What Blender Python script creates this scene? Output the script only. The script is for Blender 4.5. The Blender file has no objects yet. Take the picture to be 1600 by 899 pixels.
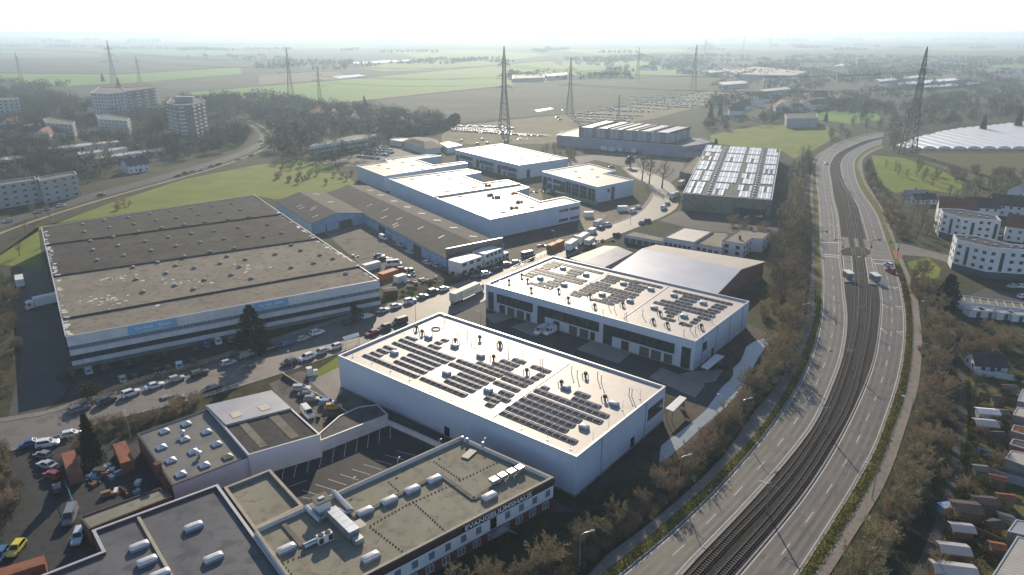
import bpy, math, random
from math import sin, cos, pi, radians, hypot, atan2
from mathutils import Vector, Matrix
SC = bpy.context.scene
COL = SC.collection

# ---------------------------------------------------------------- camera
cam_d = bpy.data.cameras.new('camera')
cam_d.sensor_width = 36.0
cam_d.lens = 36.0*1110.0/1600.0
cam_d.clip_start = 1.0
cam_d.clip_end = 60000.0
cam = bpy.data.objects.new('camera', cam_d)
COL.objects.link(cam)
cam.location = (0, 0, 84.0)
cam.rotation_euler = (radians(90.0-19.703), 0, 0)
SC.camera = cam

# ---------------------------------------------------------------- sky and sun
SUN_EL, SUN_AZ = radians(23.0), radians(-1.5)      # azimuth clockwise from +Y
W = bpy.data.worlds.new('World')
SC.world = W
W.use_nodes = True
nt = W.node_tree
bg = nt.nodes['Background']
sky = nt.nodes.new('ShaderNodeTexSky')
sky.sky_type = 'NISHITA'
sky.sun_disc = False
sky.sun_elevation = SUN_EL
sky.sun_rotation = SUN_AZ % (2*pi)
sky.altitude = 50.0
sky.air_density = 0.6
sky.dust_density = 0.2
sky.ozone_density = 1.0
nt.links.new(sky.outputs[0], bg.inputs[0])
bg.inputs[1].default_value = 0.135
sl = bpy.data.lights.new('sun', 'SUN')
sl.energy = 4.8
sl.angle = radians(0.5)
sl.color = (1.0, 0.85, 0.65)
sun = bpy.data.objects.new('sun', sl)
COL.objects.link(sun)
sd = Vector((sin(SUN_AZ)*cos(SUN_EL), cos(SUN_AZ)*cos(SUN_EL), sin(SUN_EL)))
sun.rotation_euler = sd.to_track_quat('Z', 'Y').to_euler()
sun.location = (0, 400, 200)
vs = SC.view_settings
vs.view_transform = 'Standard'
vs.look = 'None'
vs.gamma = 1.0
vs.use_curve_mapping = False
vs.exposure = 0.35
cy = SC.cycles
cy.max_bounces = 5
cy.diffuse_bounces = 2
cy.glossy_bounces = 2
cy.transmission_bounces = 2
cy.transparent_max_bounces = 6
cy.volume_bounces = 0
cy.sample_clamp_indirect = 4.0
cy.use_denoising = True

# ---------------------------------------------------------------- materials
MATS = {}
def mat(name, c1, c2=None, scale=0.2, rough=0.8, metal=0.0, bump=0.0, bscale=2.0, spec=0.12, detail=6.0, lo=0.35, hi=0.65, c3=None, s3=3.0, coat=0.0):
    """procedural material: two colours mixed by world-space noise, an optional speckle colour and bump"""
    m = bpy.data.materials.new(name)
    m.use_nodes = True
    t = m.node_tree
    p = t.nodes['Principled BSDF']
    p.inputs['Roughness'].default_value = rough
    p.inputs['Metallic'].default_value = metal
    p.inputs['Specular IOR Level'].default_value = spec
    if coat: p.inputs['Coat Weight'].default_value = coat
    p.inputs['Base Color'].default_value = (*c1, 1)
    geo = t.nodes.new('ShaderNodeNewGeometry')
    out = None
    if c2 is not None:
        n = t.nodes.new('ShaderNodeTexNoise')
        n.inputs['Scale'].default_value = scale
        n.inputs['Detail'].default_value = detail
        n.inputs['Roughness'].default_value = 0.62
        t.links.new(geo.outputs['Position'], n.inputs['Vector'])
        r = t.nodes.new('ShaderNodeValToRGB')
        r.color_ramp.elements[0].position = lo
        r.color_ramp.elements[1].position = hi
        r.color_ramp.elements[0].color = (*c1, 1)
        r.color_ramp.elements[1].color = (*c2, 1)
        t.links.new(n.outputs['Fac'], r.inputs[0])
        out = r.outputs[0]
        if c3 is not None:
            n3 = t.nodes.new('ShaderNodeTexNoise')
            n3.inputs['Scale'].default_value = s3
            n3.inputs['Detail'].default_value = 4
            t.links.new(geo.outputs['Position'], n3.inputs['Vector'])
            r3 = t.nodes.new('ShaderNodeValToRGB')
            r3.color_ramp.elements[0].position = 0.52
            r3.color_ramp.elements[1].position = 0.66
            t.links.new(n3.outputs['Fac'], r3.inputs[0])
            mx = t.nodes.new('ShaderNodeMix')
            mx.data_type = 'RGBA'
            t.links.new(r3.outputs[0], mx.inputs[0])
            t.links.new(out, mx.inputs[6])
            mx.inputs[7].default_value = (*c3, 1)
            out = mx.outputs[2]
        t.links.new(out, p.inputs['Base Color'])
    if bump:
        nb = t.nodes.new('ShaderNodeTexNoise')
        nb.inputs['Scale'].default_value = bscale
        nb.inputs['Detail'].default_value = 5
        t.links.new(geo.outputs['Position'], nb.inputs['Vector'])
        b = t.nodes.new('ShaderNodeBump')
        b.inputs['Strength'].default_value = min(1.0, bump)
        b.inputs['Distance'].default_value = 0.05
        t.links.new(nb.outputs['Fac'], b.inputs['Height'])
        t.links.new(b.outputs[0], p.inputs['Normal'])
    MATS[name] = m
    return m

def stripes(m, direction, period, dark=0.75, width=0.12, wob=0.0):
    """darken thin parallel seams (sheet joints, plough lines) on an existing material"""
    t = m.node_tree
    p = t.nodes['Principled BSDF']
    geo = t.nodes.new('ShaderNodeNewGeometry')
    dp = t.nodes.new('ShaderNodeVectorMath')
    dp.operation = 'DOT_PRODUCT'
    t.links.new(geo.outputs['Position'], dp.inputs[0])
    dp.inputs[1].default_value = (direction[0], direction[1], 0)
    mm = t.nodes.new('ShaderNodeMath')
    mm.operation = 'MULTIPLY'
    mm.inputs[1].default_value = 1.0/period
    t.links.new(dp.outputs['Value'], mm.inputs[0])
    src = mm.outputs[0]
    if wob:
        nz = t.nodes.new('ShaderNodeTexNoise')
        nz.inputs['Scale'].default_value = 0.02
        t.links.new(geo.outputs['Position'], nz.inputs['Vector'])
        ad = t.nodes.new('ShaderNodeMath')
        ad.operation = 'MULTIPLY_ADD'
        ad.inputs[1].default_value = wob
        t.links.new(nz.outputs['Fac'], ad.inputs[0])
        t.links.new(src, ad.inputs[2])
        src = ad.outputs[0]
    fr = t.nodes.new('ShaderNodeMath')
    fr.operation = 'FRACT'
    t.links.new(src, fr.inputs[0])
    lt = t.nodes.new('ShaderNodeMath')
    lt.operation = 'LESS_THAN'
    lt.inputs[1].default_value = width
    t.links.new(fr.outputs[0], lt.inputs[0])
    mx = t.nodes.new('ShaderNodeMix')
    mx.data_type = 'RGBA'
    mx.blend_type = 'MULTIPLY'
    t.links.new(lt.outputs[0], mx.inputs[0])
    bc = p.inputs['Base Color']
    if bc.links: t.links.new(bc.links[0].from_socket, mx.inputs[6])
    else: mx.inputs[6].default_value = bc.default_value
    mx.inputs[7].default_value = (dark, dark, dark, 1)
    t.links.new(mx.outputs[2], bc)
    return m

def tint(m):
    """multiply the base colour by the object's own colour"""
    t = m.node_tree
    p = t.nodes['Principled BSDF']
    oi = t.nodes.new('ShaderNodeObjectInfo')
    bc = p.inputs['Base Color']
    if bc.links:
        mx = t.nodes.new('ShaderNodeMix')
        mx.data_type = 'RGBA'
        mx.blend_type = 'MULTIPLY'
        mx.inputs[0].default_value = 1.0
        t.links.new(bc.links[0].from_socket, mx.inputs[6])
        t.links.new(oi.outputs['Color'], mx.inputs[7])
        t.links.new(mx.outputs[2], bc)
    else:
        t.links.new(oi.outputs['Color'], bc)
    return m

# ---------------------------------------------------------------- mesh helpers
class MB:
    def __init__(s): s.v, s.f, s.m, s.sm = [], [], [], False
    def face(s, pts, m=0):
        k = len(s.v)
        s.v.extend(pts)
        s.f.append(tuple(range(k, k+len(pts))))
        s.m.append(m)
    def prism(s, poly, z0, z1, ms=0, mt=None, bottom=False, top=True):
        n = len(poly); k = len(s.v)
        s.v += [(x, y, z0) for x, y in poly] + [(x, y, z1) for x, y in poly]
        for i in range(n):
            j = (i+1) % n
            s.f.append((k+i, k+j, k+n+j, k+n+i)); s.m.append(ms)
        if top: s.f.append(tuple(range(k+n, k+2*n))); s.m.append(ms if mt is None else mt)
        if bottom: s.f.append(tuple(range(k+n-1, k-1, -1))); s.m.append(ms)
    def box(s, c, sx, sy, h, rot=0.0, m=0, mt=None, bottom=False):
        a, b = cos(rot), sin(rot)
        q = [(c[0]+x*a-y*b, c[1]+x*b+y*a) for x, y in ((-sx/2, -sy/2), (sx/2, -sy/2), (sx/2, sy/2), (-sx/2, sy/2))]
        s.prism(q, c[2], c[2]+h, m, mt, bottom)
    def bar(s, a, b, w, m=0, h=None):
        a, b = Vector(a), Vector(b)
        d = (b-a)
        if d.length < 1e-6: return
        d.normalize()
        u = d.cross(Vector((0, 0, 1)))
        if u.length < 1e-3: u = Vector((1, 0, 0))
        u.normalize()
        n = u.cross(d)
        u *= w/2; n *= (h or w)/2
        k = len(s.v)
        for p in (a, b):
            s.v += [tuple(p+u+n), tuple(p-u+n), tuple(p-u-n), tuple(p+u-n)]
        for q in ((0, 1, 5, 4), (1, 2, 6, 5), (2, 3, 7, 6), (3, 0, 4, 7), (3, 2, 1, 0), (4, 5, 6, 7)):
            s.f.append(tuple(k+i for i in q)); s.m.append(m)
    def tube(s, pts, rad, n=5, m=0, cap=True):
        k = len(s.v); P_ = [Vector(p) for p in pts]
        for i, p in enumerate(P_):
            d = (P_[min(i+1, len(P_)-1)]-P_[max(i-1, 0)]).normalized()
            u = d.cross(Vector((0.13, 0.21, 1.0)) if abs(d.z) < 0.9 else Vector((1, 0, 0))).normalized()
            w = d.cross(u)
            r = rad[i] if isinstance(rad, (list, tuple)) else rad
            for q in range(n):
                a = 2*pi*q/n
                s.v.append(tuple(p+u*(r*cos(a))+w*(r*sin(a))))
        for i in range(len(P_)-1):
            for q in range(n):
                s.f.append((k+i*n+q, k+i*n+(q+1) % n, k+(i+1)*n+(q+1) % n, k+(i+1)*n+q)); s.m.append(m)
        if cap: s.f.append(tuple(k+(len(P_)-1)*n+q for q in range(n))); s.m.append(m)
    def mesh(s, name, mats, off=(0, 0, 0)):
        me = bpy.data.meshes.new(name)
        v = s.v if off == (0, 0, 0) else [(x-off[0], y-off[1], z-off[2]) for x, y, z in s.v]
        me.from_pydata(v, [], s.f)
        for q in (mats if isinstance(mats, (list, tuple)) else [mats]): me.materials.append(MATS[q])
        if any(s.m): me.polygons.foreach_set('material_index', s.m)
        if s.sm: me.polygons.foreach_set('use_smooth', [True]*len(s.f))
        me.update()
        return me
    def build(s, name, mats, parent=None, **k):
        off = tuple(parent.matrix_basis.translation) if parent else (0, 0, 0)
        if parent and parent.parent: off = tuple(Vector(off)+parent.parent.matrix_basis.translation)
        return put(name, s.mesh(name, mats, off), (0, 0, 0), 0, parent, **k)
def tag(o, label=None, cat=None, group=None, kind=None):
    if label: o['label'] = label
    if cat: o['category'] = cat
    if group: o['group'] = group
    if kind: o['kind'] = kind
    return o
def put(name, me, loc=(0, 0, 0), rz=0.0, parent=None, label=None, cat=None, group=None, kind=None, col=None, sc=None):
    o = bpy.data.objects.new(name, me)
    COL.objects.link(o)
    o.location = loc
    if rz: o.rotation_euler = (0, 0, rz)
    if sc is not None: o.scale = sc if isinstance(sc, tuple) else (sc, sc, sc)
    if parent: o.parent = parent
    if col: o.color = (*col, 1)
    return tag(o, label, cat, group, kind)
def thing(name, label, cat, loc=(0, 0, 0), rz=0.0, group=None, sc=None):
    return put(name, None, loc, rz, None, label, cat, group, None, None, sc)
def copy_tree(o, parent=None):
    c = o.copy()
    COL.objects.link(c)
    if parent: c.parent = parent
    for ch in o.children: copy_tree(ch, c)
    return c
def ccw(poly):
    a = sum(poly[i][0]*poly[(i+1) % len(poly)][1]-poly[(i+1) % len(poly)][0]*poly[i][1] for i in range(len(poly)))
    return list(poly) if a > 0 else list(poly)[::-1]
def centroid(poly): return (sum(p[0] for p in poly)/len(poly), sum(p[1] for p in poly)/len(poly))
def inset(poly, d):
    """offset a CCW polygon inwards by d"""
    n = len(poly); out = []
    for i in range(n):
        p0, p1, p2 = Vector(poly[i-1]), Vector(poly[i]), Vector(poly[(i+1) % n])
        a, b = (p1-p0).normalized(), (p2-p1).normalized()
        na, nb = Vector((-a.y, a.x)), Vector((-b.y, b.x))
        k = 1+na.dot(nb)
        v = (na+nb)/max(k, 0.3)
        out.append(tuple(p1+v*d))
    return out
def inside(poly, x, y):
    r = False; j = len(poly)-1
    for i in range(len(poly)):
        xi, yi = poly[i]; xj, yj = poly[j]
        if (yi > y) != (yj > y) and x < (xj-xi)*(y-yi)/(yj-yi)+xi: r = not r
        j = i
    return r
def smooth_line(pts, step=4.0):
    """Catmull-Rom through the points, resampled"""
    out = []
    n = len(pts)
    for i in range(n-1):
        p0, p1, p2, p3 = (Vector(pts[max(i-1, 0)]), Vector(pts[i]), Vector(pts[i+1]), Vector(pts[min(i+2, n-1)]))
        k = max(2, int((p2-p1).length/step))
        for j in range(k):
            t = j/k
            q = 0.5*((2*p1)+(p2-p0)*t+(2*p0-5*p1+4*p2-p3)*t*t+(3*p1-p0-3*p2+p3)*t**3)
            out.append((q.x, q.y))
    out.append(tuple(pts[-1])[:2])
    return out
def resample(pts, step):
    out = [pts[0]]; acc = 0.0
    for a, b in zip(pts, pts[1:]):
        d = hypot(b[0]-a[0], b[1]-a[1]); t = step-acc
        while t <= d:
            out.append((a[0]+(b[0]-a[0])*t/d, a[1]+(b[1]-a[1])*t/d)); t += step
        acc = (acc+d) % step
    return out
def at_fraction(pts, n):
    ln = [0.0]
    for a, b in zip(pts, pts[1:]): ln.append(ln[-1]+hypot(b[0]-a[0], b[1]-a[1]))
    out = []; j = 0
    for i in range(n):
        t = ln[-1]*i/(n-1)
        while j < len(ln)-2 and ln[j+1] < t: j += 1
        d = ln[j+1]-ln[j] or 1
        f = min(1, max(0, (t-ln[j])/d))
        out.append((pts[j][0]+(pts[j+1][0]-pts[j][0])*f, pts[j][1]+(pts[j+1][1]-pts[j][1])*f))
    return out
def offset_line(pts, d):
    out = []
    for i, p in enumerate(pts):
        a, b = pts[max(i-1, 0)], pts[min(i+1, len(pts)-1)]
        dx, dy = b[0]-a[0], b[1]-a[1]; l = hypot(dx, dy) or 1
        out.append((p[0]-dy/l*d, p[1]+dx/l*d))
    return out
def strip(mb, A, B, z, m=0, thick=0.0):
    """ribbon between two polylines sampled alike"""
    n = 80
    a, b = at_fraction(A, n), at_fraction(B, n)
    k = len(mb.v)
    for i in range(n): mb.v += [(a[i][0], a[i][1], z), (b[i][0], b[i][1], z)]
    up = (a[1][0]-a[0][0])*(b[0][1]-a[0][1])-(a[1][1]-a[0][1])*(b[0][0]-a[0][0]) > 0
    for i in range(n-1):
        q = (k+2*i, k+2*i+2, k+2*i+3, k+2*i+1)
        mb.f.append(q if up else q[::-1]); mb.m.append(m)
    if thick:
        for s_ in (a, b):
            for i in range(n-1):
                mb.face([(s_[i][0], s_[i][1], z), (s_[i+1][0], s_[i+1][1], z), (s_[i+1][0], s_[i+1][1], z-thick), (s_[i][0], s_[i][1], z-thick)], m)
def sheet(name, poly, z, m, kind='structure', **k):
    mb = MB()
    mb.face([(x, y, z) for x, y in ccw(poly)])
    return mb.build(name, m, kind=kind, **k)
RND = random.Random(7)
# ---------------------------------------------------------------- ground materials
mat('soil', (0.036, 0.034, 0.022), (0.062, 0.064, 0.030), 0.035, 0.95, bump=0.5, c3=(0.06, 0.075, 0.03), s3=0.4)
mat('grass', (0.120, 0.165, 0.010), (0.185, 0.215, 0.020), 0.05, 0.9, bump=0.6, bscale=1.5, c3=(0.17, 0.165, 0.035), s3=0.35)
mat('rough_grass', (0.085, 0.090, 0.030), (0.14, 0.125, 0.055), 0.15, 0.95, bump=0.8, bscale=1.2, c3=(0.06, 0.055, 0.03), s3=0.8)
mat('verge_grass', (0.090, 0.105, 0.022), (0.17, 0.155, 0.04), 0.25, 0.95, bump=0.9, bscale=1.6, c3=(0.06, 0.07, 0.02), s3=1.0)
mat('crop', (0.105, 0.215, 0.015), (0.14, 0.26, 0.022), 0.004, 0.9, c3=(0.13, 0.19, 0.06), s3=0.02)
stripes(MATS['crop'], (0.35, 0.93), 24.0, 0.86, 0.08, 0.2)
mat('ploughed', (0.062, 0.062, 0.045), (0.090, 0.090, 0.060), 0.006, 0.95, c3=(0.10, 0.105, 0.06), s3=0.015)
stripes(MATS['ploughed'], (0.22, 0.97), 14.0, 0.80, 0.3, 0.6)
mat('stubble', (0.20, 0.165, 0.105), (0.15, 0.135, 0.08), 0.01, 0.95, c3=(0.17, 0.16, 0.09), s3=0.05)
mat('tan_lot', (0.24, 0.205, 0.135), (0.19, 0.165, 0.10), 0.03, 0.95, c3=(0.16, 0.155, 0.08), s3=0.12)
mat('asphalt', (0.066, 0.064, 0.062), (0.092, 0.088, 0.083), 0.07, 0.78, c3=(0.072, 0.070, 0.070), s3=0.35, bump=0.15, bscale=6)
mat('road_asphalt', (0.135, 0.123, 0.109), (0.182, 0.165, 0.145), 0.035, 0.62, spec=0.25, c3=(0.112, 0.103, 0.093), s3=0.22, bump=0.12, bscale=6)
mat('dark_asphalt', (0.040, 0.042, 0.044), (0.056, 0.056, 0.057), 0.12, 0.72, c3=(0.034, 0.035, 0.037), s3=0.7, bump=0.15, bscale=6)
mat('yard', (0.115, 0.105, 0.092), (0.155, 0.14, 0.118), 0.05, 0.85, c3=(0.075, 0.07, 0.064), s3=0.18, bump=0.2, bscale=3)
mat('paving', (0.27, 0.245, 0.21), (0.33, 0.30, 0.255), 0.15, 0.85, c3=(0.24, 0.22, 0.19), s3=1.0)
stripes(MATS['paving'], (0.77, -0.64), 1.2, 0.85, 0.08)
mat('path', (0.20, 0.18, 0.16), (0.25, 0.225, 0.19), 0.12, 0.85, c3=(0.17, 0.155, 0.14), s3=0.8)
mat('gravel', (0.030, 0.026, 0.023), (0.055, 0.048, 0.042), 0.9, 0.95, bump=1.0, bscale=5, c3=(0.045, 0.042, 0.04), s3=3.0)
mat('mud', (0.060, 0.048, 0.038), (0.10, 0.082, 0.062), 0.1, 0.8, bump=1.0, bscale=0.8, c3=(0.045, 0.037, 0.03), s3=0.4)
mat('sand', (0.34, 0.28, 0.19), (0.26, 0.21, 0.14), 0.08, 0.95, bump=0.4)
mat('water', (0.24, 0.28, 0.29), (0.31, 0.345, 0.34), 0.12, 0.22, spec=0.5, bump=0.05, bscale=1.5)
mat('marking', (0.62, 0.61, 0.58), (0.48, 0.47, 0.45), 1.2, 0.7)
mat('kerb', (0.36, 0.345, 0.32), (0.29, 0.275, 0.255), 0.8, 0.85)
mat('red_paving', (0.28, 0.12, 0.09), (0.34, 0.15, 0.115), 0.5, 0.85)
mat('rail_steel', (0.20, 0.16, 0.125), (0.28, 0.225, 0.17), 1.0, 0.3, metal=0.7)
mat('sleeper_concrete', (0.115, 0.098, 0.078), (0.16, 0.138, 0.11), 1.5, 0.9)

g = MB()
g.face([(-40000, -400, 0), (40000, -400, 0), (40000, 45000, 0), (-40000, 45000, 0)])
g.build('ground', 'soil', kind='structure')
# ---------------------------------------------------------------- fields and open land
sheet('field', [(-1622.25,1563.82),(-1115.3,1613.63),(-837.33,1588.34),(-702.22,1918.02),(-588.32,1613.63),(-666.28,1336.12),(-744.96,1237.36),(-951.72,1372.55),(-1372.67,1318.6)], 0.45, 'crop')
sheet('field', [(-2521.54,2256.82),(-1740.95,2535.71),(-1479.24,2738.27),(-1037.49,2416.37),(-720.65,1992.94),(-863.91,1639.72),(-1151.27,1666.65),(-1672.94,1613.63)], 0.40, 'ploughed')
sheet('field', [(-3067.07,3257.33),(-2081.89,3476.49),(-1574.54,3063.96),(-1519.21,2813.09),(-1784.47,2599.85),(-2433.37,2360.77)], 0.38, 'stubble')
sheet('field', [(-663.96,1336.12),(-578.93,1575.98),(-533.99,1563.82),(-433.06,1252.81),(-494.61,1113.37),(-570.62,1193.14)], 0.42, 'ploughed')
sheet('field', [(-484.09,1089.04),(-422.75,1222.27),(-333.1,1372.55),(-223.06,1613.63),(-68.63,1992.94),(121.67,2360.77),(137.27,1992.94),(58.7,1354.09),(-145.67,1043.36),(-236.88,900.87),(-305.67,943.97),(-403.22,981.43)], 0.45, 'crop')
sheet('field', [(-533.99,1563.82),(-416.38,1723.21),(-305.91,1472.74),(-436.2,1268.65)], 0.41, 'stubble')
sheet('field', [(-217.24,884.68),(-127.46,1043.36),(57.94,1336.12),(203.94,1472.74),(333.1,1372.55),(316.34,1165.34),(207.9,991.25),(94.3,825.18),(0,754.97),(-53.41,710.74),(-66.58,754.97),(-146.27,832.19)], 0.44, 'ploughed')
sheet('field', [(162.22,2360.77),(413.48,2535.71),(392.04,1563.82),(206.9,1494.52),(94.63,1563.82)], 0.40, 'crop')
sheet('field', [(936.85,1723.21),(1202.93,1848.44),(1073.47,1613.63),(830.28,1430.99)], 0.40, 'stubble')
sheet('field', [(693.96,1138.78),(849.75,1222.27),(819.4,1043.36),(615.34,876.79),(594.82,943.97)], 0.40, 'rough_grass')
for k_, (q, m_) in enumerate((([(-4295.96,3866.11),(-2916.93,4015.97),(-2230.59,3726.96),(-2129.86,3363.38),(-2886.65,3063.96)], 'crop'), ([(-2498.26,4177.81),(-1612.89,4015.97),(-1059.53,3257.33),(-1239.22,2892.06),(-1728.71,3257.33)], 'crop'), ([(-1747.3,4353.14),(-999.31,4177.81),(-446.12,3257.33),(-743.53,2892.06),(-1115.3,3257.33)], 'ploughed'), ([(-5353.42,5229.78),(-2676.71,5229.78),(-2094.82,4543.71),(-2855.16,4177.81),(-4639.63,4177.81)], 'stubble'), ([(-637.31,3726.96),(-137.27,4015.97),(157.45,3063.96),(0,2474.61),(-312.28,2599.85)], 'crop'), ([(-324.45,2360.77),(-127.46,2474.61),(-18.59,2161.53),(-159.33,1848.44),(-297.41,1723.21),(-396.55,1918.02)], 'crop'), ([(-2364.43,5229.78),(-1127.04,5506.62),(-775.86,4543.71),(-1356.2,4177.81)], 'crop'), ([(205.9,4015.97),(929.41,4353.14),(924.1,3726.96),(367.39,3063.96)], 'crop'), ([(1176.13,4751.61),(2364.43,5229.78),(2230.59,4353.14),(1274.62,3726.96)], 'stubble'), ([(228.78,1318.6),(286.4,1268.65),(272.63,1138.78),(191.19,1043.36),(123.92,943.97),(78.96,900.87),(118.36,1043.36)], 'ploughed'), ([(2433.37,4751.61),(4015.07,5229.78),(3294.41,4015.97),(2166.86,3726.96)], 'crop'), ([(-1544.26,1992.94),(-1375.53,2161.53),(-1110.74,2116.8),(-875.4,1954.77),(-923,1783.66),(-1189.65,1723.21)], 'stubble'), ([(-495.69,5814.21),(1049.69,6157.99),(1408.8,5506.62),(0,4751.61)], 'ploughed'), ([(616.69,1516.94),(791.5,1666.65),(747.9,1516.94),(587,1354.09)], 'crop'), ([(1301.18,2161.53),(1723.64,2360.77),(1544.26,1992.94),(1232.91,1882.6)], 'crop'))):
    sheet('field', q, 0.30+0.004*k_, m_)
sheet('farm_track', [(-238.99,909.18),(-146.72,1051.08),(-10.95,1260.68),(70.44,1354.09),(71.19,1368.82),(-11.15,1284.88),(-149.02,1068.01),(-243.34,926.26)], 0.5, 'sand')
sheet('meadow', [(-61.34,627.4),(-57.27,680.71),(0,749.16),(95.07,832.19),(205.9,981.43),(312.78,1151.91),(317.98,1089.04),(236.88,900.87),(146.49,754.97),(84.97,685.55),(36.31,581.53),(-20.28,567.63),(-57.73,588.73)], 0.06, 'tan_lot')
sheet('meadow', [(-203.23,262.13),(-214.31,313.7),(-213.16,328.95),(-211.32,365.4),(-199.58,431.31),(-173.25,480.59),(-148.71,501.22),(-121.27,480.59),(-89.97,411.92),(-105.28,390.71),(-126.97,374.52),(-142.83,385.72),(-218.63,318.25),(-177.96,255.78)], 0.02, 'grass')
sheet('meadow', [(172.87,627.4),(206.81,666.59),(251.33,710.74),(301.51,695.42),(287.31,631.54),(235.95,554.35),(200.3,506.64),(204.63,541.64),(160.81,581.53)], 0.03, 'grass')
sheet('meadow', [(262.53,520.69),(279.11,509.39),(279.35,461.49),(266.92,411.92),(247.84,387.37),(234.03,401.06),(213.42,390.71),(219.98,423.36)], 0.03, 'grass')
sheet('meadow', [(287.13,529.48),(379.68,529.48),(382.39,470.86),(299.91,411.92),(272.21,415.67),(284.67,470.86)], 0.025, 'rough_grass')
sheet('meadow', [(343.51,846.56),(403.63,804.82),(379.2,743.43),(333.02,710.74),(312.95,754.97)], 0.05, 'crop')
sheet('meadow', [(153.77,263.77),(165.7,270.48),(162.45,255.78),(154.75,243.87),(144.03,236.92)], 0.02, 'grass')

# ---------------------------------------------------------------- the dual carriageway, far end first
LPL = [(331.4,653.02),(277.82,599.84),(240.22,547.93),(212.24,501.22),(178.64,421.41),(160.98,377.66),(147.55,341.64),(135.86,311.47),(114.12,257.74),(104.79,235.9),(96.31,215.71),(90.11,202.14),(83.46,189.08),(77.1,177),(67.73,161.88),(57.22,147.92),(45.15,129.79),(35.14,117.88),(24.3,106.36),(16.83,99.63),(12.64,94.12),(5.9,85.77)]
LPR = [(329.69,649.49),(277.23,596.09),(241.52,546.34),(212.52,498.55),(180.36,421.41),(162.71,377.66),(148.81,341.64),(136.88,311.47),(115.47,257.74),(106.93,235.9),(98.81,215.71),(93.39,203.69),(87.53,192.32),(79.39,177),(70.08,161.19),(57.39,142.09),(46.49,128.35),(35.25,115.22),(27.03,106.72),(20.73,99.95),(14.43,94.12),(7.93,86.8)]
LO = [(334.45,648.61),(302.92,619.28),(272.92,588.73),(249.23,557.61),(223.99,517.82),(203.76,475.67),(182.09,421.41),(165.31,377.66),(151.18,341.64),(128.88,285.83),(116.68,253.85),(105.95,227.76),(98.39,210.1),(91.03,194.7),(82.01,177.41),(72.94,161.88),(57.33,139.32),(43.84,122.16),(35.38,112.27),(23.82,99.95),(17.54,94.12),(9.83,85.77)]
LI = [(319.44,619.28),(290.37,592.39),(261.69,557.61),(239.58,526.52),(222.06,494.59),(207.77,463.8),(191.08,421.41),(173.78,377.66),(160.48,341.64),(143.49,299.69),(130.78,270.48),(122.03,248.22),(114.34,229.67),(107.67,212.87),(100.69,197.13),(91.17,178.23),(81.57,161.88),(70.13,143.8),(59.87,130.53),(48.61,117.25),(39.47,106.98),(27.7,94.12),(21.13,85.77)]
RI = [(313.09,607.48),(293.05,586.91),(269.17,557.61),(246.66,526.52),(227.03,490.7),(212.81,458.07),(198.74,421.41),(186.03,385.72),(179.45,362.45),(165.31,325.92),(153.07,295.1),(142.2,268.77),(140.03,262.13),(129.98,237.6),(122.22,220.09),(114.42,204.73),(106.58,190),(98.57,175.78),(89.39,161.19),(77.37,143.51),(65.42,127.16),(54.88,114.02),(45.01,102.91),(36.97,94.12),(29.28,85.77)]
RO = [(296.98,576.24),(279.14,557.61),(258.65,529.48),(240.32,498.55),(224.11,463.8),(206.78,421.41),(193.96,385.72),(185.54,358.82),(177.36,335.19),(161.82,296.62),(148.13,262.95),(140.03,242.8),(132,224.63),(123.77,207.38),(116.01,192.32),(107.4,177),(98.79,162.76),(89.15,148.07),(78.35,132.26),(71.85,123.94),(65.55,116.03),(54.22,102.41),(47.19,94.12),(39.8,85.77)]
RPL = [(292.37,564.25),(271.55,541.64),(251.11,512.17),(234.46,481.83),(220.13,447),(204.97,407.33),(195.39,377.66),(187.93,355.26),(172.26,317.1),(163.35,293.6),(150.78,263.77),(141.65,241.05),(132.88,221.59),(124.67,204.73),(116.85,190),(109.6,177),(99.63,160.15),(93.84,151.29),(84.11,137.43),(75.67,125.08),(67.87,115.42),(57.75,103.42),(50.27,94.71),(42.25,85.77)]
RPR = [(289.1,557.61),(271.76,537.02),(251.01,508.01),(234.86,475.67),(218.01,436.43),(205.62,402.83),(196.09,373.75),(186.95,348.33),(173.04,314.26),(163.21,290.64),(153.35,265.83),(143.72,241.05),(136.14,223.1),(126.96,204.73),(120.82,192.32),(112.41,177),(101.38,158.44),(93.27,146.72),(80.75,128.59),(74.57,120.2),(69.14,113.43),(59.63,102.58),(52.25,94.12),(44.42,85.77)]
TA = [(317.68,615.7),(290.04,590.55),(263.68,557.61),(241.71,526.52),(222.18,490.7),(207.91,459.21),(193.76,421.41),(178.97,377.66),(167.54,348.33),(152.67,311.47),(137.7,273.96),(125.33,244.59),(113.48,218.61),(104.42,199.61),(92.21,177),(76.78,150.98),(63.7,132.26),(52.55,118.5),(40.42,105.31),(30.22,94.27),(23.12,86.42)]
TB = [(315.16,610.58),(292.34,588.73),(266.67,557.61),(244.54,526.52),(225.27,490.7),(211.65,459.21),(197.59,421.41),(183.29,377.66),(172.03,348.33),(156.72,311.47),(141.57,273.96),(129.06,244.59),(117.49,218.61),(108.12,199.61),(95.9,177),(80.78,150.98),(67.12,132.26),(56.46,118.5),(44.38,104.79),(34.49,94.27),(26.89,86.03)]
LPL, LPR, LO, LI, RI, RO, RPL, RPR, TA, TB = [smooth_line(q, 5.0) for q in (LPL, LPR, LO, LI, RI, RO, RPL, RPR, TA, TB)]
def ribbon(name, A, B, z, m, thick=0.0):
    mb = MB()
    strip(mb, A, B, z, 0, thick)
    return mb.build(name, m, kind='structure')
ribbon('footpath', LPL, LPR, 0.12, 'path', 0.12)
ribbon('verge', LPR, LO, 0.07, 'verge_grass')
road_l = ribbon('road', LO, LI, 0.03, 'road_asphalt')
ribbon('track_bed', LI, RI, 0.015, 'gravel')
road_r = ribbon('road', RI, RO, 0.03, 'road_asphalt')
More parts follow.
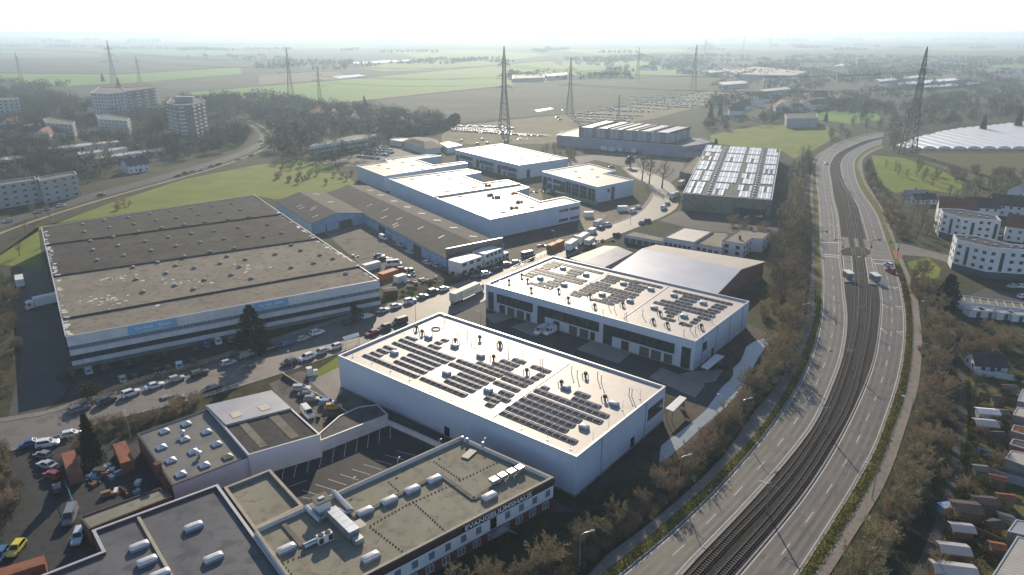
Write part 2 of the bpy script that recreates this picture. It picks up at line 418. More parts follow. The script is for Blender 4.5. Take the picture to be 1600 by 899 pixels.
ribbon('verge', RO, RPL, 0.07, 'verge_grass')
ribbon('footpath', RPL, RPR, 0.12, 'path', 0.12)
def kerb_line(pts, d, road_, w=0.22, h=0.13, name='kerb'):
    mb = MB()
    a, b = offset_line(pts, d-w/2), offset_line(pts, d+w/2)
    strip(mb, a, b, h, 0, h)
    return mb.build(name, 'kerb', road_)
for pts, rd, d in ((LO, road_l, 0), (LI, road_l, 0.0), (RI, road_r, 0.0), (RO, road_r, 0)):
    kerb_line(pts, d, rd, 0.45 if pts is LI else 0.26, 0.16)
# painted edge lines and the broken lane line
def edge_line(pts, d, rd, w=0.16):
    mb = MB()
    strip(mb, offset_line(pts, d-w/2), offset_line(pts, d+w/2), 0.036)
    mb.build('edge_line', 'marking', rd)
edge_line(LO, 0.55, rd=road_l); edge_line(LI, -0.7, rd=road_l)
edge_line(RI, 0.55, rd=road_r); edge_line(RO, -0.55, rd=road_r)
dash = MB(); dash.box((0, 0, 0), 3.9, 0.15, 0.006)
dash_me = dash.mesh('lane_marking', 'marking')
def mid_line(A, B, f):
    a, b = at_fraction(A, 200), at_fraction(B, 200)
    return [(p[0]+(q[0]-p[0])*f, p[1]+(q[1]-p[1])*f) for p, q in zip(a, b)]
def dashes(A, B, f, rd, period=11.4, ymin=80, ymax=520, me=None, gap=None):
    pts = resample(mid_line(A, B, f), 0.6)
    k = int(period/0.6)
    for i in range(4, len(pts)-4, k):
        p = pts[i]
        if not ymin < p[1] < ymax or (gap and gap[0] < p[1] < gap[1]): continue
        q = pts[i+2]
        put('lane_marking', me or dash_me, (p[0], p[1], 0.032), atan2(q[1]-p[1], q[0]-p[0]), rd)
XG = (262, 292)
dashes(LO, LI, 0.52, road_l, gap=XG)
dashes(RI, RO, 0.47, road_r, gap=XG)
sd_ = MB(); sd_.box((0, 0, 0), 1.6, 0.3, 0.006)
short_me = sd_.mesh('lane_marking', 'marking')
dashes(LO, LI, 0.72, road_l, 4.2, 292, 360, short_me)
# darker worn wheel tracks
mat('worn_asphalt', (0.100, 0.092, 0.083), (0.140, 0.127, 0.113), 0.08, 0.58, spec=0.25, c3=(0.086, 0.080, 0.073), s3=0.25)
for rd, A_, B_, fs in ((road_l, LO, LI, (0.18, 0.37, 0.62, 0.82)), (road_r, RI, RO, (0.16, 0.35, 0.60, 0.80))):
    for f_ in fs:
        c_ = mid_line(A_, B_, f_); mb = MB(); strip(mb, offset_line(c_, -0.42), offset_line(c_, 0.42), 0.0325); mb.build('wheel_track', 'worn_asphalt', rd)
# arrows on the right carriageway
ar = MB()
ar.box((0, 0, 0), 0.22, 3.2, 0.006)
ar.face([(-0.55, 1.6, 0.006), (0.55, 1.6, 0.006), (0, 3.0, 0.006)])
ar_me = ar.mesh('lane_arrow', 'marking')
ar2 = MB(); ar2.box((0, 0, 0), 0.22, 3.4, 0.006); ar2.box((0.6, 0.9, 0), 1.0, 0.22, 0.006)
ar2.face([(1.0, 0.4, 0.006), (1.9, 0.95, 0.006), (1.0, 1.5, 0.006)])
ar2_me = ar2.mesh('lane_arrow', 'marking')
for (x, y, z), me in (((130.91,235.57,0), ar_me), ((122.03,216.28,0), ar_me), ((111.43,195.66,0), ar_me), ((133.72,233.57,0), ar2_me), ((125.41,215.13,0), ar2_me), ((115.1,194.22,0), ar2_me), ((144.54,320.58,0), ar_me), ((148.41,320.58,0), ar_me), ((150.97,318.25,0), ar_me)):
    put('lane_arrow', me, (x, y, 0.033), 0.0, road_r if x > 100 and y < 250 else road_l)
# the junction: asphalt across the tracks, red paving, side road
sheet('junction', [(143.66,300.73),(153.59,295.61),(160.88,293.6),(148.13,262.95),(142.2,268.77),(130.64,271.34)], 0.044, 'road_asphalt')
sheet('road', [(161.48,292.61),(167.13,287.74),(171.1,279.32),(177.94,269.63),(191.88,252.71),(183.97,241.05),(171.58,258.92),(165.7,270.48),(157.36,273.08),(151.58,268.77)], 0.048, 'road_asphalt')
sheet('pavement', [(155.88,279.32),(158.77,279.32),(154.87,268.77),(151.4,267.93)], 0.14, 'red_paving')
for ln in ([(131.52,292.31),(139.45,291.03),(139.02,290.06),(131.08,291.23)], [(124.91,274.84),(131.65,273.08),(131.27,272.21),(124.55,273.96)], [(123.84,272.21),(130.52,270.48),(130.15,269.63),(123.48,271.34)], [(142.3,267.93),(148.54,266.25),(148.12,265.42),(141.9,267.09)], [(140.17,262.95),(144.34,261.32),(143.82,260.28),(139.67,261.89)]):
    mb = MB(); mb.face([(x, y, 0.053) for x, y in ccw(ln)]); mb.build('stop_line', 'marking', road_l)
isl = MB(); isl.prism(ccw([(134.23,278.42),(138.62,283.01),(144.04,284.41),(146.68,282.08),(146.26,278.42),(143.89,273.96),(138.45,272.21),(133.19,273.08)]), 0.046, 0.17)
isl.build('traffic_island', 'gravel', kind='structure')
# ---------------------------------------------------------------- the two tracks
rl = MB(); rl.box((0, 0, 0), 0.26, 2.0, 0.16)
sl_me = rl.mesh('sleeper', 'sleeper_concrete')
for nm, pts in (('the left track of the railway between the carriageways, nearest the pond', TA), ('the right track of the railway between the carriageways, nearest the garden plots', TB)):
    t = thing('railway_track', nm, 'railway track', (*pts[len(pts)//2], 0.02), group='tracks between the carriageways')
    for s_ in (-0.56, 0.56):
        mb = MB()
        strip(mb, offset_line(pts, s_-0.05), offset_line(pts, s_+0.05), 0.36, 0, 0.2)
        mb.build('rail', 'rail_steel', t)
    sp = resample(pts, 0.62)
    far = MB(); n = 0
    for i in range(len(sp)-2, 1, -1):
        p, q = sp[i], sp[i-1]
        if p[1] < 76 or p[1] > 470: continue
        a = atan2(q[1]-p[1], q[0]-p[0])
        if n < 150:
            put('sleeper', sl_me, (p[0]-t.location.x, p[1]-t.location.y, 0.0), a, t)
        else: far.box((p[0], p[1], 0.02), 0.26, 2.0, 0.16, a)
        n += 1
    tag(far.build('sleepers', 'sleeper_concrete', t), kind='stuff')

# ---------------------------------------------------------------- streets and yards of the estate
SN = [(-124.57,140.69),(-113.93,144.38),(-106.22,148.83),(-97.69,161.88),(-85.79,172.22),(-74.2,183.3),(-58.44,199.61),(-43.57,214.56),(-22.25,232.26),(0,262.13),(31.06,302.82),(57.31,335.19),(69.4,359.54),(79.87,394.1),(80.07,419.48),(75.68,439.55),(74.35,470.86)]
SS = [(-114.53,126.93),(-105.7,131.76),(-100.09,138.5),(-89.52,145.83),(-74.22,156.11),(-60.38,167.66),(-48.18,180.31),(-31.03,198.61),(-10.57,219.2),(7.12,249.7),(35.15,288.7),(60.97,320.58),(80.88,348.33),(89.22,374.52),(94.47,411.92),(91.61,439.55),(84.97,470.86)]
SN, SS = smooth_line(SN, 6), smooth_line(SS, 6)
street = ribbon('road', SN, SS, 0.03, 'road_asphalt')
kerb_line(SN, 0, street, 0.3, 0.12)
kerb_line(SS, 0, street, 0.3, 0.12)
ribbon('pavement', offset_line(SN, 0.2), offset_line(SN, 1.9), 0.11, 'path', 0.1)
BN = [(-245.37,298.66),(-243.61,328.95),(-238.38,371.44),(-226.84,415.67),(-216.81,461.49),(-208.34,503.92),(-205.71,554.35),(-210.31,596.09),(-226.49,644.26),(-257.14,700.46),(-292.97,754.97)]
BS = [(-232.3,281.15),(-233.26,313.7),(-228.78,355.26),(-218.95,400.17),(-207.11,445.92),(-199.11,488.13),(-195.81,538.55),(-201.34,583.31),(-217.17,631.54),(-250.32,700.46),(-290.01,763.26)]
BN, BS = smooth_line(BN, 8), smooth_line(BS, 8)
ribbon('road', BN, BS, 0.035, 'asphalt')  # darker asphalt puts the shade on this road into its colour
ribbon('footpath', offset_line(BS, -6.5), offset_line(BS, -4.2), 0.05, 'sand')
# drive west of the big warehouse
sheet('yard', [(-174.86,234.23),(-200.75,290.64),(-170.89,248.22),(-125.96,183.3),(-114.81,168.4),(-112.02,161.88),(-110.66,155.78),(-110.41,145.83),(-115.17,141.81),(-134.54,177)], 0.012, 'asphalt')
sheet('yard', [(-114.6,168.03),(-42.58,209),(-39.83,204.73),(-75.55,182.01),(-97.33,161.19),(-103.78,152.55),(-107.68,151.29)], 0.016, 'dark_asphalt')
sheet('yard', [(-84.91,309.26),(-79.17,328.95),(-46.35,311.47),(-25.49,270.48),(-23.92,251.95),(-35.87,234.23),(-47.08,234.23),(-59.81,263.77)], 0.018, 'yard')
sheet('yard', [(-115.66,132.26),(-104.14,135.85),(-96.42,139.59),(-81.81,134.8),(-62.51,114.42),(-75.33,108.7),(-79.13,105.13),(-67.42,94.12),(-72.72,85.77),(-86.47,85.77),(-108.38,118.5)], 0.014, 'dark_asphalt')
sheet('yard', [(-61.87,161.88),(-55.76,169.16),(-42.33,161.88),(-28.54,147.02),(-27.13,134.8),(-38.55,132.26),(-47.8,140.69)], 0.017, 'yard')
sheet('yard', [(-52.87,164.73),(-46.33,173),(-42.06,157.77),(-43.37,152.55)], 0.024, 'paving')
sheet('lawn', [(-52.56,167.29),(-47.8,178.64),(-45.81,172.22),(-50.25,165.45)], 0.03, 'grass')
sheet('parking_lot', [(-48.28,121.72),(-41.31,132.26),(-28.38,142.37),(-14.92,132.76),(-25.75,121.72),(-39.36,110.56)], 0.020, 'dark_asphalt')
sheet('yard', [(-43.95,164.73),(-13.98,134.8),(9.67,112.46),(12.52,110.56),(7.16,110.56),(-14.92,129.79),(-29.35,142.94)], 0.022, 'asphalt')
sheet('yard', [(-22.41,210.1),(-9.72,224.63),(-7.13,210.1),(48.16,169.16),(56.17,161.88),(47.04,148.83),(38.49,155.13),(14.19,179.06)], 0.019, 'asphalt')
for q in ("740,500 782,484 820,496 778,512", "880,522 895,512 960,532 930,546 906,556 868,548", "1018,578 1092,575 1132,600 1090,626 1040,606", "785,520 835,505 870,520 830,532"):
    pass
sheet('forecourt', [(-8.7,208.46),(-3.69,211.75),(0.2,206.32),(-5.5,201.63)], 0.026, 'paving')
sheet('forecourt', [(-0.39,199.11),(5.16,203.69),(10.45,198.11),(7.15,191.85),(5.48,192.79)], 0.026, 'paving')
sheet('forecourt', [(18.24,182.87),(23.05,189.08),(33.62,180.74),(28.7,173.79)], 0.026, 'paving')
sheet('forecourt', [(35.49,165.45),(39.92,171.06),(48.99,161.19),(44.77,154.48)], 0.026, 'paving')
sheet('forecourt', [(43.52,167.29),(48.16,169.16),(55.98,169.91),(52.16,163.3),(48.52,161.88)], 0.03, 'paving')
# muddy building site around the white halls
sheet('building_site', [(-23.6,248.22),(-8.16,290.64),(31.97,328.95),(46.96,365.4),(65.71,377.66),(67.4,348.33),(56.92,332.67),(31.26,304.94),(0,263.77),(-18.4,241.05)], 0.01, 'mud')
sheet('building_site', [(-26.24,411.92),(4.21,421.41),(16.19,394.1),(16.96,369.91),(42.96,359.54),(42.56,341.64),(31.97,328.95),(23.3,362.45),(0,374.52),(-21.59,394.1)], 0.012, 'mud')
sheet('sand_patch', [(31.97,328.95),(39.83,345.62),(46.66,341.64),(40.15,320.58),(32.68,304.94),(29.84,311.47)], 0.02, 'sand')
sheet('yard', [(83.45,348.33),(125.47,335.19),(130.86,320.58),(123.45,300.73),(86.35,309.26),(70.04,328.95)], 0.013, 'asphalt')
sheet('yard', [(25.49,470.86),(46.23,514.98),(97.51,544.77),(122.57,501.22),(104.83,441.66),(82.75,394.1),(80.42,421.41),(76.48,470.86),(58.58,501.22),(38.24,470.86)], 0.011, 'asphalt')
sheet('parking_lot', [(-136.25,488.13),(-121.67,567.63),(-79.31,554.35),(-52.77,535.5),(-63.73,506.64),(-90.12,501.22),(-101.97,470.86)], 0.024, 'asphalt')
# the silted pond beside the railway and its muddy rim
sheet('bank', [(59.1,194.7),(71.89,202.14),(76.26,194.7),(75.11,183.3),(63.02,165.45),(47.75,145.83),(34.73,127.4),(25.94,122.82),(12.96,115.42),(25.17,134.8),(37.94,148.83),(49.66,161.88),(55.12,173)], 0.008, 'mud')
sheet('pond', [(66.64,184.61),(70.49,188.62),(74.07,190.46),(74.91,189.08),(71.81,183.73),(68.2,178.23),(64.86,172.22),(62.27,167.29),(58.08,160.15),(54.32,154.48),(50.7,149.44),(46.99,145.25),(43.67,141.53),(39.94,136.9),(36.8,133.02),(33.53,129.31),(31.07,126.46),(30.63,126.93),(31.42,130.28),(32.23,133.02),(34.42,135.58),(37.12,138.23),(41.02,142.66),(45.21,147.62),(49.38,154.15),(52.92,160.15),(55.87,163.65),(57.81,166.92),(58.74,170.68),(61.8,174.58),(63.91,178.64)], 0.028, 'water')
# lane and plots east of the railway
GL = smooth_line([(144.08,221.59),(133.25,199.61),(121.54,177),(113.97,161.88),(103.99,145.83),(95.01,132.26),(84,116.43),(75.12,105.13),(65.84,94.12),(57.98,85.77)], 6)
GR = smooth_line([(145.79,221.59),(134.81,199.61),(122.95,177),(115.27,161.88),(105.49,145.83),(96.66,132.26),(85.99,116.43),(77.41,105.13),(68.68,94.12),(60.92,85.77)], 6)
ribbon('lane', GL, GR, 0.03, 'asphalt')
sheet('garden_ground', [(122.95,177),(133.92,167.29),(150.8,155.13),(92.3,83.28),(62.89,85.77),(76.43,103.42),(97.07,132.26)], 0.012, 'rough_grass')
sheet('yard', [(149.42,221.59),(165.89,234.23),(174.1,226.5),(191.79,215.71),(171.58,194.7),(157.57,202.14)], 0.015, 'asphalt')
# ---------------------------------------------------------------- building materials
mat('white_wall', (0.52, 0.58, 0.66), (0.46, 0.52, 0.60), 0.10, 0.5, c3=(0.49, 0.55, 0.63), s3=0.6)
mat('render_white', (0.74, 0.74, 0.73), (0.64, 0.64, 0.64), 0.25, 0.85, c3=(0.68, 0.67, 0.65), s3=1.2)
mat('aged_dim_white', (0.66, 0.66, 0.66), (0.52, 0.53, 0.53), 0.3, 0.8, c3=(0.55, 0.55, 0.54), s3=0.9)
mat('lilac_wall', (0.66, 0.645, 0.68), (0.58, 0.565, 0.60), 0.2, 0.8)
mat('podium_wall', (0.34, 0.335, 0.40), (0.29, 0.285, 0.34), 0.1, 0.8)
mat('white_roof', (0.55, 0.495, 0.425), (0.46, 0.41, 0.35), 0.10, 0.5, c3=(0.44, 0.395, 0.335), s3=0.45, spec=0.25)
mat('white_roof_new', (0.56, 0.50, 0.42), (0.48, 0.425, 0.355), 0.08, 0.55, spec=0.08, c3=(0.44, 0.39, 0.325), s3=0.3)
mat('bitumen', (0.150, 0.138, 0.118), (0.205, 0.190, 0.160), 0.15, 0.9, c3=(0.125, 0.117, 0.10), s3=0.7, bump=0.3, bscale=4)
mat('bitumen_olive', (0.235, 0.22, 0.165), (0.30, 0.28, 0.21), 0.12, 0.9, c3=(0.195, 0.186, 0.145), s3=0.6, bump=0.3, bscale=4)
mat('bitumen_dark', (0.070, 0.066, 0.062), (0.098, 0.092, 0.085), 0.14, 0.75, c3=(0.055, 0.053, 0.052), s3=0.6, bump=0.2, bscale=4)
mat('bitumen_brown', (0.180, 0.160, 0.125), (0.235, 0.21, 0.165), 0.10, 0.9, c3=(0.14, 0.12, 0.098), s3=0.5, bump=0.3, bscale=4)
mat('membrane_grey', (0.105, 0.108, 0.115), (0.150, 0.150, 0.155), 0.07, 0.55, c3=(0.085, 0.088, 0.095), s3=0.35)
mat('wet_roof', (0.135, 0.138, 0.145), (0.19, 0.185, 0.175), 0.18, 0.5, c3=(0.21, 0.185, 0.12), s3=0.35)
mat('fibre_cement', (0.052, 0.050, 0.047), (0.078, 0.073, 0.066), 0.2, 0.85, c3=(0.045, 0.043, 0.041), s3=0.9)
mat('rooflight_sheet', (0.62, 0.56, 0.42), (0.50, 0.45, 0.33), 0.6, 0.5)
mat('grey_sheet', (0.33, 0.33, 0.345), (0.40, 0.395, 0.40), 0.15, 0.45, metal=0.2)
mat('cream_sheet', (0.52, 0.47, 0.39), (0.46, 0.415, 0.345), 0.15, 0.6)
mat('blue_sheet', (0.20, 0.36, 0.55), (0.30, 0.44, 0.58), 0.25, 0.7, c3=(0.40, 0.46, 0.50), s3=0.6)
mat('coping', (0.55, 0.55, 0.55), (0.46, 0.46, 0.46), 0.5, 0.4, metal=0.3)
mat('stone_coping', (0.46, 0.42, 0.33), (0.36, 0.33, 0.26), 0.5, 0.9)
mat('plinth', (0.20, 0.19, 0.175), (0.26, 0.245, 0.225), 0.6, 0.9)
mat('brick', (0.145, 0.060, 0.048), (0.19, 0.085, 0.066), 0.8, 0.9, c3=(0.12, 0.055, 0.046), s3=4.0)
mat('brown_fascia', (0.075, 0.035, 0.035), (0.10, 0.048, 0.045), 0.4, 0.6)
mat('black_panel', (0.016, 0.016, 0.018), rough=0.5)
mat('glass', (0.030, 0.042, 0.045), (0.055, 0.072, 0.075), 0.35, 0.10, spec=0.7)
mat('glass_blue', (0.11, 0.17, 0.21), (0.16, 0.23, 0.27), 0.5, 0.12, spec=0.7)
mat('frame_dark', (0.045, 0.047, 0.05), rough=0.5)
mat('frame_white', (0.70, 0.70, 0.70), rough=0.6)
mat('door_grey', (0.085, 0.095, 0.098), (0.10, 0.11, 0.112), 0.5, 0.5)
mat('dome', (0.70, 0.69, 0.68), (0.60, 0.585, 0.57), 0.8, 0.28, spec=0.6, coat=0.3)
mat('dome_amber', (0.60, 0.50, 0.28), (0.52, 0.43, 0.25), 1.0, 0.35)
mat('curb_grey', (0.30, 0.33, 0.38), (0.24, 0.265, 0.30), 0.8, 0.6)
mat('zinc', (0.42, 0.45, 0.48), (0.34, 0.37, 0.40), 0.8, 0.35, metal=0.6)
mat('pv', (0.018, 0.018, 0.026), (0.028, 0.027, 0.034), 0.8, 0.16, spec=0.35)
mat('pv_frame', (0.30, 0.27, 0.24), rough=0.5, metal=0.3)
mat('tiles_red', (0.19, 0.075, 0.045), (0.26, 0.11, 0.065), 0.4, 0.85, c3=(0.15, 0.065, 0.045), s3=1.5)
mat('tiles_dark', (0.075, 0.062, 0.057), (0.11, 0.09, 0.08), 0.4, 0.8, c3=(0.06, 0.05, 0.048), s3=1.5)
mat('sign_blue', (0.20, 0.40, 0.58), (0.23, 0.43, 0.60), 0.4, 0.5)
mat('letter_white', (0.75, 0.77, 0.78), rough=0.6)
mat('letter_pale', (0.42, 0.58, 0.70), rough=0.6)
mat('orange_paint', (0.40, 0.13, 0.04), (0.33, 0.105, 0.035), 0.5, 0.6)
mat('rust', (0.24, 0.095, 0.055), (0.30, 0.13, 0.08), 0.4, 0.85, c3=(0.18, 0.08, 0.055), s3=1.0)
mat('timber', (0.24, 0.16, 0.09), (0.30, 0.21, 0.12), 0.8, 0.85)
mat('scaffold_net', (0.10, 0.30, 0.27), (0.14, 0.36, 0.32), 0.4, 0.9)
mat('patch_white', (0.62, 0.61, 0.58), (0.5, 0.49, 0.47), 1.0, 0.6)
mat('steel', (0.36, 0.36, 0.36), rough=0.45, metal=0.7)
mat('white_paint', (0.72, 0.72, 0.71), (0.64, 0.64, 0.63), 0.6, 0.5)

for d_ in ((.776, -.631), (.631, .776)): stripes(MATS['white_wall'], d_, 3.05, .90, .018)
stripes(MATS['white_roof'], (.776, -.631), 2.1, .93, .025)
stripes(MATS['white_roof_new'], (.80, -.6), 2.4, .92, .03)
stripes(MATS['membrane_grey'], (.82, .57), 1.6, .9, .03)
class Building:
    """flat-roofed block: walls, a roof sheet sunk behind a parapet, a coping"""
    def __init__(s, name, label, poly, h, wall='white_wall', roof='white_roof', coping='coping', par=0.35, pw=0.35, cat='building', group=None, plinth=None, z0=0.0):
        s.poly = ccw(poly); s.h = h; s.par = par
        c = centroid(s.poly)
        s.e = thing(name, label, cat, (c[0], c[1], z0), group=group)
        s.rz = h-par
        inn = inset(s.poly, pw)
        mb = MB()
        mb.prism(s.poly, z0, h, 0, top=False)
        n = len(s.poly)
        for i in range(n):
            j = (i+1) % n
            mb.face([(*inn[j], h), (*inn[i], h), (*inn[i], s.rz), (*inn[j], s.rz)])
        mb.build('wall', wall, s.e)
        mb = MB(); mb.face([(*p, s.rz) for p in inn]); mb.build('roof', roof, s.e)
        out, inn2 = inset(s.poly, -0.06), inset(s.poly, pw+0.04)
        mb = MB()
        for i in range(n):
            j = (i+1) % n
            mb.face([(*out[i], h+0.05), (*out[j], h+0.05), (*inn2[j], h+0.05), (*inn2[i], h+0.05)])
            mb.face([(*out[i], h-0.12), (*out[j], h-0.12), (*out[j], h+0.05), (*out[i], h+0.05)])
            mb.face([(*inn2[j], h-0.05), (*inn2[i], h-0.05), (*inn2[i], h+0.05), (*inn2[j], h+0.05)])
        mb.build('coping', coping, s.e)
        if plinth:
            o2 = inset(s.poly, -0.08)
            mb = MB(); mb.prism(o2, z0, z0+plinth[0], 0, bottom=False); mb.build('plinth', plinth[1], s.e)
    def edge(s, p):
        """index of the edge nearest to point p"""
        best = None
        for i in range(len(s.poly)):
            a, b = Vector(s.poly[i]), Vector(s.poly[(i+1) % len(s.poly)])
            d = b-a
            t = max(0.05, min(0.95, (Vector(p[:2])-a).dot(d)/d.length_squared))
            q = (a+d*t-Vector(p[:2])).length
            if best is None or q < best[0]: best = (q, i)
        return best[1]
    def on(s, i, f, z=0.0, out=0.0):
        a, b = Vector(s.poly[i]), Vector(s.poly[(i+1) % len(s.poly)])
        d = b-a; u = d.normalized()
        p = a+d*f+Vector((u.y, -u.x))*out
        return (p.x-s.e.location.x, p.y-s.e.location.y, z-s.e.location.z), atan2(d.y, d.x), d.length
    def rel(s, p, z=None):
        return (p[0]-s.e.location.x, p[1]-s.e.location.y, (s.rz if z is None else z)-s.e.location.z)
    def axis(s):
        L_ = max(range(len(s.poly)), key=lambda i: (Vector(s.poly[i])-Vector(s.poly[(i+1) % len(s.poly)])).length)
        a, b = s.poly[L_], s.poly[(L_+1) % len(s.poly)]
        return atan2(b[1]-a[1], b[0]-a[0])
_wm = {}
def window_mesh(w, h, nx=1, ny=1, fm='frame_dark', pm='glass', fw=0.07, proud=0.08):
    k = (round(w, 2), round(h, 2), nx, ny, fm, pm, fw, proud)
    if k not in _wm:
        f = MB()
        for i in range(nx+1):
            x = -w/2+w*i/nx
            f.box((x, -proud/2, -fw/2), fw, proud, h+fw, bottom=True)
        for j in range(ny+1):
            f.box((0, -proud/2+0.004, h*j/ny-fw/2), w-0.002, proud-0.012, fw, bottom=True)
        p = MB(); p.face([(-w/2, -proud*0.35, 0), (w/2, -proud*0.35, 0), (w/2, -proud*0.35, h), (-w/2, -proud*0.35, h)])
        _wm[k] = (f.mesh('window', fm), p.mesh('pane', pm))
    return _wm[k]
def window(b, i, f, w, z, h, nx=1, ny=1, name='window', **k):
    loc, rz, _ = b.on(i, f, z)
    a, p = window_mesh(w, h, nx, ny, **k)
    o = put(name, a, loc, rz, b.e)
    put('pane', p, (0, 0, 0), 0, o)
    return o
def window_span(b, i, f0, f1, z, h, nx=1, ny=1, name='window', **k):
    _, _, ln = b.on(i, 0)
    return window(b, i, (f0+f1)/2, abs(f1-f0)*ln, z, h, nx, ny, name, **k)
_dm = {}
def door(b, i, f, w, z, h, m='door_grey', name='door', ribs=6):
    k = (round(w, 2), round(h, 2), m, ribs)
    if k not in _dm:
        d = MB()
        d.box((0, -0.02, 0), w, 0.04, h)
        for j in range(ribs): d.box((0, -0.035, h*(j+0.12)/ribs), w*0.94, 0.06, h/ribs*0.76, bottom=True)
        d.box((-w/2-0.04, -0.05, 0), 0.08, 0.1, h+0.06); d.box((w/2+0.04, -0.05, 0), 0.08, 0.1, h+0.06)
        _dm[k] = d.mesh(name, m)
    loc, rz, _ = b.on(i, f, z)
    return put(name, _dm[k], loc, rz, b.e)
def dome_mesh(name, sx, sy, hc, hd, mc='curb_grey', md='dome', flat=0.55):
    c = MB()
    c.box((0, 0, 0), sx, sy, hc)
    d = MB(); d.sm = False
    rings = [(1.0, 0.0), (0.97, hd*0.35), (0.82, hd*0.75), (flat, hd*0.97), (0.12, hd)]
    N = 16
    def sq(t):
        a = 2*pi*t/N
        x, y = cos(a), sin(a)
        k = 1/max(abs(x), abs(y))
        k = k*0.82+0.18
        return x*k, y*k
    for s_, z in rings:
        for q in range(N):
            x, y = sq(q)
            d.v.append((x*s_*(sx/2+0.06), y*s_*(sy/2+0.06), hc+0.02+z))
    for r in range(len(rings)-1):
        for q in range(N):
            d.f.append((r*N+q, r*N+(q+1) % N, (r+1)*N+(q+1) % N, (r+1)*N+q)); d.m.append(0)
    d.f.append(tuple((len(rings)-1)*N+q for q in range(N))); d.m.append(0)
    d.sm = True
    return c.mesh(name, mc), d.mesh('dome', md)
def pyramid_mesh(name, s_, hc, hd, md='dome'):
    c = MB(); c.box((0, 0, 0), s_, s_, hc)
    d = MB(); a = s_/2+0.08; z = hc+0.02
    for q in ((-a, -a, a, -a), (a, -a, a, a), (a, a, -a, a), (-a, a, -a, -a)):
        d.face([(q[0], q[1], z), (q[2], q[3], z), (0, 0, z+hd)])
    return c.mesh(name, 'curb_grey'), d.mesh('dome', md)
def skylights(b, pts, meshes, rot=None, name='skylight', z=None):
    r = b.axis() if rot is None else rot
    for p in pts:
        o = put(name, meshes[0], b.rel(p, z), r, b.e)
        if len(meshes) > 1: put('dome', meshes[1], (0, 0, 0), 0, o)
# roof hatch with an open blue-grey dome
SKY_S = dome_mesh('skylight', 1.9, 1.25, 0.55, 0.28)
SKY_L = dome_mesh('skylight', 2.9, 1.35, 0.5, 0.42)
SKY_W = dome_mesh('skylight', 1.3, 1.3, 0.35, 0.35, md='dome')
SKY_P = pyramid_mesh('skylight', 1.75, 0.28, 0.55)
SKY_PA = pyramid_mesh('skylight', 1.75, 0.28, 0.55, 'dome_amber')
# roof fan: square housing on a stub with a cowl
vm = MB()
vm.box((0, 0, 0), 0.35, 0.35, 0.6); vm.box((0, 0, 0.6), 0.7, 0.6, 0.7)
vm.tube([(0.6, 0.2, 0), (0.6, 0.2, 0.7), (0.3, 0.2, 0.85)], 0.09, 6)
vm.tube([(-0.7, -0.3, 0), (-0.7, -0.3, 0.9)], 0.1, 6)
vent_me = vm.mesh('roof_fan', 'bitumen_dark')
pm_ = MB(); pm_.tube([(0, 0, 0), (0, 0, 1.9)], 0.09, 6); pm_.tube([(0, 0, 1.9), (0, 0, 2.05)], [0.17, 0.17], 6)
pipe_me = pm_.mesh('vent_pipe', 'zinc')
rod = MB(); rod.tube([(0, 0, 0), (0, 0, 2.6)], [0.05, 0.025], 5); rod.box((0, 0, 0), 0.4, 0.4, 0.1)
rod_me = rod.mesh('lightning_rod', 'zinc')
def roof_items(b, name, me, pts, rot=None, z=None):
    r = b.axis() if rot is None else rot
    for p in pts: put(name, me, b.rel(p, z), r, b.e)
# one pair of solar modules leaning back to back
def pv_pair(run, wid, tilt):
    mb = MB(); hr = wid*sin(tilt); hw = wid*cos(tilt)
    for s_ in (-1, 1):
        o = [(-run/2+0.02, s_*(hw+0.05), 0.14), (run/2-0.02, s_*(hw+0.05), 0.14), (run/2-0.02, s_*0.05, 0.14+hr), (-run/2+0.02, s_*0.05, 0.14+hr)]
        c = [sum(p[k] for p in o)/4 for k in range(3)]
        i_ = [tuple(c[k]+(p[k]-c[k])*0.95 for k in range(3)) for p in o]
        if s_ > 0: o, i_ = o[::-1], i_[::-1]
        mb.face(i_, 1)
        for q in range(4): mb.face([o[q], o[(q+1) % 4], i_[(q+1) % 4], i_[q]], 0)
        mb.face([(o[0][0], o[0][1], 0), (o[1][0], o[1][1], 0), o[1], o[0]], 0)
    mb.face([(-run/2+0.02, -hw-0.05, 0.0), (-run/2+0.02, -hw-0.05, 0.14), (-run/2+0.02, 0, 0.14+hr), (-run/2+0.02, hw+0.05, 0.14), (-run/2+0.02, hw+0.05, 0)][::-1], 0)
    mb.face([(run/2-0.02, -hw-0.05, 0.0), (run/2-0.02, -hw-0.05, 0.14), (run/2-0.02, 0, 0.14+hr), (run/2-0.02, hw+0.05, 0.14), (run/2-0.02, hw+0.05, 0)], 0)
    return mb.mesh('solar_panel', ['pv_frame', 'pv'])
PV_ME = pv_pair(1.72, 0.92, radians(11))
def solar_rows(b, rows, rot, me=PV_ME, run=1.72):
    for x0, y0, x1, y1 in rows:
        ln = hypot(x1-x0, y1-y0); n = max(1, round(ln/run))
        cx, cy = (x0+x1)/2, (y0+y1)/2
        r = MB()
        r.box((0, 0, 0.0), n*run, 0.12, 0.10)
        for s_ in (-0.8, 0.8): r.box((0, s_, 0.0), n*run, 0.1, 0.08)
        o = put('solar_row', r.mesh('solar_row', 'zinc'), b.rel((cx, cy)), rot, b.e)
        for k in range(n): put('solar_panel', me, ((k-(n-1)/2)*run, 0, 0.02), 0, o)
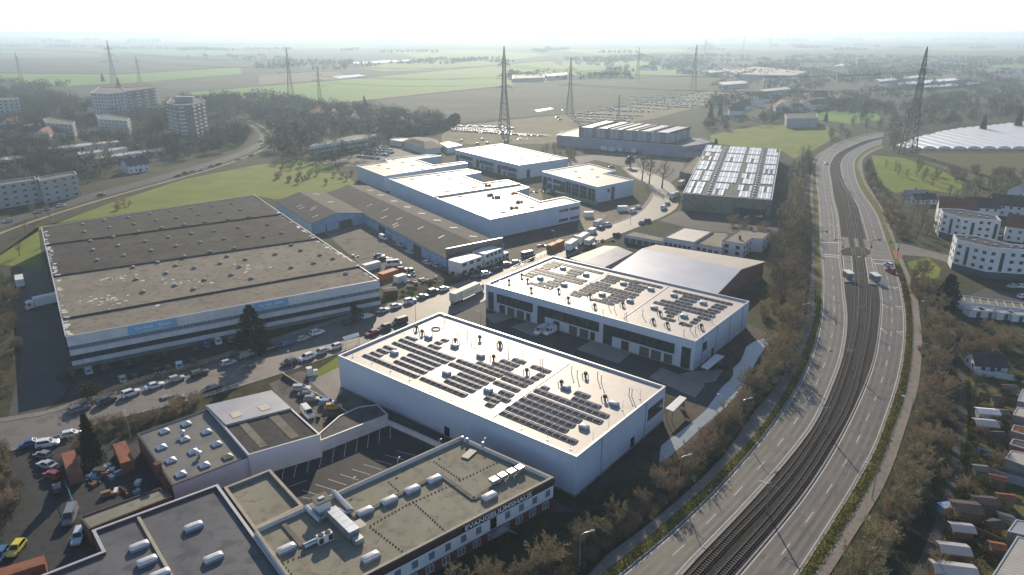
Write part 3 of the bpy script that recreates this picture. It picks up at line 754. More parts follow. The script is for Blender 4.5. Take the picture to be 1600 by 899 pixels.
def text_on(b, i, f, z, size, txt, m, name='lettering', out=0.02, width=None, bold=0.0):
    cu = bpy.data.curves.new(name, 'FONT')
    cu.body = txt; cu.size = size; cu.extrude = 0.03; cu.align_x = 'CENTER'; cu.offset = bold
    tmp = bpy.data.objects.new('tmp', cu); COL.objects.link(tmp)
    bpy.context.view_layer.update()
    me = bpy.data.meshes.new_from_object(tmp.evaluated_get(bpy.context.evaluated_depsgraph_get()))
    bpy.data.objects.remove(tmp)
    me.materials.clear(); me.materials.append(MATS[m])
    xs = [v.co.x for v in me.vertices]
    k = (width/(max(xs)-min(xs))) if width else 1.0
    loc, rz, _ = b.on(i, f, z, out)
    o = put(name, me, loc, 0, b.e)
    o.rotation_euler = (pi/2, 0, rz)
    o.scale = (k, 1, 1)
    return o
def gable(name, label, ridge, eave_a, eave_b, zr, za, zb, wall='blue_sheet', roof='fibre_cement', cat='shed', over=0.3, roof_b=None, group=None):
    """gabled shed from two ridge points and the two eave lines (same order)"""
    allp = [*ridge, *eave_a, *eave_b]
    c = centroid(allp)
    e = thing(name, label, cat, (c[0], c[1], 0), group=group)
    (r0, r1), (a0, a1), (b0, b1) = ridge, eave_a, eave_b
    for nm, (p0, p1), z, m in (('roof_slope', eave_a, za, roof), ('roof_slope', eave_b, zb, roof_b or roof)):
        mb = MB(); t = 0.18
        q = [(*p0, z), (*p1, z), (*r1, zr), (*r0, zr)]
        nrm = (Vector(q[1])-Vector(q[0])).cross(Vector(q[3])-Vector(q[0]))
        if nrm.z < 0: q = q[::-1]
        mb.face(q)
        lo = [(x, y, z_-t) for x, y, z_ in q]
        for k in range(4): mb.face([lo[k], lo[(k+1) % 4], q[(k+1) % 4], q[k]])
        mb.build(nm, m, e)
    mb = MB(); g = 0.2
    for (p, r, q) in ((a0, r0, b0), (a1, r1, b1)):
        f = [(*p, 0), (*q, 0), (*q, zb-g), (*r, zr-g), (*p, za-g)]
        mb.face(f)
    for (p0, p1), z in ((eave_a, za), (eave_b, zb)):
        mb.face([(*p0, 0), (*p1, 0), (*p1, z-g), (*p0, z-g)])
    k = 0.985
    mb.v = [(c[0]+(x-c[0])*k, c[1]+(y-c[1])*k, z) for x, y, z in mb.v]
    mb.build('wall', wall, e)
    return e
# ---------------------------------------------------------------- front white hall with the big solar roof
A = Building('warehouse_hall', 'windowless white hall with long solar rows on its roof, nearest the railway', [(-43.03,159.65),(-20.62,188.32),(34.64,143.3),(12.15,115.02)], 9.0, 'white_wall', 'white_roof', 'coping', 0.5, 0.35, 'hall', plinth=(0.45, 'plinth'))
ax = atan2(A.poly[0][1]-A.poly[1][1], A.poly[0][0]-A.poly[1][0])
ea = A.edge((-11.61,134.25,9)); eb = A.edge((22.27,127.63,9))
_, ang_a, _ = A.on(ea, 0)
solar_rows(A, [(-37.01,160.37,-21.67,149.47),(-35.38,162.24,-32.32,160.23),(-34,164.14,-30.95,162.24),(-32.59,166.02,-29.66,164.07),(-28.74,157.25,-20,151.25),(-27.37,159.25,-18.6,153.36),(-25.94,161.16,-17.28,155.22),(-31.02,168.08,-15.36,156.93),(-29.41,170.1,-14.12,158.92),(-28.05,172.1,-24.77,169.96),(-21.31,166.86,-18.19,164.83),(-19.91,168.87,-18,167.5),(-18.58,170.47,-16.38,169.16),(-21.26,148.3,-9.9,139.87),(-15.33,147.15,-8.36,141.78),(-14.04,149.06,-6.91,143.63),(-12.84,150.83,-5.29,145.4),(-15.16,156.16,-4.03,147.27),(-13.51,158.27,-2.21,149.06),(-8.25,156.35,-0.48,150.35)], ang_a)
solar_rows(A, [(-5.62,154.26,-1.14,150.62),(-4.41,155.99,0.43,152.77),(-3.1,157.85,1.86,154.57),(0.08,158.69,3.32,156.2),(-3.97,146.56,1.52,141.89),(-2.3,148.71,3.43,144.11),(-1.01,150.23,4.95,145.92),(4.45,154.77,9.26,151.2),(5.65,150.42,7.68,148.99),(4.52,148.8,6.16,147.58),(-5.54,136.4,-3.83,134.95),(-5.63,138.89,-3.15,136.9),(-4.44,140.17,-0.94,137.64),(-3.04,141.81,0.48,139.74),(-2.47,132.26,12.77,120.87),(-1.12,134.39,11.28,125.35),(0.27,136.08,12.94,127.3),(1.69,137.89,14.45,129.29),(3.35,139.91,18.77,128.55),(4.85,142.16,20.41,130.88),(13.09,138.72,19.1,134.54),(14.5,141.03,16.61,139.4),(6.37,143.93,8.4,142.6)], ang_a)
skylights(A, [(-29.41,161.56),(-21.94,171.21),(-14.63,165.67),(-7.75,159.71),(-15.34,150.23),(-5.3,141.78)]+[(12.18,143.13),(22.02,135.59),(14.6,126.07)], SKY_S, ang_a)
roof_items(A, 'roof_fan', vent_me, [(-23.9,173.83),(-8.42,170.1),(-3.01,166.16),(-4.51,158.27),(-25.8,176.92),(-14.69,168.29)]+[(-3.15,166.62),(3.48,150.81),(11.24,144.74),(17.13,148.9),(20.29,137.8)], ang_a)
roof_items(A, 'vent_pipe', pipe_me, [(-14.24,171.58),(-13.64,171.58),(-11.74,172.32),(-10.49,170.84),(-0.95,162.71),(-18.7,182.55),(-21.1,174.59),(-9.58,169.37),(-3.88,166.16)]+[(-0.95,163.24),(2.7,159.97),(6.78,154.97),(7.3,154.77),(14.04,150.81),(20.47,146.1),(25.88,139.91),(26.43,139.48),(15.18,148.9),(19.83,147.95)], ang_a)
roof_items(A, 'lightning_rod', rod_me, [(-39.41,159.71),(-34.02,156.48),(-28.81,152.15),(-23.66,147.44),(-18.28,141.62),(-13.3,138.21),(-28.91,174.98),(-5.94,176.92)]+[(1.94,125.85),(7,121.68),(11.3,118.37),(15.86,121),(19.57,125.85),(23.48,133.36),(28.05,138.22)], ang_a)
# hose coil on the roof
hc = MB()
for k in range(3):
    R_ = 1.0+0.12*k
    hc.tube([(R_*cos(q*pi/9), R_*sin(q*pi/9), 0.06+0.07*k) for q in range(19)], 0.06, 5, cap=False)
put('hose_coil', hc.mesh('hose_coil', 'bitumen_dark'), ((-20.61,177.18,8.5)), label='coiled dark hose lying on the white solar roof near its far corner', cat='hose')
f = (0.784,0.974,0.605,)
window_span(A, eb, f[0], f[1], 3.6, 2.9, 6, 2)
door(A, eb, f[2], 1.3, 0.45, 2.2, 'black_panel', ribs=1)
door(A, ea, (0.521,-3.354,)[0], 1.3, 0.45, 2.2, 'black_panel', ribs=1)
def downpipes(b, i, n, h, m='zinc'):
    for k in range(n):
        loc, rz, _ = b.on(i, (k+.5)/n, 0, .1); p = Vector(loc)+b.e.location
        mb = MB(); mb.tube([(p.x, p.y, 0), (p.x, p.y, h-.6)], .07, 6); mb.box((p.x, p.y, h-.75), .34, .24, .3, rz, bottom=True); mb.build('downpipe', m, b.e)
downpipes(A, eb, 2, 9.0)
# expansion joints across the roof
mb = MB(); mb.bar(((-3.88,130.73,8.55)), ((13.82,156.1,8.55)), 0.35, h=0.16); mb.build('joint_cover', 'coping', A.e)

# ---------------------------------------------------------------- white business units with ribbon windows
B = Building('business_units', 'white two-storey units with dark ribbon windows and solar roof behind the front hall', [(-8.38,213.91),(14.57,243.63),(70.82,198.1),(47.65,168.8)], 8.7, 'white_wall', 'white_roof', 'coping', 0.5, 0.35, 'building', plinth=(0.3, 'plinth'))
e1 = B.edge((22.01,189.32,8.7)); e2 = B.edge((58.65,182.59,8.7)); _, ang_b, _ = B.on(e1, 0)
solar_rows(B, [(14.5,238.62,30.01,225.07),(12.71,236.53,16.09,233.86),(11.51,234.71,14.67,231.73),(9.93,232.32,12.92,229.62),(19.67,229.97,24.42,226.42),(18.95,227.67,22.62,224.29),(18.14,224.85,21.39,222.41),(8.23,230.79,23.67,216.85),(6.89,228.47,21.92,214.67),(5.21,226.19,8.55,223.96),(3.93,224.29,7.06,221.54),(13.62,219.38,16.93,216.74),(11.98,217.79,15.57,214.36),(8.99,216.64,14.25,212.33),(6.2,215.7,12.3,210.62),(32.11,223.4,40.56,215.6),(30.57,221,34.67,217.69),(28.92,218.85,33.35,215.6),(27.12,216.74,31.19,213.54),(25.57,215.18,38.38,204.52),(23.99,213.14,37.07,202.47),(22.46,211.32,26.99,208.16),(21.13,209.63,25.61,206.14),(19.6,207.39,22.99,204.71),(18.08,205.76,21.05,203.21),(30.88,204.81,35.95,201.54),(29.38,203.4,33.4,199.63),(27.85,201.54,31.6,198.28),(24.84,200.63,29.83,196.95)], ang_b)
solar_rows(B, [(39.23,217.52,47.44,211.72),(37.39,215.01,43.07,211.12),(36.61,212.57,41.52,209.22),(35.49,210.52,39.99,207.35),(30.76,205.28,35.6,202.13),(29.29,203.02,33.65,199.5),(27.91,201.35,31.01,198.53),(50.78,208.4,64.74,196.5),(52.22,204.14,56.66,200.7),(50.55,201.91,55.33,198.42),(48.95,199.93,53.48,196.29),(44.58,200.26,58.75,189.15),(42.86,198.31,57.08,187),(44.27,193.89,48.96,190.54),(44.28,191.15,47.28,188.76),(44.26,188.37,45.76,186.81),(42.74,186.23,45.41,183.48),(60.18,196.5,62.82,194.41),(58.82,194.93,61.45,192.87),(57.15,192.87,59.82,190.34),(52.58,187.2,55.7,184.52),(51.07,185.47,52.68,183.95),(49.68,183.39,51.3,181.99),(46.65,182.64,49.2,179.89)], ang_b)
skylights(B, [(17.42,230.09),(24.58,223.29),(9.28,219.81),(16.59,213.24),(35.73,214.77),(27.64,204.33),(35.36,198.82)]+[(35.69,214.64),(43.53,209.22),(49.59,203.8),(56.87,197.24),(41.53,193.28),(48.78,186.81)], SKY_S, ang_b)
roof_items(B, 'roof_fan', vent_me, [(-0.95,215.91),(5.02,216.95),(5.95,208.36),(14.46,207.39),(16.89,199.9),(23.76,202.65),(24.2,194.16),(32.63,195.46),(3.19,221.76)]+[(39.2,182.83),(42.25,188.37),(42.56,180.07),(51.55,178.72)], ang_b)
roof_items(B, 'vent_pipe', pipe_me, [(1.31,214.36),(1.89,213.85),(-3.71,212.33),(-2.69,211.82),(11.7,205.47),(10.14,207.39),(28.42,194.59),(29.76,192.87),(25.89,187.88),(32.22,185.47),(7.53,203.58)]+[(31.63,184.71),(37.17,187.59),(48.26,177.39),(49.12,175.21),(45.54,173.07),(55.61,182.83),(46.75,184.71)], ang_b)
tall = (0.015,0.045,0.288,0.326,0.614,0.655,0.950,0.985,)
for k in range(0, 8, 2): window_span(B, e1, tall[k], tall[k+1], 0.4, 5.9, 2, 4, 'glazed_entrance', fm='frame_dark')
rib = (0.070,0.261,0.331,0.591,0.659,0.919,)
for k, n in ((0, 6), (2, 8), (4, 8)):
    window_span(B, e1, rib[k], rib[k+1], 3.7, 2.6, n, 1, 'ribbon_window', fw=0.16, proud=0.5)
ds = (0.080,0.110,0.126,0.162,0.178,0.214,0.372,0.402,0.453,0.489,0.504,0.543,0.698,0.730,0.779,0.817,0.829,0.867,0.883,0.914,)
_, _, lb = B.on(e1, 0)
for k in range(0, 20, 2):
    if k in (0, 6, 12): window_span(B, e1, ds[k], ds[k+1], 0.3, 2.6, 2, 1, 'shop_window')
    else: door(B, e1, (ds[k]+ds[k+1])/2, (ds[k+1]-ds[k])*lb, 0.3, 2.6, name='roller_door')
sd1 = (0.230,0.249,0.556,0.575,)
for k in (0, 2): door(B, e1, (sd1[k]+sd1[k+1])/2, (sd1[k+1]-sd1[k])*lb, 0.3, 2.5, 'frame_dark', ribs=1)
fr = (0.138,0.203,0.326,)
window_span(B, e2, fr[0], fr[1], 3.9, 2.4, 2, 1)
door(B, e2, fr[2], 1.2, 0.3, 2.2, 'frame_dark', ribs=1)
mb = MB(); mb.bar(((12.94,200.64,8.25)), ((32.44,226.19,8.25)), 0.3, h=0.16); mb.build('joint_cover', 'coping', B.e)
mb = MB(); mb.bar(((31.46,186.05,8.25)), ((49.84,212.74,8.25)), 0.3, h=0.16); mb.build('joint_cover', 'coping', B.e)
downpipes(B, e2, 4, 8.7)
# bicycle shelters beside both halls
def shelter(label, quad, z, drop=0.0):
    q = ccw(quad); c = centroid(q)
    t = thing('bicycle_shelter', label, 'shelter', (c[0], c[1], 0), group='flat shelters by the white halls')
    mb = MB(); mb.prism(q, z-0.14, z, bottom=True); mb.build('roof', 'white_paint', t)
    for p in inset(q, 0.25):
        mb = MB(); mb.box((p[0], p[1], 0), 0.14, 0.14, z-0.14); mb.build('post', 'steel', t)
    mb = MB(); i_ = inset(q, 0.35)
    k = max(range(4), key=lambda n: min(i_[n][1], i_[(n+1) % 4][1]))
    mb.bar((*i_[k], 1.2), (*i_[(k+1) % 4], 1.2), 0.05, h=1.6); mb.build('back_panel', 'glass_blue', t)
shelter('pale canopy on slim posts beside the right end of the ribbon-window units', [(48.84,166.11),(54.75,173.9),(56.76,172.49),(50.22,164.43)], 2.8)
shelter('white-roofed shelter on posts at the right corner of the front hall', [(35.28,144.28),(39.88,150.4),(41.26,149.14),(36.73,142.81)], 2.9)

# ---------------------------------------------------------------- long warehouse with blue signs
VW_H = 9.4
vw_l = [(-116.27,169.97),(-124.34,181.82),(-149.12,218.5),(-173.87,254.69),(-191.58,280.6)]
vw_r = [(-42.7,215.32),(-50.8,229.24),(-74.56,263.43),(-100.62,302.83),(-126.53,342.55)]
vw = thing('sign_warehouse', 'long pale warehouse with four brown roof strips and two blue signs', 'warehouse', (*centroid([vw_l[0], vw_l[-1], vw_r[0], vw_r[-1]]), 0))
class _S(Building):
    def __init__(s, e, poly, h): s.e, s.poly, s.h, s.par, s.rz = e, ccw(poly), h, 0, h
V = _S(vw, [vw_l[0], vw_r[0], vw_r[-1], vw_l[-1]], VW_H)
mb = MB(); mb.prism(V.poly, 0, 9.0, top=False); mb.build('wall', 'aged_dim_white', vw)
mats_ = ['bitumen_brown', 'bitumen_brown', 'bitumen', 'bitumen_dark']
mats_[3] = 'bitumen'; mats_[2] = 'bitumen'
mat('bitumen_mid', (0.045, 0.040, 0.034), (0.075, 0.066, 0.056), 0.12, 0.9, c3=(0.038, 0.034, 0.03), s3=0.3, bump=0.3, bscale=4)
mats_ = ['bitumen_brown', 'bitumen_brown', 'bitumen_mid', 'bitumen_mid']
for k in range(4):
    a0, a1, b0, b1 = vw_l[k], vw_l[k+1], vw_r[k], vw_r[k+1]
    zf, zb = (9.4 if k == 0 else 9.85), 9.3
    mb = MB()
    mb.face([(*a0, zf), (*b0, zf), (*b1, zb), (*a1, zb)], 0)
    mb.face([(*a0, 8.9), (*b0, 8.9), (*b0, zf), (*a0, zf)], 1)
    mb.face([(*a0, 8.9), (*a0, zf), (*a1, zb), (*a1, 8.9)], 2)
    mb.face([(*b0, 8.9), (*b1, 8.9), (*b1, zb), (*b0, zf)], 2)
    mb.build('roof_strip', [mats_[k], 'bitumen_dark', 'aged_dim_white'], vw)
mb = MB()
for a, b in ((vw_l[0], vw_l[-1]), (vw_r[0], vw_r[-1]), (vw_l[-1], vw_r[-1]), (vw_l[0], vw_r[0])): mb.bar((*a, 9.62 if b in (vw_l[-1], vw_r[-1]) and a in (vw_l[0], vw_r[0]) else 9.4), (*b, 9.62 if a in (vw_l[0], vw_r[0]) and b in (vw_l[-1], vw_r[-1]) else 9.4), 0.35, h=0.28)
mb.build('coping', 'coping', vw)
ef = V.edge((-86.01,189.05,9.4)); _, ang_v, lv = V.on(ef, 0)
for z0, z1, m, out in ((6.8, 9.4, 'aged_dim_white', 0.5), (4.1, 5.5, 'aged_dim_white', 0.45), (1.3, 2.5, 'aged_dim_white', 0.45), (0.0, 1.3, 'plinth', 0.05), (5.5, 6.8, 'black_panel', 0.06), (2.5, 4.1, 'black_panel', 0.06)):
    pa, _, _ = V.on(ef, 0, 0, out/2); pb, _, _ = V.on(ef, 1, 0, out/2)
    o_ = vw.location
    mb = MB(); mb.bar((pa[0]+o_.x, pa[1]+o_.y, (z0+z1)/2), (pb[0]+o_.x, pb[1]+o_.y, (z0+z1)/2), out, h=z1-z0-0.004)
    mb.build('facade_band', m, vw)
for k in range(46):
    fk = (k+0.5)/46
    for z, h in ((5.55, 1.2), (2.6, 1.45)):
        loc, rz, _ = V.on(ef, fk, z, 0.1)
        a, p = window_mesh(1.5, h, 1, 1, 'frame_white' if z > 5 else 'frame_dark', 'glass_blue' if z > 5 else 'glass')
        o = put('window', a, loc, rz, vw); put('pane', p, (0, 0, 0), 0, o)
for f0, f1 in ((0.164,0.306,), (0.546,0.663,)):
    pa, _, _ = V.on(ef, f0, 8.1, 0.55); pb, _, _ = V.on(ef, f1, 8.1, 0.55)
    mb = MB(); mb.bar(Vector(pa)+vw.location, Vector(pb)+vw.location, 0.08, h=2.4)
    mb.build('sign_board', 'sign_blue', vw)
    fm = (f0+f1)/2; w_ = (f1-f0)*lv
    text_on(V, ef, f0+(f1-f0)*0.32, 7.95, 1.25, 'Van Well', 'letter_white', 'lettering', 0.60, w_*0.36)
    text_on(V, ef, f0+(f1-f0)*0.74, 7.95, 1.25, 'Billiet', 'letter_white', 'lettering', 0.60, w_*0.24)
    for ga, gb in ((.30, .53), (.56, .70)):      # small second line of the sign, too small to read
        pa, _, _ = V.on(ef, f0+(f1-f0)*ga, 7.35, .61); pb, _, _ = V.on(ef, f0+(f1-f0)*gb, 7.35, .61)
        mb = MB(); mb.bar(Vector(pa)+vw.location, Vector(pb)+vw.location, .03, h=.28); mb.build('small_print', 'letter_pale', vw)
sk = [(-177.5,285.1),(-172.17,291.75),(-164.86,297.28),(-158.48,303.59),(-151.66,308.33),(-144.78,313.52),(-137.13,318.24),(-129.54,322.43),(-169.62,272.6),(-163.26,279.22),(-155.89,284.58),(-149.78,290.94),(-143.29,295.88),(-136.05,300.69),(-128.49,305.35),(-121.16,309.84),(-160.4,260.4),(-154.67,266.03),(-147.95,271.88),(-141.59,278.22),(-134.49,283.03),(-127.87,287.73),(-119.95,292.57),(-112.8,296.72),(-152.56,247.93),(-146.32,253.5),(-139.16,259.3),(-132.9,265.11),(-126.42,270.69),(-118.99,274.53),(-111.32,279.98),(-143.89,235.03),(-137.48,240.46),(-130.84,246.73),(-124.29,252.45),(-117.43,257.34),(-110.37,262.18),(-102.65,266.72),(-128.1,228.24),(-122.23,233.57),(-115.54,239.13),(-108.66,244.74),(-101.55,249.36),(-120.6,215.34),(-113.81,221.46),(-106.96,227.2),(-100.15,232.13),(-93.09,236.69),(-112.32,203.12),(-105.31,208.93),(-98.24,214.25),(-91.55,219.33),(-83.65,215.34),(-114.45,229.99),(-101,240.46),(-92.1,228.06),(-97.87,205.27)]+[(-95.95,264.88),(-90.73,270.45),(-100.76,284.32),(-82.48,255.19),(-84.62,242.97),(-76.81,247.73),(-68.22,241.42),(-74.19,226.85),(-67.95,231.77),(-62.59,236.88),(-54.72,221.46)]
vd = MB(); vd.box((0, 0, -0.2), 1.3, 1.0, 0.45); vd.box((0, 0, 0.25), 1.5, 1.2, 0.12)
vd2 = MB()
for q in ((-0.7, -0.55, 0.7, -0.55), (0.7, -0.55, 0.7, 0.55), (0.7, 0.55, -0.7, 0.55), (-0.7, 0.55, -0.7, -0.55)): vd2.face([(q[0], q[1], 0.38), (q[2], q[3], 0.38), (q[2]*0.3, q[3]*0.3, 0.85), (q[0]*0.3, q[1]*0.3, 0.85)])
vd2.face([(-0.21, -0.165, 0.85), (0.21, -0.165, 0.85), (0.21, 0.165, 0.85), (-0.21, 0.165, 0.85)])
vdm = (vd.mesh('roof_vent', 'bitumen_brown'), vd2.mesh('cap', 'cream_sheet'))
def vw_z(p):
    for k in range(4):
        q = [vw_l[k], vw_r[k], vw_r[k+1], vw_l[k+1]]
        if inside(q, p[0], p[1]):
            a, b = Vector(q[0]), Vector(q[1]); d = (b-a).normalized(); nr = Vector((-d.y, d.x))
            t = (Vector(p)-a).dot(nr); T = (Vector(q[3])-a).dot(nr)
            zf = 9.4 if k == 0 else 9.85
            return zf+(9.3-zf)*max(0, min(1, t/T))
    return 9.4
for p in sk:
    o = put('roof_vent', vdm[0], (p[0]-vw.location.x, p[1]-vw.location.y, vw_z(p)), ang_v, vw); put('cap', vdm[1], (0, 0, 0), 0, o)
# pale patches and torn felt on the third strip, snow-white edge repairs along both gables
rr = random.Random(3); mb = MB()
def blot(mb, x, y, r, z):
    n = 7; a0 = rr.random()*6
    mb.face([(x+r*(0.5+rr.random()*0.7)*cos(a0+q*2*pi/n), y+r*(0.5+rr.random()*0.7)*sin(a0+q*2*pi/n), z) for q in range(n)])
for cx, cy, n, sx, sy in (((-119.11,196.26,9.6))[:2]+(70, 10, 5), ((-128.26,217.27,9.6))[:2]+(35, 7, 3), ((-107.95,213.5,9.6))[:2]+(40, 14, 5), ((-90.69,227.93,9.6))[:2]+(40, 12, 5), ((-133.17,318.45,9.6))[:2]+(20, 9, 4)):
    for k in range(n):
        x, y = cx+rr.gauss(0, sx*0.5), cy+rr.gauss(0, sy*0.5)
        if inside(V.poly, x, y): blot(mb, x, y, 0.12+rr.random()**3*0.75, vw_z((x, y))+0.02)
for side, n in ((vw_l, 60), (vw_r, 60)):
    for k in range(n):
        f = rr.random(); i_ = min(3, int(f*4)); g_ = f*4-i_
        a, b = side[i_], side[i_+1]
        ins = (0.4+rr.random()*1.0)*(1 if side is vw_l else -1)
        x, y = a[0]+(b[0]-a[0])*g_+ins*cos(ang_v), a[1]+(b[1]-a[1])*g_+ins*sin(ang_v)
        blot(mb, x, y, 0.4+rr.random()*0.7, vw_z((x, y))+0.025+rr.random()*0.01)
mb.build('roof_patches', 'patch_white', vw)['kind'] = 'stuff'
# ---------------------------------------------------------------- white halls under construction, upper middle
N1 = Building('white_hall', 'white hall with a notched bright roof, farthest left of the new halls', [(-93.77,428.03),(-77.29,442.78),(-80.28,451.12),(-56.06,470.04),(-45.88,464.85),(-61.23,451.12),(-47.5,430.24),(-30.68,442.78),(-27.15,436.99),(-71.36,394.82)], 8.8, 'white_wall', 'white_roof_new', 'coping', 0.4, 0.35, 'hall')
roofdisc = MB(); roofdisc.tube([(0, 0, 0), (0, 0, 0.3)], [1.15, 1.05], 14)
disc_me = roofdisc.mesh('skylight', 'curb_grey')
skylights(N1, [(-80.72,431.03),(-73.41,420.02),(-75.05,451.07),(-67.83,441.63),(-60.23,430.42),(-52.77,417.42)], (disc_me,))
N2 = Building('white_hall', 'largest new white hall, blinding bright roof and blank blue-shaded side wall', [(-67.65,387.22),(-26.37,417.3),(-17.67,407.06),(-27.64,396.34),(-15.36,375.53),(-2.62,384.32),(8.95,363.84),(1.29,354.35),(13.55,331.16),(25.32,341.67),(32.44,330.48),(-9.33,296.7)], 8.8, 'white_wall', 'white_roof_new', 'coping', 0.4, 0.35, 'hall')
skylights(N2, [(-54.92,388.2),(-41.58,398.47),(-34.33,388.7),(-27.09,377.7),(-19.7,365.03),(-32.93,355.02),(-25.59,344.3)]+[(-27.06,377.28),(-19.8,365.17),(-25.59,344.47),(-3.92,311.26),(9.25,321.34)], (disc_me,))
mb = MB(); mb.bar((-37.39,340.49,8.9), (4.06,371.63,8.9), 0.6, h=0.9); mb.build('fire_wall', 'coping', N2.e)
roof_items(N2, 'lightning_rod', rod_me, [(-53.23,368.86),(-38.81,347.33),(-23.69,322.61)]+[(-23.91,324.52),(-9.1,303.24),(13.3,324.52),(17.09,322.64)])
en = N2.edge((11.58,314.29,8.8))
fx = (0.748,0.853,0.876,0.984,)
for k in (0, 2):
    window_span(N2, en, fx[k], fx[k+1], 5.6, 1.2, 3, 1); window_span(N2, en, fx[k], fx[k+1], 1.1, 1.2, 6, 1)
def pallet(label, p, z, rot, n):
    r2 = random.Random(n); mb = MB()
    for k in range(9): mb.box((r2.uniform(-1.5, 1.5), r2.uniform(-0.9, 0.9), 0), r2.uniform(0.5, 1.3), r2.uniform(0.4, 1.0), r2.uniform(0.3, 1.1), r2.random())
    put('material_stack', mb.mesh('material_stack', 'timber'), (p[0], p[1], z), rot, label=label, cat='pallet stack', group='building material on the bright roof')
for p, lb in (((-11.07,345.67,8.4), 'stacked building material in the middle of the bright hall roof'), ((-7.47,339.89,8.4), 'lower heap of material beside the stack mid roof'), ((0.88,318.47,8.4), 'bundled material near the front edge of the bright roof'), ((3.64,330.2,8.4), 'grey wrapped material right of the bundle on the bright roof'), ((0.96,350.13,8.4), 'small machine left by the inner notch of the bright roof'), ((-12.77,369.07,8.4), 'ducts and units at the back edge of the bright roof')):
    pallet(lb, p, 8.42, 0.6, int(abs(p[0]*10)))

def units(b, edge_pt, x0, y0, x1, y1, n_bays):
    e = b.edge(edge_pt); _, _, ln = b.on(e, 0)
    for k in range(n_bays):
        c = (k+0.5)/n_bays; w = ln/n_bays
        window(b, e, c-0.36/n_bays, w*0.14, 0.3, 5.4, 1, 3, 'glazed_entrance')
        window(b, e, c+0.08/n_bays, w*0.62, 3.9, 2.0, 6, 1, 'ribbon_window', fw=0.12, proud=0.35)
        for q, dw in ((-0.12, 0.09), (0.08, 0.11), (0.22, 0.11), (0.34, 0.08)):
            door(b, e, c+q/n_bays, w*dw, 0.2, 2.5, 'door_grey', 'roller_door', 1)
O2 = Building('business_units', 'new two-storey white units with three bays, behind the bright halls', [(-39.16,491.83),(-7.41,518.82),(36.05,456),(4.27,430.49)], 8.6, 'white_wall', 'white_roof_new', 'coping', 0.4, 0.35, 'building')
units(O2, (-16.51,459.74,8.6), 0, 0, 0, 0, 3)
skylights(O2, [(-22.63,502.17),(-12.16,509.97),(-15.29,488.86),(-4.92,497.1),(-7.53,477.75),(3.05,485.64),(-0.09,467.85),(10.39,475.81),(6.44,457.26),(16.81,465.25),(24.03,452.66),(-2.99,446.09),(9.18,445.4),(4.46,436.72)], (disc_me,))
door(O2, O2.edge((19.92,442.78,8.6)), 0.18, 2.6, 0, 5.2, 'frame_dark', 'stair_tower', 5)
O3 = Building('business_units', 'small new white office with net-hung lower front, right of the bright halls', [(17.43,410.16),(47.31,435.88),(60.53,412.19),(52.39,404.96),(66.62,385.34),(44.49,365.63)], 8.6, 'white_wall', 'white_roof_new', 'coping', 0.4, 0.35, 'building')
eo = O3.edge((31.61,387.15,8.6)); fo = (0.026,0.102,0.114,0.189,0.226,0.371,0.359,0.442,0.454,0.558,0.569,0.693,0.704,0.835,0.846,0.973,)
window_span(O3, eo, fo[0], fo[1], 0.4, 5.6, 1, 4, 'glazed_entrance')
for a, b in ((2, 3), (4, 5)): window_span(O3, eo, fo[a], fo[b], 4.3, 1.8, 3, 1); window_span(O3, eo, fo[a], fo[b], 0.4, 2.6, 3, 1)
window_span(O3, eo, fo[6], fo[7], 0.4, 5.6, 2, 4, 'glazed_entrance')
for a, b in ((8, 9), (10, 11), (12, 13), (14, 15)): window_span(O3, eo, fo[a], fo[b], 0.4, 6.6, 2, 3, 'shop_window', fm='frame_white')
eo2 = O3.edge((54.53,374.82,8.6))
window(O3, eo2, 0.3, 2.0, 4.6, 1.8); window(O3, eo2, 0.42, 2.6, 0.3, 6.8, 2, 5, 'stair_window')
skylights(O3, [(37,411.27),(47.47,419.21),(47.87,395.23),(37.51,392.94)], (disc_me,))
# green scaffold netting at its foot
sn = thing('scaffold', 'low green-netted scaffold along the foot of the small new office', 'scaffold', ((34.7,359.54,0)))
for k in range(9):
    a = Vector((23.89,384.08,0)).lerp(Vector((43.62,359.54,0)), k/8)
    mb = MB(); mb.tube([a, a+Vector((0, 0, 2.6))], 0.06, 4); mb.tube([a+Vector((0.6, -1.2, 0)), a+Vector((0.6, -1.2, 2.6))], 0.06, 4); mb.build('pole', 'steel', sn)
for z in (1.2, 2.4):
    mb = MB(); mb.bar(Vector((23.89,384.08,0))+Vector((0.3, -0.6, z)), Vector((43.62,359.54,0))+Vector((0.3, -0.6, z)), 1.1, h=0.08); mb.build('deck', 'timber', sn)
mb = MB(); mb.bar(Vector((23.89,384.08,0))+Vector((0.6, -1.25, 1.2)), Vector((43.62,359.54,0))+Vector((0.6, -1.25, 1.2)), 0.03, h=1.9); mb.build('netting', 'scaffold_net', sn)

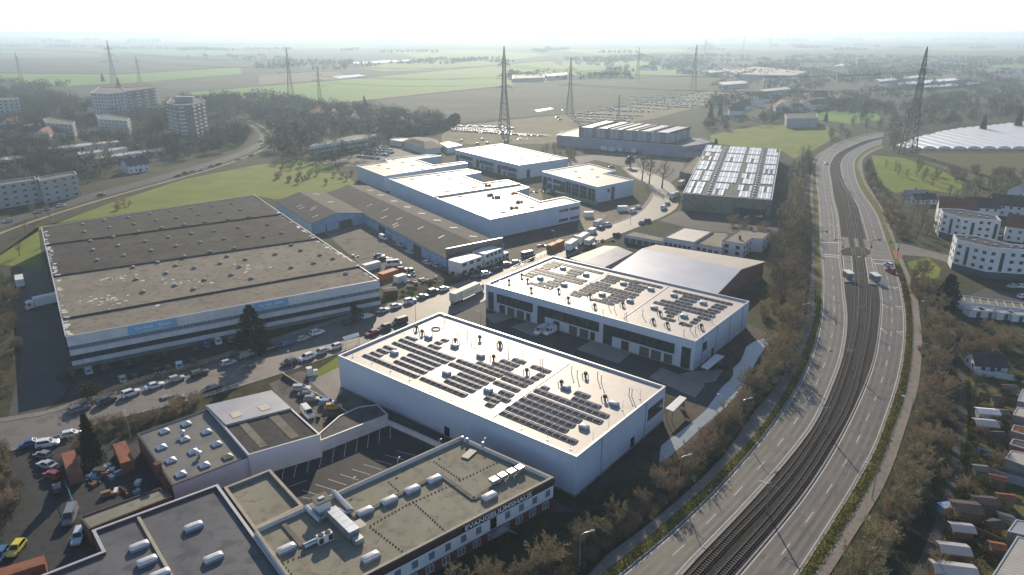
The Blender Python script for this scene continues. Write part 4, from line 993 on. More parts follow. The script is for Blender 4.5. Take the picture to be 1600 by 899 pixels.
# ---------------------------------------------------------------- dark sheds beside the warehouse
s1 = gable('gabled_shed', 'short dark gabled shed with pale rooflights facing the yard', [(-109.34,360.32),(-79.43,314.78)], [(-118.65,349.65),(-88.87,305.25)], [(-98.37,370.11),(-69.03,325.43)], 7.2, 4.6, 4.6, 'blue_sheet', 'fibre_cement')
s2 = gable('long_shed', 'long dark shed with blue board front along the white halls', [(-88.35,379.31),(-13.92,265.53)], [(-98.02,368.65),(-24.43,253.89)], [(-79.33,387.4),(-2.54,270.61)], 7.0, 4.4, 5.0, 'blue_sheet', 'fibre_cement')
def lights_on(e, ridge, eave, zr, ze, spots, m='rooflight_sheet', w=3.4, d=0.9):
    r0, r1 = Vector((*ridge[0], zr)), Vector((*ridge[1], zr)); a0, a1 = Vector((*eave[0], ze)), Vector((*eave[1], ze))
    for u, v in spots:
        p = (r0.lerp(r1, u)).lerp(a0.lerp(a1, u), v)
        dr = (a0.lerp(a1, u)-r0.lerp(r1, u)).normalized()
        al = (r1-r0).normalized(); n = al.cross(dr)
        if n.z < 0: n = -n
        mb = MB(); c = p+n*0.06
        mb.face([tuple(c-al*d/2-dr*w/2), tuple(c+al*d/2-dr*w/2), tuple(c+al*d/2+dr*w/2), tuple(c-al*d/2+dr*w/2)])
        for s_ in (-1, 1): mb.bar(c+al*(s_*d/2)-dr*w/2, c+al*(s_*d/2)+dr*w/2, 0.06)
        mb.build('rooflight', m, e)
lights_on(s1, [(-109.34,360.32),(-79.43,314.78)], [(-118.65,349.65),(-88.87,305.25)], 7.2, 4.6, [(0.42, 0.6), (0.5, 0.62), (0.62, 0.3), (0.66, 0.42), (0.86, 0.62)])
lights_on(s1, [(-109.34,360.32),(-79.43,314.78)], [(-98.37,370.11),(-69.03,325.43)], 7.2, 4.6, [(0.1, 0.5), (0.5, 0.5)])
lights_on(s2, [(-88.35,379.31),(-13.92,265.53)], [(-98.02,368.65),(-24.43,253.89)], 7.0, 4.4, [(0.33, 0.5), (0.44, 0.35), (0.5, 0.7), (0.57, 0.45), (0.6, 0.75), (0.62, 0.8), (0.72, 0.4), (0.85, 0.35)])
lights_on(s2, [(-88.35,379.31),(-13.92,265.53)], [(-79.33,387.4),(-2.54,270.61)], 7.0, 5.0, [(0.12, 0.5), (0.22, 0.5), (0.34, 0.5), (0.45, 0.5), (0.56, 0.5), (0.67, 0.5), (0.78, 0.5), (0.9, 0.5)])
# fire wall closing the long shed
mb = MB(); mb.bar(((-25.93,268.1,3.9))[:2]+(3.95,), ((-4.23,282.85,3.9))[:2]+(3.95,), 0.35, h=7.9)
fw_ = thing('gable_wall', 'tall brown gable wall with pale coping closing the long dark shed', 'wall', ((-15.61,276.62,0)))
mb = MB(); mb.bar(((-24.73,255.72,7.6))[:2]+(3.9,), ((-3.8,271.17,7.6))[:2]+(3.9,), 0.35, h=7.8); mb.build('wall', 'bitumen_brown', fw_)
mb = MB(); mb.bar(((-24.73,255.72,7.6))[:2]+(7.85,), ((-3.8,271.17,7.6))[:2]+(7.85,), 0.55, h=0.14); mb.build('coping', 'coping', fw_)
# blue doors of the shed fronts
for e, a, b, n in ((s2, [(-67.4,320.05),(-24.43,253.89)][0], [(-67.4,320.05),(-24.43,253.89)][1], 11), (s1, [(-88.29,304.13),(-69.09,324.18)][0], [(-88.29,304.13),(-69.09,324.18)][1], 4)):
    for k in range(n):
        p0, p1 = Vector(a).lerp(Vector(b), (k+0.06)/n), Vector(a).lerp(Vector(b), (k+0.94)/n)
        c = e.location
        nn = Vector((p1-p0).normalized()); o_ = Vector((nn.y, -nn.x)).to_3d()*(0.05 if e is s2 else 0.12)
        mb = MB(); mb.bar(p0.to_3d()+o_+Vector((0, 0, 1.7)), p1.to_3d()+o_+Vector((0, 0, 1.7)), 0.1, h=3.3)
        mb.build('sliding_door', 'blue_sheet' if k % 5 != 2 else 'fibre_cement', e)

# ---------------------------------------------------------------- ribbed grey hall on a white podium
G0 = Building('podium_hall', 'pale lilac low hall with parked trucks before it, carrying the ribbed grey block', [(35.45,569.89),(57.12,614.26),(145.72,555.24),(149.19,531.26),(123.27,509.17)], 8.2, 'podium_wall', 'membrane_grey', 'coping', 0.4, 0.3, 'hall')
gu = thing('ribbed_hall', 'grey ribbed upper hall with five pale roof strips, behind the trucks', 'hall', ((93.59,569.14,7.8)))
gp = ccw([(52.35,563.13),(116.14,527.44),(138.16,559.16),(76.5,606.04)])
mb = MB(); mb.prism(gp, 7.9, 14.8, top=True); mb.build('wall', 'plinth', gu)
for i in range(4):
    a, b = Vector(gp[i]), Vector(gp[(i+1) % 4]); n = max(3, int((b-a).length/3.6))
    u = (b-a).normalized()
    for k in range(n):
        p, q = a.lerp(b, (k+0.06)/n), a.lerp(b, (k+0.94)/n)
        o_ = Vector((u.y, -u.x))*0.15
        mb = MB(); mb.bar((*(p+o_), 11.4), (*(q+o_), 11.4), 0.3, h=6.9); mb.build('cladding_panel', 'grey_sheet' if (k+i) % 3 else 'plinth', gu)
ef_ = max(range(4), key=lambda i: -min(gp[i][1], gp[(i+1) % 4][1]))
pa, pb = [(52.35,563.13),(116.14,527.44)]; pc, pd = [(76.5,606.04),(138.16,559.16)]
for k in range(5):
    q = [Vector(pa).lerp(Vector(pb), (k+0.12)/5), Vector(pa).lerp(Vector(pb), (k+0.88)/5), Vector(pc).lerp(Vector(pd), (k+0.88)/5), Vector(pc).lerp(Vector(pd), (k+0.12)/5)]
    mb = MB(); mb.prism(ccw([tuple(v) for v in q]), 14.8, 15.25); mb.build('roof_strip', 'grey_sheet', gu)
for k in range(7):
    p = Vector(pa).lerp(Vector(pb), k/6); q = Vector(pc).lerp(Vector(pd), k/6)
    mb = MB(); mb.bar((*p, 15.3), (*q, 15.3), 0.8, h=1.2); mb.build('roof_girder', 'bitumen_dark', gu)
G2 = Building('annex', 'low lilac annex with dark roof between ribbed hall and glass-roofed works', [(119.44,539.25),(144.65,569.85),(156.48,562.77),(136.36,514.56),(123.95,508.72)], 4.2, 'lilac_wall', 'bitumen_dark', 'coping', 0.3, 0.3, 'building')

# ---------------------------------------------------------------- works hall with glazed roof bays
K = Building('glass_roof_works', 'brown works hall whose roof is covered by silvery glazed bays', [(85.53,350.71),(140.2,515.68),(185.62,494.69),(124.58,334.79)], 8.6, 'bitumen_brown', 'bitumen_dark', 'coping', 0.25, 0.3, 'hall')
mat('roof_glass', (0.66, 0.65, 0.62), (0.78, 0.76, 0.72), 0.5, 0.32, spec=0.5)
ka, kb, kc, kd = [Vector(p) for p in [(85.53,350.71),(124.58,334.79),(185.62,494.69),(140.2,515.68)]]
def kp(u, v, z): q = ka.lerp(kb, u).lerp(kd.lerp(kc, u), v); return (q.x, q.y, z)
rk = random.Random(5)
NV = 22
for iu, (u0, u1) in enumerate(((0.02, 0.24), (0.33, 0.56), (0.60, 0.76), (0.84, 0.985))):
    for iv in range(5):
        v0, v1 = 0.01+iv*0.2, 0.01+iv*0.2+0.175
        if (iu, iv) in ((3, 1),): v0 += 0.02
        n = 7 if iu < 2 else 5
        for k in range(n):
            if (iu, iv) in ((1, 0),) and k == n-1: continue
            if rk.random() < 0.06: continue
            a, b = u0+(u1-u0)*k/n, u0+(u1-u0)*(k+0.86)/n
            for w0, w1 in ((v0, (v0+v1)/2-0.004), ((v0+v1)/2+0.004, v1)):
                if rk.random() < 0.08: continue
                mb = MB(); zr = 8.5+(0.18 if k % 2 else 0.34)
                p = [kp(a, w0, zr), kp(b, w0, zr-0.16 if k % 2 == 0 else zr+0.16), kp(b, w1, zr-0.16 if k % 2 == 0 else zr+0.16), kp(a, w1, zr)]
                mb.face(p)
                for q in range(4): mb.face([(*p[q][:2], 8.35), (*p[(q+1) % 4][:2], 8.35), p[(q+1) % 4], p[q]])
                mb.build('roof_pane', 'roof_glass', K.e)
for u in (0.29, 0.795):
    for k in range(24):
        p = kp(u, 0.02+k*0.04, 8.35)
        o = put('roof_vent', SKY_W[0], K.rel(p, 8.35), K.axis(), K.e); put('dome', SKY_W[1], (0, 0, 0), 0, o)
ek = K.edge((105.21,343.3,8.6))
for k in range(6): window(K, ek, 0.62+k*0.06, 2.4, 0.4, 3.2, 2, 2)
K2 = Building('works_annex', 'narrow brown lean-to along the left flank of the glass-roofed works', [(101.14,427.02),(125.94,483.92),(128.08,478.64),(106.12,418.75)], 5.5, 'bitumen_brown', 'bitumen_brown', 'stone_coping', 0.25, 0.25, 'building')

# ---------------------------------------------------------------- sheds behind the ribbon-window units
stripes(mat('ribbed_grey', (0.36, 0.37, 0.42), (0.42, 0.43, 0.47), 0.1, 0.4, metal=0.2), (0.80, -0.60), 1.0, 0.82, 0.2)
s3 = gable('grey_shed', 'wide shed with grey ribbed front slope and cream rear slope behind the units', [(49.33,258.91),(79.48,233.76)], [(32.79,233.25),(64.82,210.9)], [(56.26,266.94),(91.67,245.06)], 7.0, 6.0, 6.2, 'brick', 'ribbed_grey', roof_b='cream_sheet')
s4 = gable('cream_shed', 'small cream and grey gabled shed left of the wide ribbed shed', [(25.59,246.18),(41.39,266.77)], [(33.21,242.64),(46.35,260.81)], [(21.51,253.42),(36.39,270.39)], 5.6, 4.8, 4.8, 'aged_dim_white', 'grey_sheet', roof_b='cream_sheet')
# ---------------------------------------------------------------- flat-roofed villas
D1 = Building('flat_villa', 'white bungalow with patchy white flat roof beside a brown-roofed wing', [(62.82,283.99),(74.92,300.49),(85.78,293.58),(73.69,276.35)], 4.4, 'render_white', 'white_roof', 'bitumen_dark', 0.2, 0.3, 'house')
e = D1.edge((67.85,279.17,4.4))
for k in range(6): window(D1, e, 0.1+0.15*k, 1.5, 1.0, 1.4, 1, 1, fm='frame_white')
D2 = Building('flat_wing', 'low wing with olive-brown flat roof between the two white villas', [(74.28,277.49),(86.56,295.27),(92.31,294.23),(83.16,270.2)], 3.8, 'render_white', 'bitumen_olive', 'bitumen_dark', 0.2, 0.3, 'house')
e = D2.edge((78.3,271.99,3.8))
for k in range(4): window(D2, e, 0.15+0.22*k, 1.6, 0.8, 1.6, 2, 1, fm='frame_white')
D3 = Building('flat_villa', 'two-storey white villa with grey-brown angular flat roof near the trees', [(84.3,274.96),(96.72,292.26),(107.74,287.12),(101.38,276.84),(97.44,278.27),(91.35,269.45)], 5.6, 'render_white', 'bitumen_olive', 'bitumen_dark', 0.2, 0.3, 'house')
for pt, n in (((87.86,272.18,5.6), 2), ((94.29,274.03,5.6), 3), ((104.88,282.63,5.6), 2)):
    e = D3.edge(pt)
    for k in range(n): window(D3, e, (k+0.5)/n, 1.5, 3.2, 1.3, 2, 1); window(D3, e, (k+0.5)/n, 1.5, 0.7, 1.4, 2, 1)
chm = MB(); chm.box((0, 0, 0), 0.8, 0.8, 1.3); chm.box((0, 0, 1.3), 1.0, 1.0, 0.15)
roof_items(D3, 'chimney', chm.mesh('chimney', 'brick'), [(92.3,277.55),(101.38,291.45)])
D4 = Building('garage_row', 'low white garages with brown flat roof at the bend of the street', [(47.6,291.79),(52.77,298.54),(63.76,288.27),(62.13,281.46)], 3.2, 'render_white', 'bitumen_olive', 'bitumen_dark', 0.15, 0.25, 'garage')
e = D4.edge((54.64,285.32,3.2))
for k in range(6): door(D4, e, (k+0.5)/6, 2.3, 0, 2.2, name='garage_door')
# ---------------------------------------------------------------- brick and white meeting house in the foreground
EH = 6.6
EV = Building('meeting_house', 'olive-roofed white and brick house with white letters on its black fascia', [(-10.44,126.14),(7.7,111.95),(-29.34,80.71),(-42.75,97.36)], EH, 'render_white', 'bitumen_olive', 'stone_coping', 0.75, 0.35, 'building')
ev1 = EV.edge((-8.55,98.33,6.6)); _, ang_e, le = EV.on(ev1, 0)
stripes(MATS['bitumen_olive'], (cos(ang_e+0.0), sin(ang_e)), 60.0, 0.9, 0.02)
def band(b, i, z0, z1, out, m, name='facade_band', f0=0.0, f1=1.0):
    pa, _, _ = b.on(i, f0, (z0+z1)/2, out/2); pb, _, _ = b.on(i, f1, (z0+z1)/2, out/2)
    mb = MB(); mb.bar(Vector(pa)+b.e.location, Vector(pb)+b.e.location, out, h=z1-z0)
    return mb.build(name, m, b.e)
band(EV, ev1, 5.45, 6.5, 0.35, 'brown_fascia', 'fascia')
band(EV, ev1, 4.95, 5.448, 0.12, 'black_panel', 'black_band')  # black band standing proud just below the fascia
band(EV, ev1, 0.0, 2.3, 0.02, 'brick', 'brick_base')
f = (0.428,0.121,0.493,0.806,)
fl, fr_ = 1-f[0], 1-f[1]
band(EV, ev1, 5.35, 6.48, 0.42, 'black_panel', 'sign_board', min(fl, fr_)-0.01, max(fl, fr_)+0.01)
text_on(EV, ev1, (fl+fr_)/2, 5.52, 1.2, 'EVANGELIUMSHAUS', 'letter_white', 'lettering', 0.46, abs(fr_-fl)*le, 0.012)
for k in range(14):
    fk = 1-(0.03+k*0.0665)
    if k == 4: door(EV, ev1, fk, 1.2, 2.5, 2.2, 'black_panel', 'balcony_door', 1)
    else: window(EV, ev1, fk, 1.25, 3.0, 1.5, 1, 1, fm='frame_white', pm='glass_blue')
    window(EV, ev1, fk-0.01, 1.5, 0.6, 1.4, 2, 1, fm='frame_white', pm='glass_blue')
# balcony stair
t = thing('fire_stair', 'grey steel fire stair landing on the front of the olive-roofed house', 'stair', EV.on(ev1, 1-0.296, 0, 1.2)[0])
t.location = Vector(t.location)+EV.e.location
mb = MB(); mb.box((t.location.x, t.location.y, 2.3), 3.4, 1.6, 0.12, ang_e, bottom=True); mb.build('landing', 'steel', t)
for a in (-1.6, 0, 1.6):
    p = t.location+Vector((a*cos(ang_e)+0.75*sin(ang_e), a*sin(ang_e)-0.75*cos(ang_e), 0))
    mb = MB(); mb.tube([p, p+Vector((0, 0, 3.3))], 0.05, 5); mb.build('post', 'steel', t)
for z in (2.9, 3.3):
    p = t.location+Vector((0.75*sin(ang_e), -0.75*cos(ang_e), z)); d = Vector((1.65*cos(ang_e), 1.65*sin(ang_e), 0))
    mb = MB(); mb.tube([p-d, p+d], 0.035, 5); mb.build('handrail', 'steel', t)
for k in range(8):
    p = t.location+Vector(((1.9+k*0.3)*cos(ang_e), (1.9+k*0.3)*sin(ang_e), 2.1-k*0.27))
    mb = MB(); mb.box(tuple(p), 0.3, 1.1, 0.05, ang_e, bottom=True); mb.build('step', 'steel', t)
skylights(EV, [(-25.36,102.46),(-21.68,105.54),(-18.03,108.77),(-14.34,111.92)]+[(-22.26,91.16),(-4.03,106.76),(-36.08,93.07)], SKY_L, ang_e)
# curb wall stepping across the roof
for q in ([(-26.9,101.12),(-13.6,113.79)], [(-13.6,113.79),(-6.8,106.23)], [(-6.8,106.23),(-2.35,110.89)], [(-38.77,99.67),(-33.9,93.94)]):
    mb = MB(); mb.bar((*q[0], 5.98), (*q[1], 5.98), 0.8, h=0.3); mb.build('roof_curb', 'bitumen', EV.e)
# rows of small ballast blocks that carry the lightning wire
bl = MB(); bl.box((0, 0, 0), 0.22, 0.22, 0.14)
bl_me = bl.mesh('wire_block', 'bitumen_dark')
for q in ([(-23.85,99.19),(-17.56,105.7)], [(-23.76,98.72),(-17.66,92.94)], [(-17.36,105.44),(-11.14,97.78)], [(-16.94,105.96),(-11.4,110.33)], [(-9.66,112.04),(-2.93,117.75)], [(-15.08,118.06),(-9.87,112.62)], [(-35.87,90.12),(-33.06,92)], [(-36.22,90.33),(-33.92,87.91)], [(-22.75,111.46),(-20.66,108.93)]):
    n = max(2, int(hypot(q[1][0]-q[0][0], q[1][1]-q[0][1])/0.75))
    for k in range(n+1): put('wire_block', bl_me, EV.rel((q[0][0]+(q[1][0]-q[0][0])*k/n, q[0][1]+(q[1][1]-q[0][1])*k/n)), ang_e, EV.e)
# long air-handling unit on the roof
def W3(p, z): return Vector((p[0], p[1], z))
ah = thing('air_handling_unit', 'long silver air-handling unit with ducts in the middle of the olive roof', 'ventilation unit', ((-27.78,97.01,5.85)))
q = [(-30.96,101.45),(-25.65,95.53)]
a0, a1 = Vector(q[0]), Vector(q[1]); du = (a1-a0).normalized(); rt = atan2(du.y, du.x); LU = (a1-a0).length
for k in range(5):
    c = a0.lerp(a1, (k+0.5)/5)
    mb = MB(); mb.box((c.x, c.y, 6.25), LU/5*0.97, 1.9, 1.55, rt); mb.build('casing_section', 'zinc', ah)
c = a0.lerp(a1, 0.78)+Vector((-du.y, du.x))*1.7
mb = MB(); mb.box((c.x, c.y, 7.0), 2.2, 2.0, 0.1, rt, bottom=True); mb.build('weather_hood', 'cream_sheet', ah)
c = a1+du*0.9
mb = MB(); mb.box((c.x, c.y, 6.1), 1.4, 1.5, 0.9, rt); mb.build('outlet_box', 'zinc', ah)
for k in range(4):
    c = a0.lerp(a1, (k+0.5)/4)
    mb = MB(); mb.box((c.x, c.y, 5.85), 0.15, 1.8, 0.4, rt); mb.build('foot', 'steel', ah)
d1 = [(-35.83,103.3),(-32.32,99.52),(-31.7,101.3),(-30.83,102.52)]; d2 = [(-32.03,107.64),(-27.63,102.22),(-28.86,101.61),(-30.04,102.52)]
for d in (d1, d2):
    mb = MB(); mb.tube([W3(p, 6.5) for p in d], 0.48, 8); mb.build('duct', 'zinc', ah)
# stair head with a cap
sh = thing('stair_head', 'white square stair head with a flat cap on the olive roof', 'roof structure', ((-32.43,101.64,5.85)))
c = (-32.85,102.86,5.85)
mb = MB(); mb.box((c[0], c[1], 5.85), 2.3, 2.3, 2.6, ang_e); mb.build('wall', 'render_white', sh)
mb = MB(); mb.box((c[0], c[1], 8.45), 2.8, 2.8, 0.22, ang_e, bottom=True); mb.build('cap', 'bitumen', sh)
mb = MB(); mb.box((c[0], c[1], 8.67), 1.0, 0.6, 0.2, ang_e); mb.build('hatch', 'white_paint', sh)
# twin-fan chiller
ch = thing('chiller', 'boxy white twin-fan chiller beside the long air-handling unit', 'cooling unit', ((-30.57,95.43,5.85)))
c = Vector((-30.49,95.12,5.85)); co, si = cos(ang_e), sin(ang_e)
mb = MB(); mb.box((c.x, c.y, 6.05), 2.5, 1.15, 1.45, ang_e); mb.build('casing', 'white_paint', ch)
for s_ in (-0.6, 0.6):
    mb = MB(); p = c+Vector((s_*co, s_*si, 1.65)); mb.tube([p, p+Vector((0, 0, 0.12))], [0.46, 0.46], 14); mb.build('fan', 'black_panel', ch)
    p = c+Vector((s_*1.35*co+0.585*si, s_*1.35*si-0.585*co, 0.9)); mb = MB(); mb.box((p.x, p.y, p.z-0.5), 0.75, 0.05, 1.0, ang_e); mb.build('grille', 'frame_dark', ch)
mb = MB(); mb.box((c.x, c.y, 5.85), 2.6, 0.2, 0.2, ang_e); mb.build('support', 'steel', ch)
# cylinder tank left of the chiller
tk = MB(); p = Vector((-32.35,94.42,6.3)); tk.tube([p-Vector((co, si, 0))*1.5, p+Vector((co, si, 0))*1.3], 0.5, 10)
tk.build('vent_silencer', 'zinc', None, label='lying grey silencer drum left of the twin-fan chiller', cat='ventilation unit')
# condenser group near the right corner
cg = thing('roof_cooler', 'grey cooler with slanted lids near the right corner of the olive roof', 'cooling unit', ((-0.95,112.63,5.85)))
for k, (x, y) in enumerate([(-3.3,110.84),(-1.78,112.23),(-0.12,113.45),(1.45,114.68)]):
    mb = MB(); mb.box((x, y, 5.85+0.5), 1.5, 1.3, 0.75, ang_e+0.03*k, bottom=True); mb.build('casing_section', 'zinc', cg)
    mb = MB(); mb.box((x, y, 5.85), 0.2, 1.2, 0.5, ang_e); mb.build('foot', 'steel', cg)
hs = MB(); hs.box((0, 0, 0.12), 3.2, 1.6, 0.18, bottom=True); hs.box((-1.2, 0, 0), 0.2, 1.5, 0.12); hs.box((1.2, 0, 0), 0.2, 1.5, 0.12)
put('roof_hatch', hs.mesh('roof_hatch', 'cream_sheet'), ((-8.44,120.53,5.85)), ang_e+0.35, label='pale flat hatch boards near the top corner of the olive roof', cat='roof hatch')
sm_ = MB()
sm_.tube([(0, 0, 0), (0, 0, 0.9)], 0.22, 8); sm_.tube([(0, 0, 0.9), (0, 0, 1.25)], [0.42, 0.2], 8)
roof_items(EV, 'vent_cowl', sm_.mesh('vent_cowl', 'zinc'), [(-10.02,125.31),(-9.04,124.62),(-5.82,123.26)])
# security lights on the rear parapet
lt = MB(); lt.tube([(0, 0, 0), (0, 0, 0.9), (0.5, 0.3, 1.1)], 0.05, 5); lt.box((0.6, 0.35, 1.0), 0.35, 0.25, 0.12)
roof_items(EV, 'flood_light', lt.mesh('flood_light', 'white_paint'), [(-28.96,109.83),(-21.8,116.31),(-14.43,122.75),(-5.61,123.09)], z=6.6)
# lower wing with stone coping
LW = Building('low_wing', 'lower olive flat-roofed wing with cream coping left of the parking bays', [(-53.05,110.77),(-46.42,116.57),(-37.02,105.5),(-43.52,99.12)], 5.2, 'plinth', 'bitumen_olive', 'stone_coping', 0.7, 0.45, 'building')

# ---------------------------------------------------------------- dark-roofed building, bottom left
BL = Building('dark_roof_building', 'dark grey flat roof with four ridge skylights in the bottom left corner', [(-54.34,111.19),(-70.31,98.29),(-65.8,93.14),(-71.94,88.12),(-75.62,84.78),(-73.08,78.3),(-26.33,77.16)], 5.6, 'brick', 'membrane_grey', 'coping', 0.5, 0.4, 'building')
eb_ = BL.edge((-62.93,104.43,5.6)); _, ang_l, _ = BL.on(eb_, 0)
skylights(BL, [(-53.8,99.43),(-60.59,94.53),(-57.63,91.07),(-47.43,91.82),(-54.23,88.15)], SKY_L, ang_l)
mb = MB(); mb.bar((-65.14,102.84,5.2), (-51.1,86.53,5.2), 0.5, h=0.5); mb.build('roof_ridge', 'stone_coping', BL.e)
BA = Building('low_annex', 'narrow low annex with stained grey roof north of the dark-roofed building', [(-76.36,104.39),(-66.08,113.02),(-62.63,110.28),(-72.84,101.13)], 3.6, 'brick', 'bitumen_olive', 'bitumen_dark', 0.2, 0.25, 'building')

# ---------------------------------------------------------------- white-walled workshop with pyramid skylights
WS = Building('workshop', 'white-walled workshop with wet grey roof and eleven pyramid skylights', [(-78.95,130.41),(-68.56,140.68),(-52.49,121.77),(-63.34,112.21)], 4.6, 'lilac_wall', 'wet_roof', 'bitumen_dark', 0.25, 0.3, 'workshop')
band(WS, WS.edge((-70.91,120.87,4.6)), 0, 4.4, 0.06, 'brick', 'brick_wall')
_, ang_w, _ = WS.on(WS.edge((-57.87,116.73,4.6)), 0)
skylights(WS, [(-73.71,131.56),(-70.38,134.55),(-64.69,131.3),(-60.69,126.57),(-71.47,125.38),(-68.06,128.43),(-67.41,120.63),(-63.43,116),(-60.11,118.99),(-64.29,123.73)], SKY_P, ang_w)
skylights(WS, [(-56.7,121.98),(-92.63,153.5)][:1], SKY_PA, ang_w)
rv = MB(); rv.tube([(0, 0, 0), (0, 0, 0.7)], 0.3, 8); rv.tube([(0, 0, 0.7), (0, 0, 0.85), (0, 0, 1.15), (0, 0, 1.3)], [0.4, 0.62, 0.5, 0.1], 12)
roof_items(WS, 'turbine_vent', rv.mesh('turbine_vent', 'zinc'), [(-69.16,130.03),(-62.41,122.12)])
fl_ = MB(); fl_.box((0, 0, 0), 1.0, 1.0, 2.2); fl_.box((0, 0, 2.2), 1.3, 1.3, 0.25)
put('chimney', fl_.mesh('chimney', 'brick'), WS.rel((-68.01,117.02,4.4), 3.9), ang_w, WS.e)
W2 = Building('workshop_wing', 'higher wing with pale metal roof and striped brown roof half', [(-68.57,140.98),(-56.21,148.1),(-39.95,128.85),(-52.2,121.22)], 5.4, 'lilac_wall', 'fibre_cement', 'coping', 0.2, 0.25, 'workshop')
mb = MB(); mb.prism(ccw([(-68.22,140.52),(-56.03,147.6),(-49.01,139.37),(-60.8,132.26)]), 5.2, 5.7); mb.build('metal_roof', 'grey_sheet', W2.e)
for q in ([(-56.78,139.88),(-55.02,141.04),(-53.38,139.08),(-54.98,137.89)], [(-61.95,136.94),(-60.25,138.06),(-58.62,136.11),(-60.2,134.85)]):
    mb = MB(); mb.prism(ccw(q), 5.7, 5.78); mb.build('rooflight', 'rooflight_sheet', W2.e)
for q in ([(-58.65,133.45),(-57.28,134.25),(-49.56,124.91),(-50.81,123.96)], [(-53.38,136.7),(-51.57,137.64),(-44.02,128.31),(-45.56,127.22)]):
    mb = MB(); mb.prism(ccw(q), 5.2, 5.27); mb.build('roof_strip', 'bitumen_brown', W2.e)
# retaining walls round the parking bays
YW = Building('yard_deck', 'dark flat yard deck with grey wall along the parking bays', [(-40.57,130.4),(-28.04,141.37),(-31.19,146.07),(-35.4,144.87),(-38.89,140.8),(-41.56,133.2)], 2.9, 'aged_dim_white', 'bitumen_dark', 'coping', 0.12, 0.25, 'building')
def wall_line(name, label, pts, h, w, m, cap=None):
    t = thing(name, label, 'wall', (*centroid(pts), 0))
    for a, b in zip(pts, pts[1:]):
        mb = MB(); mb.bar((*a, h/2), (*b, h/2), w, h=h); mb.build('wall_panel', m, t)
        if cap: mb = MB(); mb.bar((*a, h+0.04), (*b, h+0.04), w+0.1, h=0.08); mb.build('coping', cap, t)
wall_line('low_wall', 'white low wall between the parking bays and the front hall', [(-28.22,141.64),(-21.48,136.71),(-14.79,131.56)], 1.3, 0.25, 'render_white', 'coping')
wall_line('low_wall', 'dark yard wall with posts beside the silver van and parked wrecks', [(-59.59,166.18),(-50.98,157.77),(-42.93,150.67),(-37.47,145.25)], 0.9, 0.25, 'bitumen_dark', 'stone_coping')
# parking bay lines
pk = bpy.data.objects['parking_lot']
ln_ = MB(); ln_.box((0, 0, 0), 5.0, 0.12, 0.006); ln_me = ln_.mesh('bay_line', 'marking')
for x0, y0, x1, y1 in [(-27.53,140.47,-26.8,135.97),(-29.79,139.83,-28.94,134.03),(-31.89,137.95,-31.09,132.27),(-33.98,136.12,-33.2,130.42),(-36.11,134.17,-35.31,128.6),(-38.26,132.42,-37.41,126.7),(-40.34,130.56,-39.55,124.83),(-42.56,128.74,-41.63,123.01),(-44.7,127.1,-43.81,121.24),(-46.94,125.49,-45.98,120.74),(-24.72,131.13,-20.47,129.3),(-26.81,129.51,-22.64,127.64),(-28.76,127.78,-24.76,125.89),(-30.73,126.02,-26.58,124.11),(-32.81,124.31,-28.58,122.31),(-34.82,122.56,-30.52,120.49),(-36.8,120.86,-32.68,118.89),(-38.84,119.07,-34.51,117.09),(-40.95,117.21,-36.9,115.44),(-43.86,118.28,-40.92,120.42),(-40.34,115.04,-37.99,114.18)]:
    put('bay_line', ln_me, ((x0+x1)/2-pk.location.x, (y0+y1)/2-pk.location.y, 0.024), atan2(y1-y0, x1-x0), pk, sc=(hypot(x1-x0, y1-y0)/5.0, 1, 1))

# ---------------------------------------------------------------- site office containers
def container_block(label, corner_px_world, dx, dy, nx, nz, rot, m='white_paint', stair=False):
    t = thing('site_container', label, 'container', (*corner_px_world, 0))
    for iz in range(nz):
        for ix in range(nx):
            cx = corner_px_world[0]+((ix+0.5)*dx)*cos(rot)-(dy/2)*sin(rot)
            cy = corner_px_world[1]+((ix+0.5)*dx)*sin(rot)+(dy/2)*cos(rot)
            mb = MB(); mb.box((cx, cy, iz*2.75+0.08), dx-0.06, dy, 2.66, rot); o = mb.build('container_unit', m, t)
            wme, pme = window_mesh(dx*0.55, 1.1, 2, 1, 'frame_dark', 'glass')
            wx, wy = cx+dy/2*sin(rot), cy-dy/2*cos(rot)
            w = put('window', wme, (wx-t.location.x, wy-t.location.y, iz*2.75+1.1), rot, t); put('pane', pme, (0, 0, 0), 0, w)
    return t
ca = [(-18.56,245.42),(-11.25,254.06),(-23.76,249.28)]
r_ = atan2(ca[1][1]-ca[0][1], ca[1][0]-ca[0][0]); dl = hypot(ca[1][0]-ca[0][0], ca[1][1]-ca[0][1]); dw_ = hypot(ca[2][0]-ca[0][0], ca[2][1]-ca[0][1])
container_block('stacked white site containers, the blank nearer block by the street', ca[0], dl/3, dw_, 3, 2, r_)
cb = [(-9.99,256.52),(-4.05,264.57),(-14.71,260.96)]
r_ = atan2(cb[1][1]-cb[0][1], cb[1][0]-cb[0][0]); dl = hypot(cb[1][0]-cb[0][0], cb[1][1]-cb[0][1]); dw_ = hypot(cb[2][0]-cb[0][0], cb[2][1]-cb[0][1])
container_block('stacked site containers with rows of dark windows, the farther block', cb[0], dl/4, dw_, 4, 2, r_)
cc = [(-3.15,256.57),(-1.72,259.82),(-4.93,261.47)]
container_block('single low white site container at the right end of the stack', cb[1], 2.4, 5.0, 2, 1, r_)
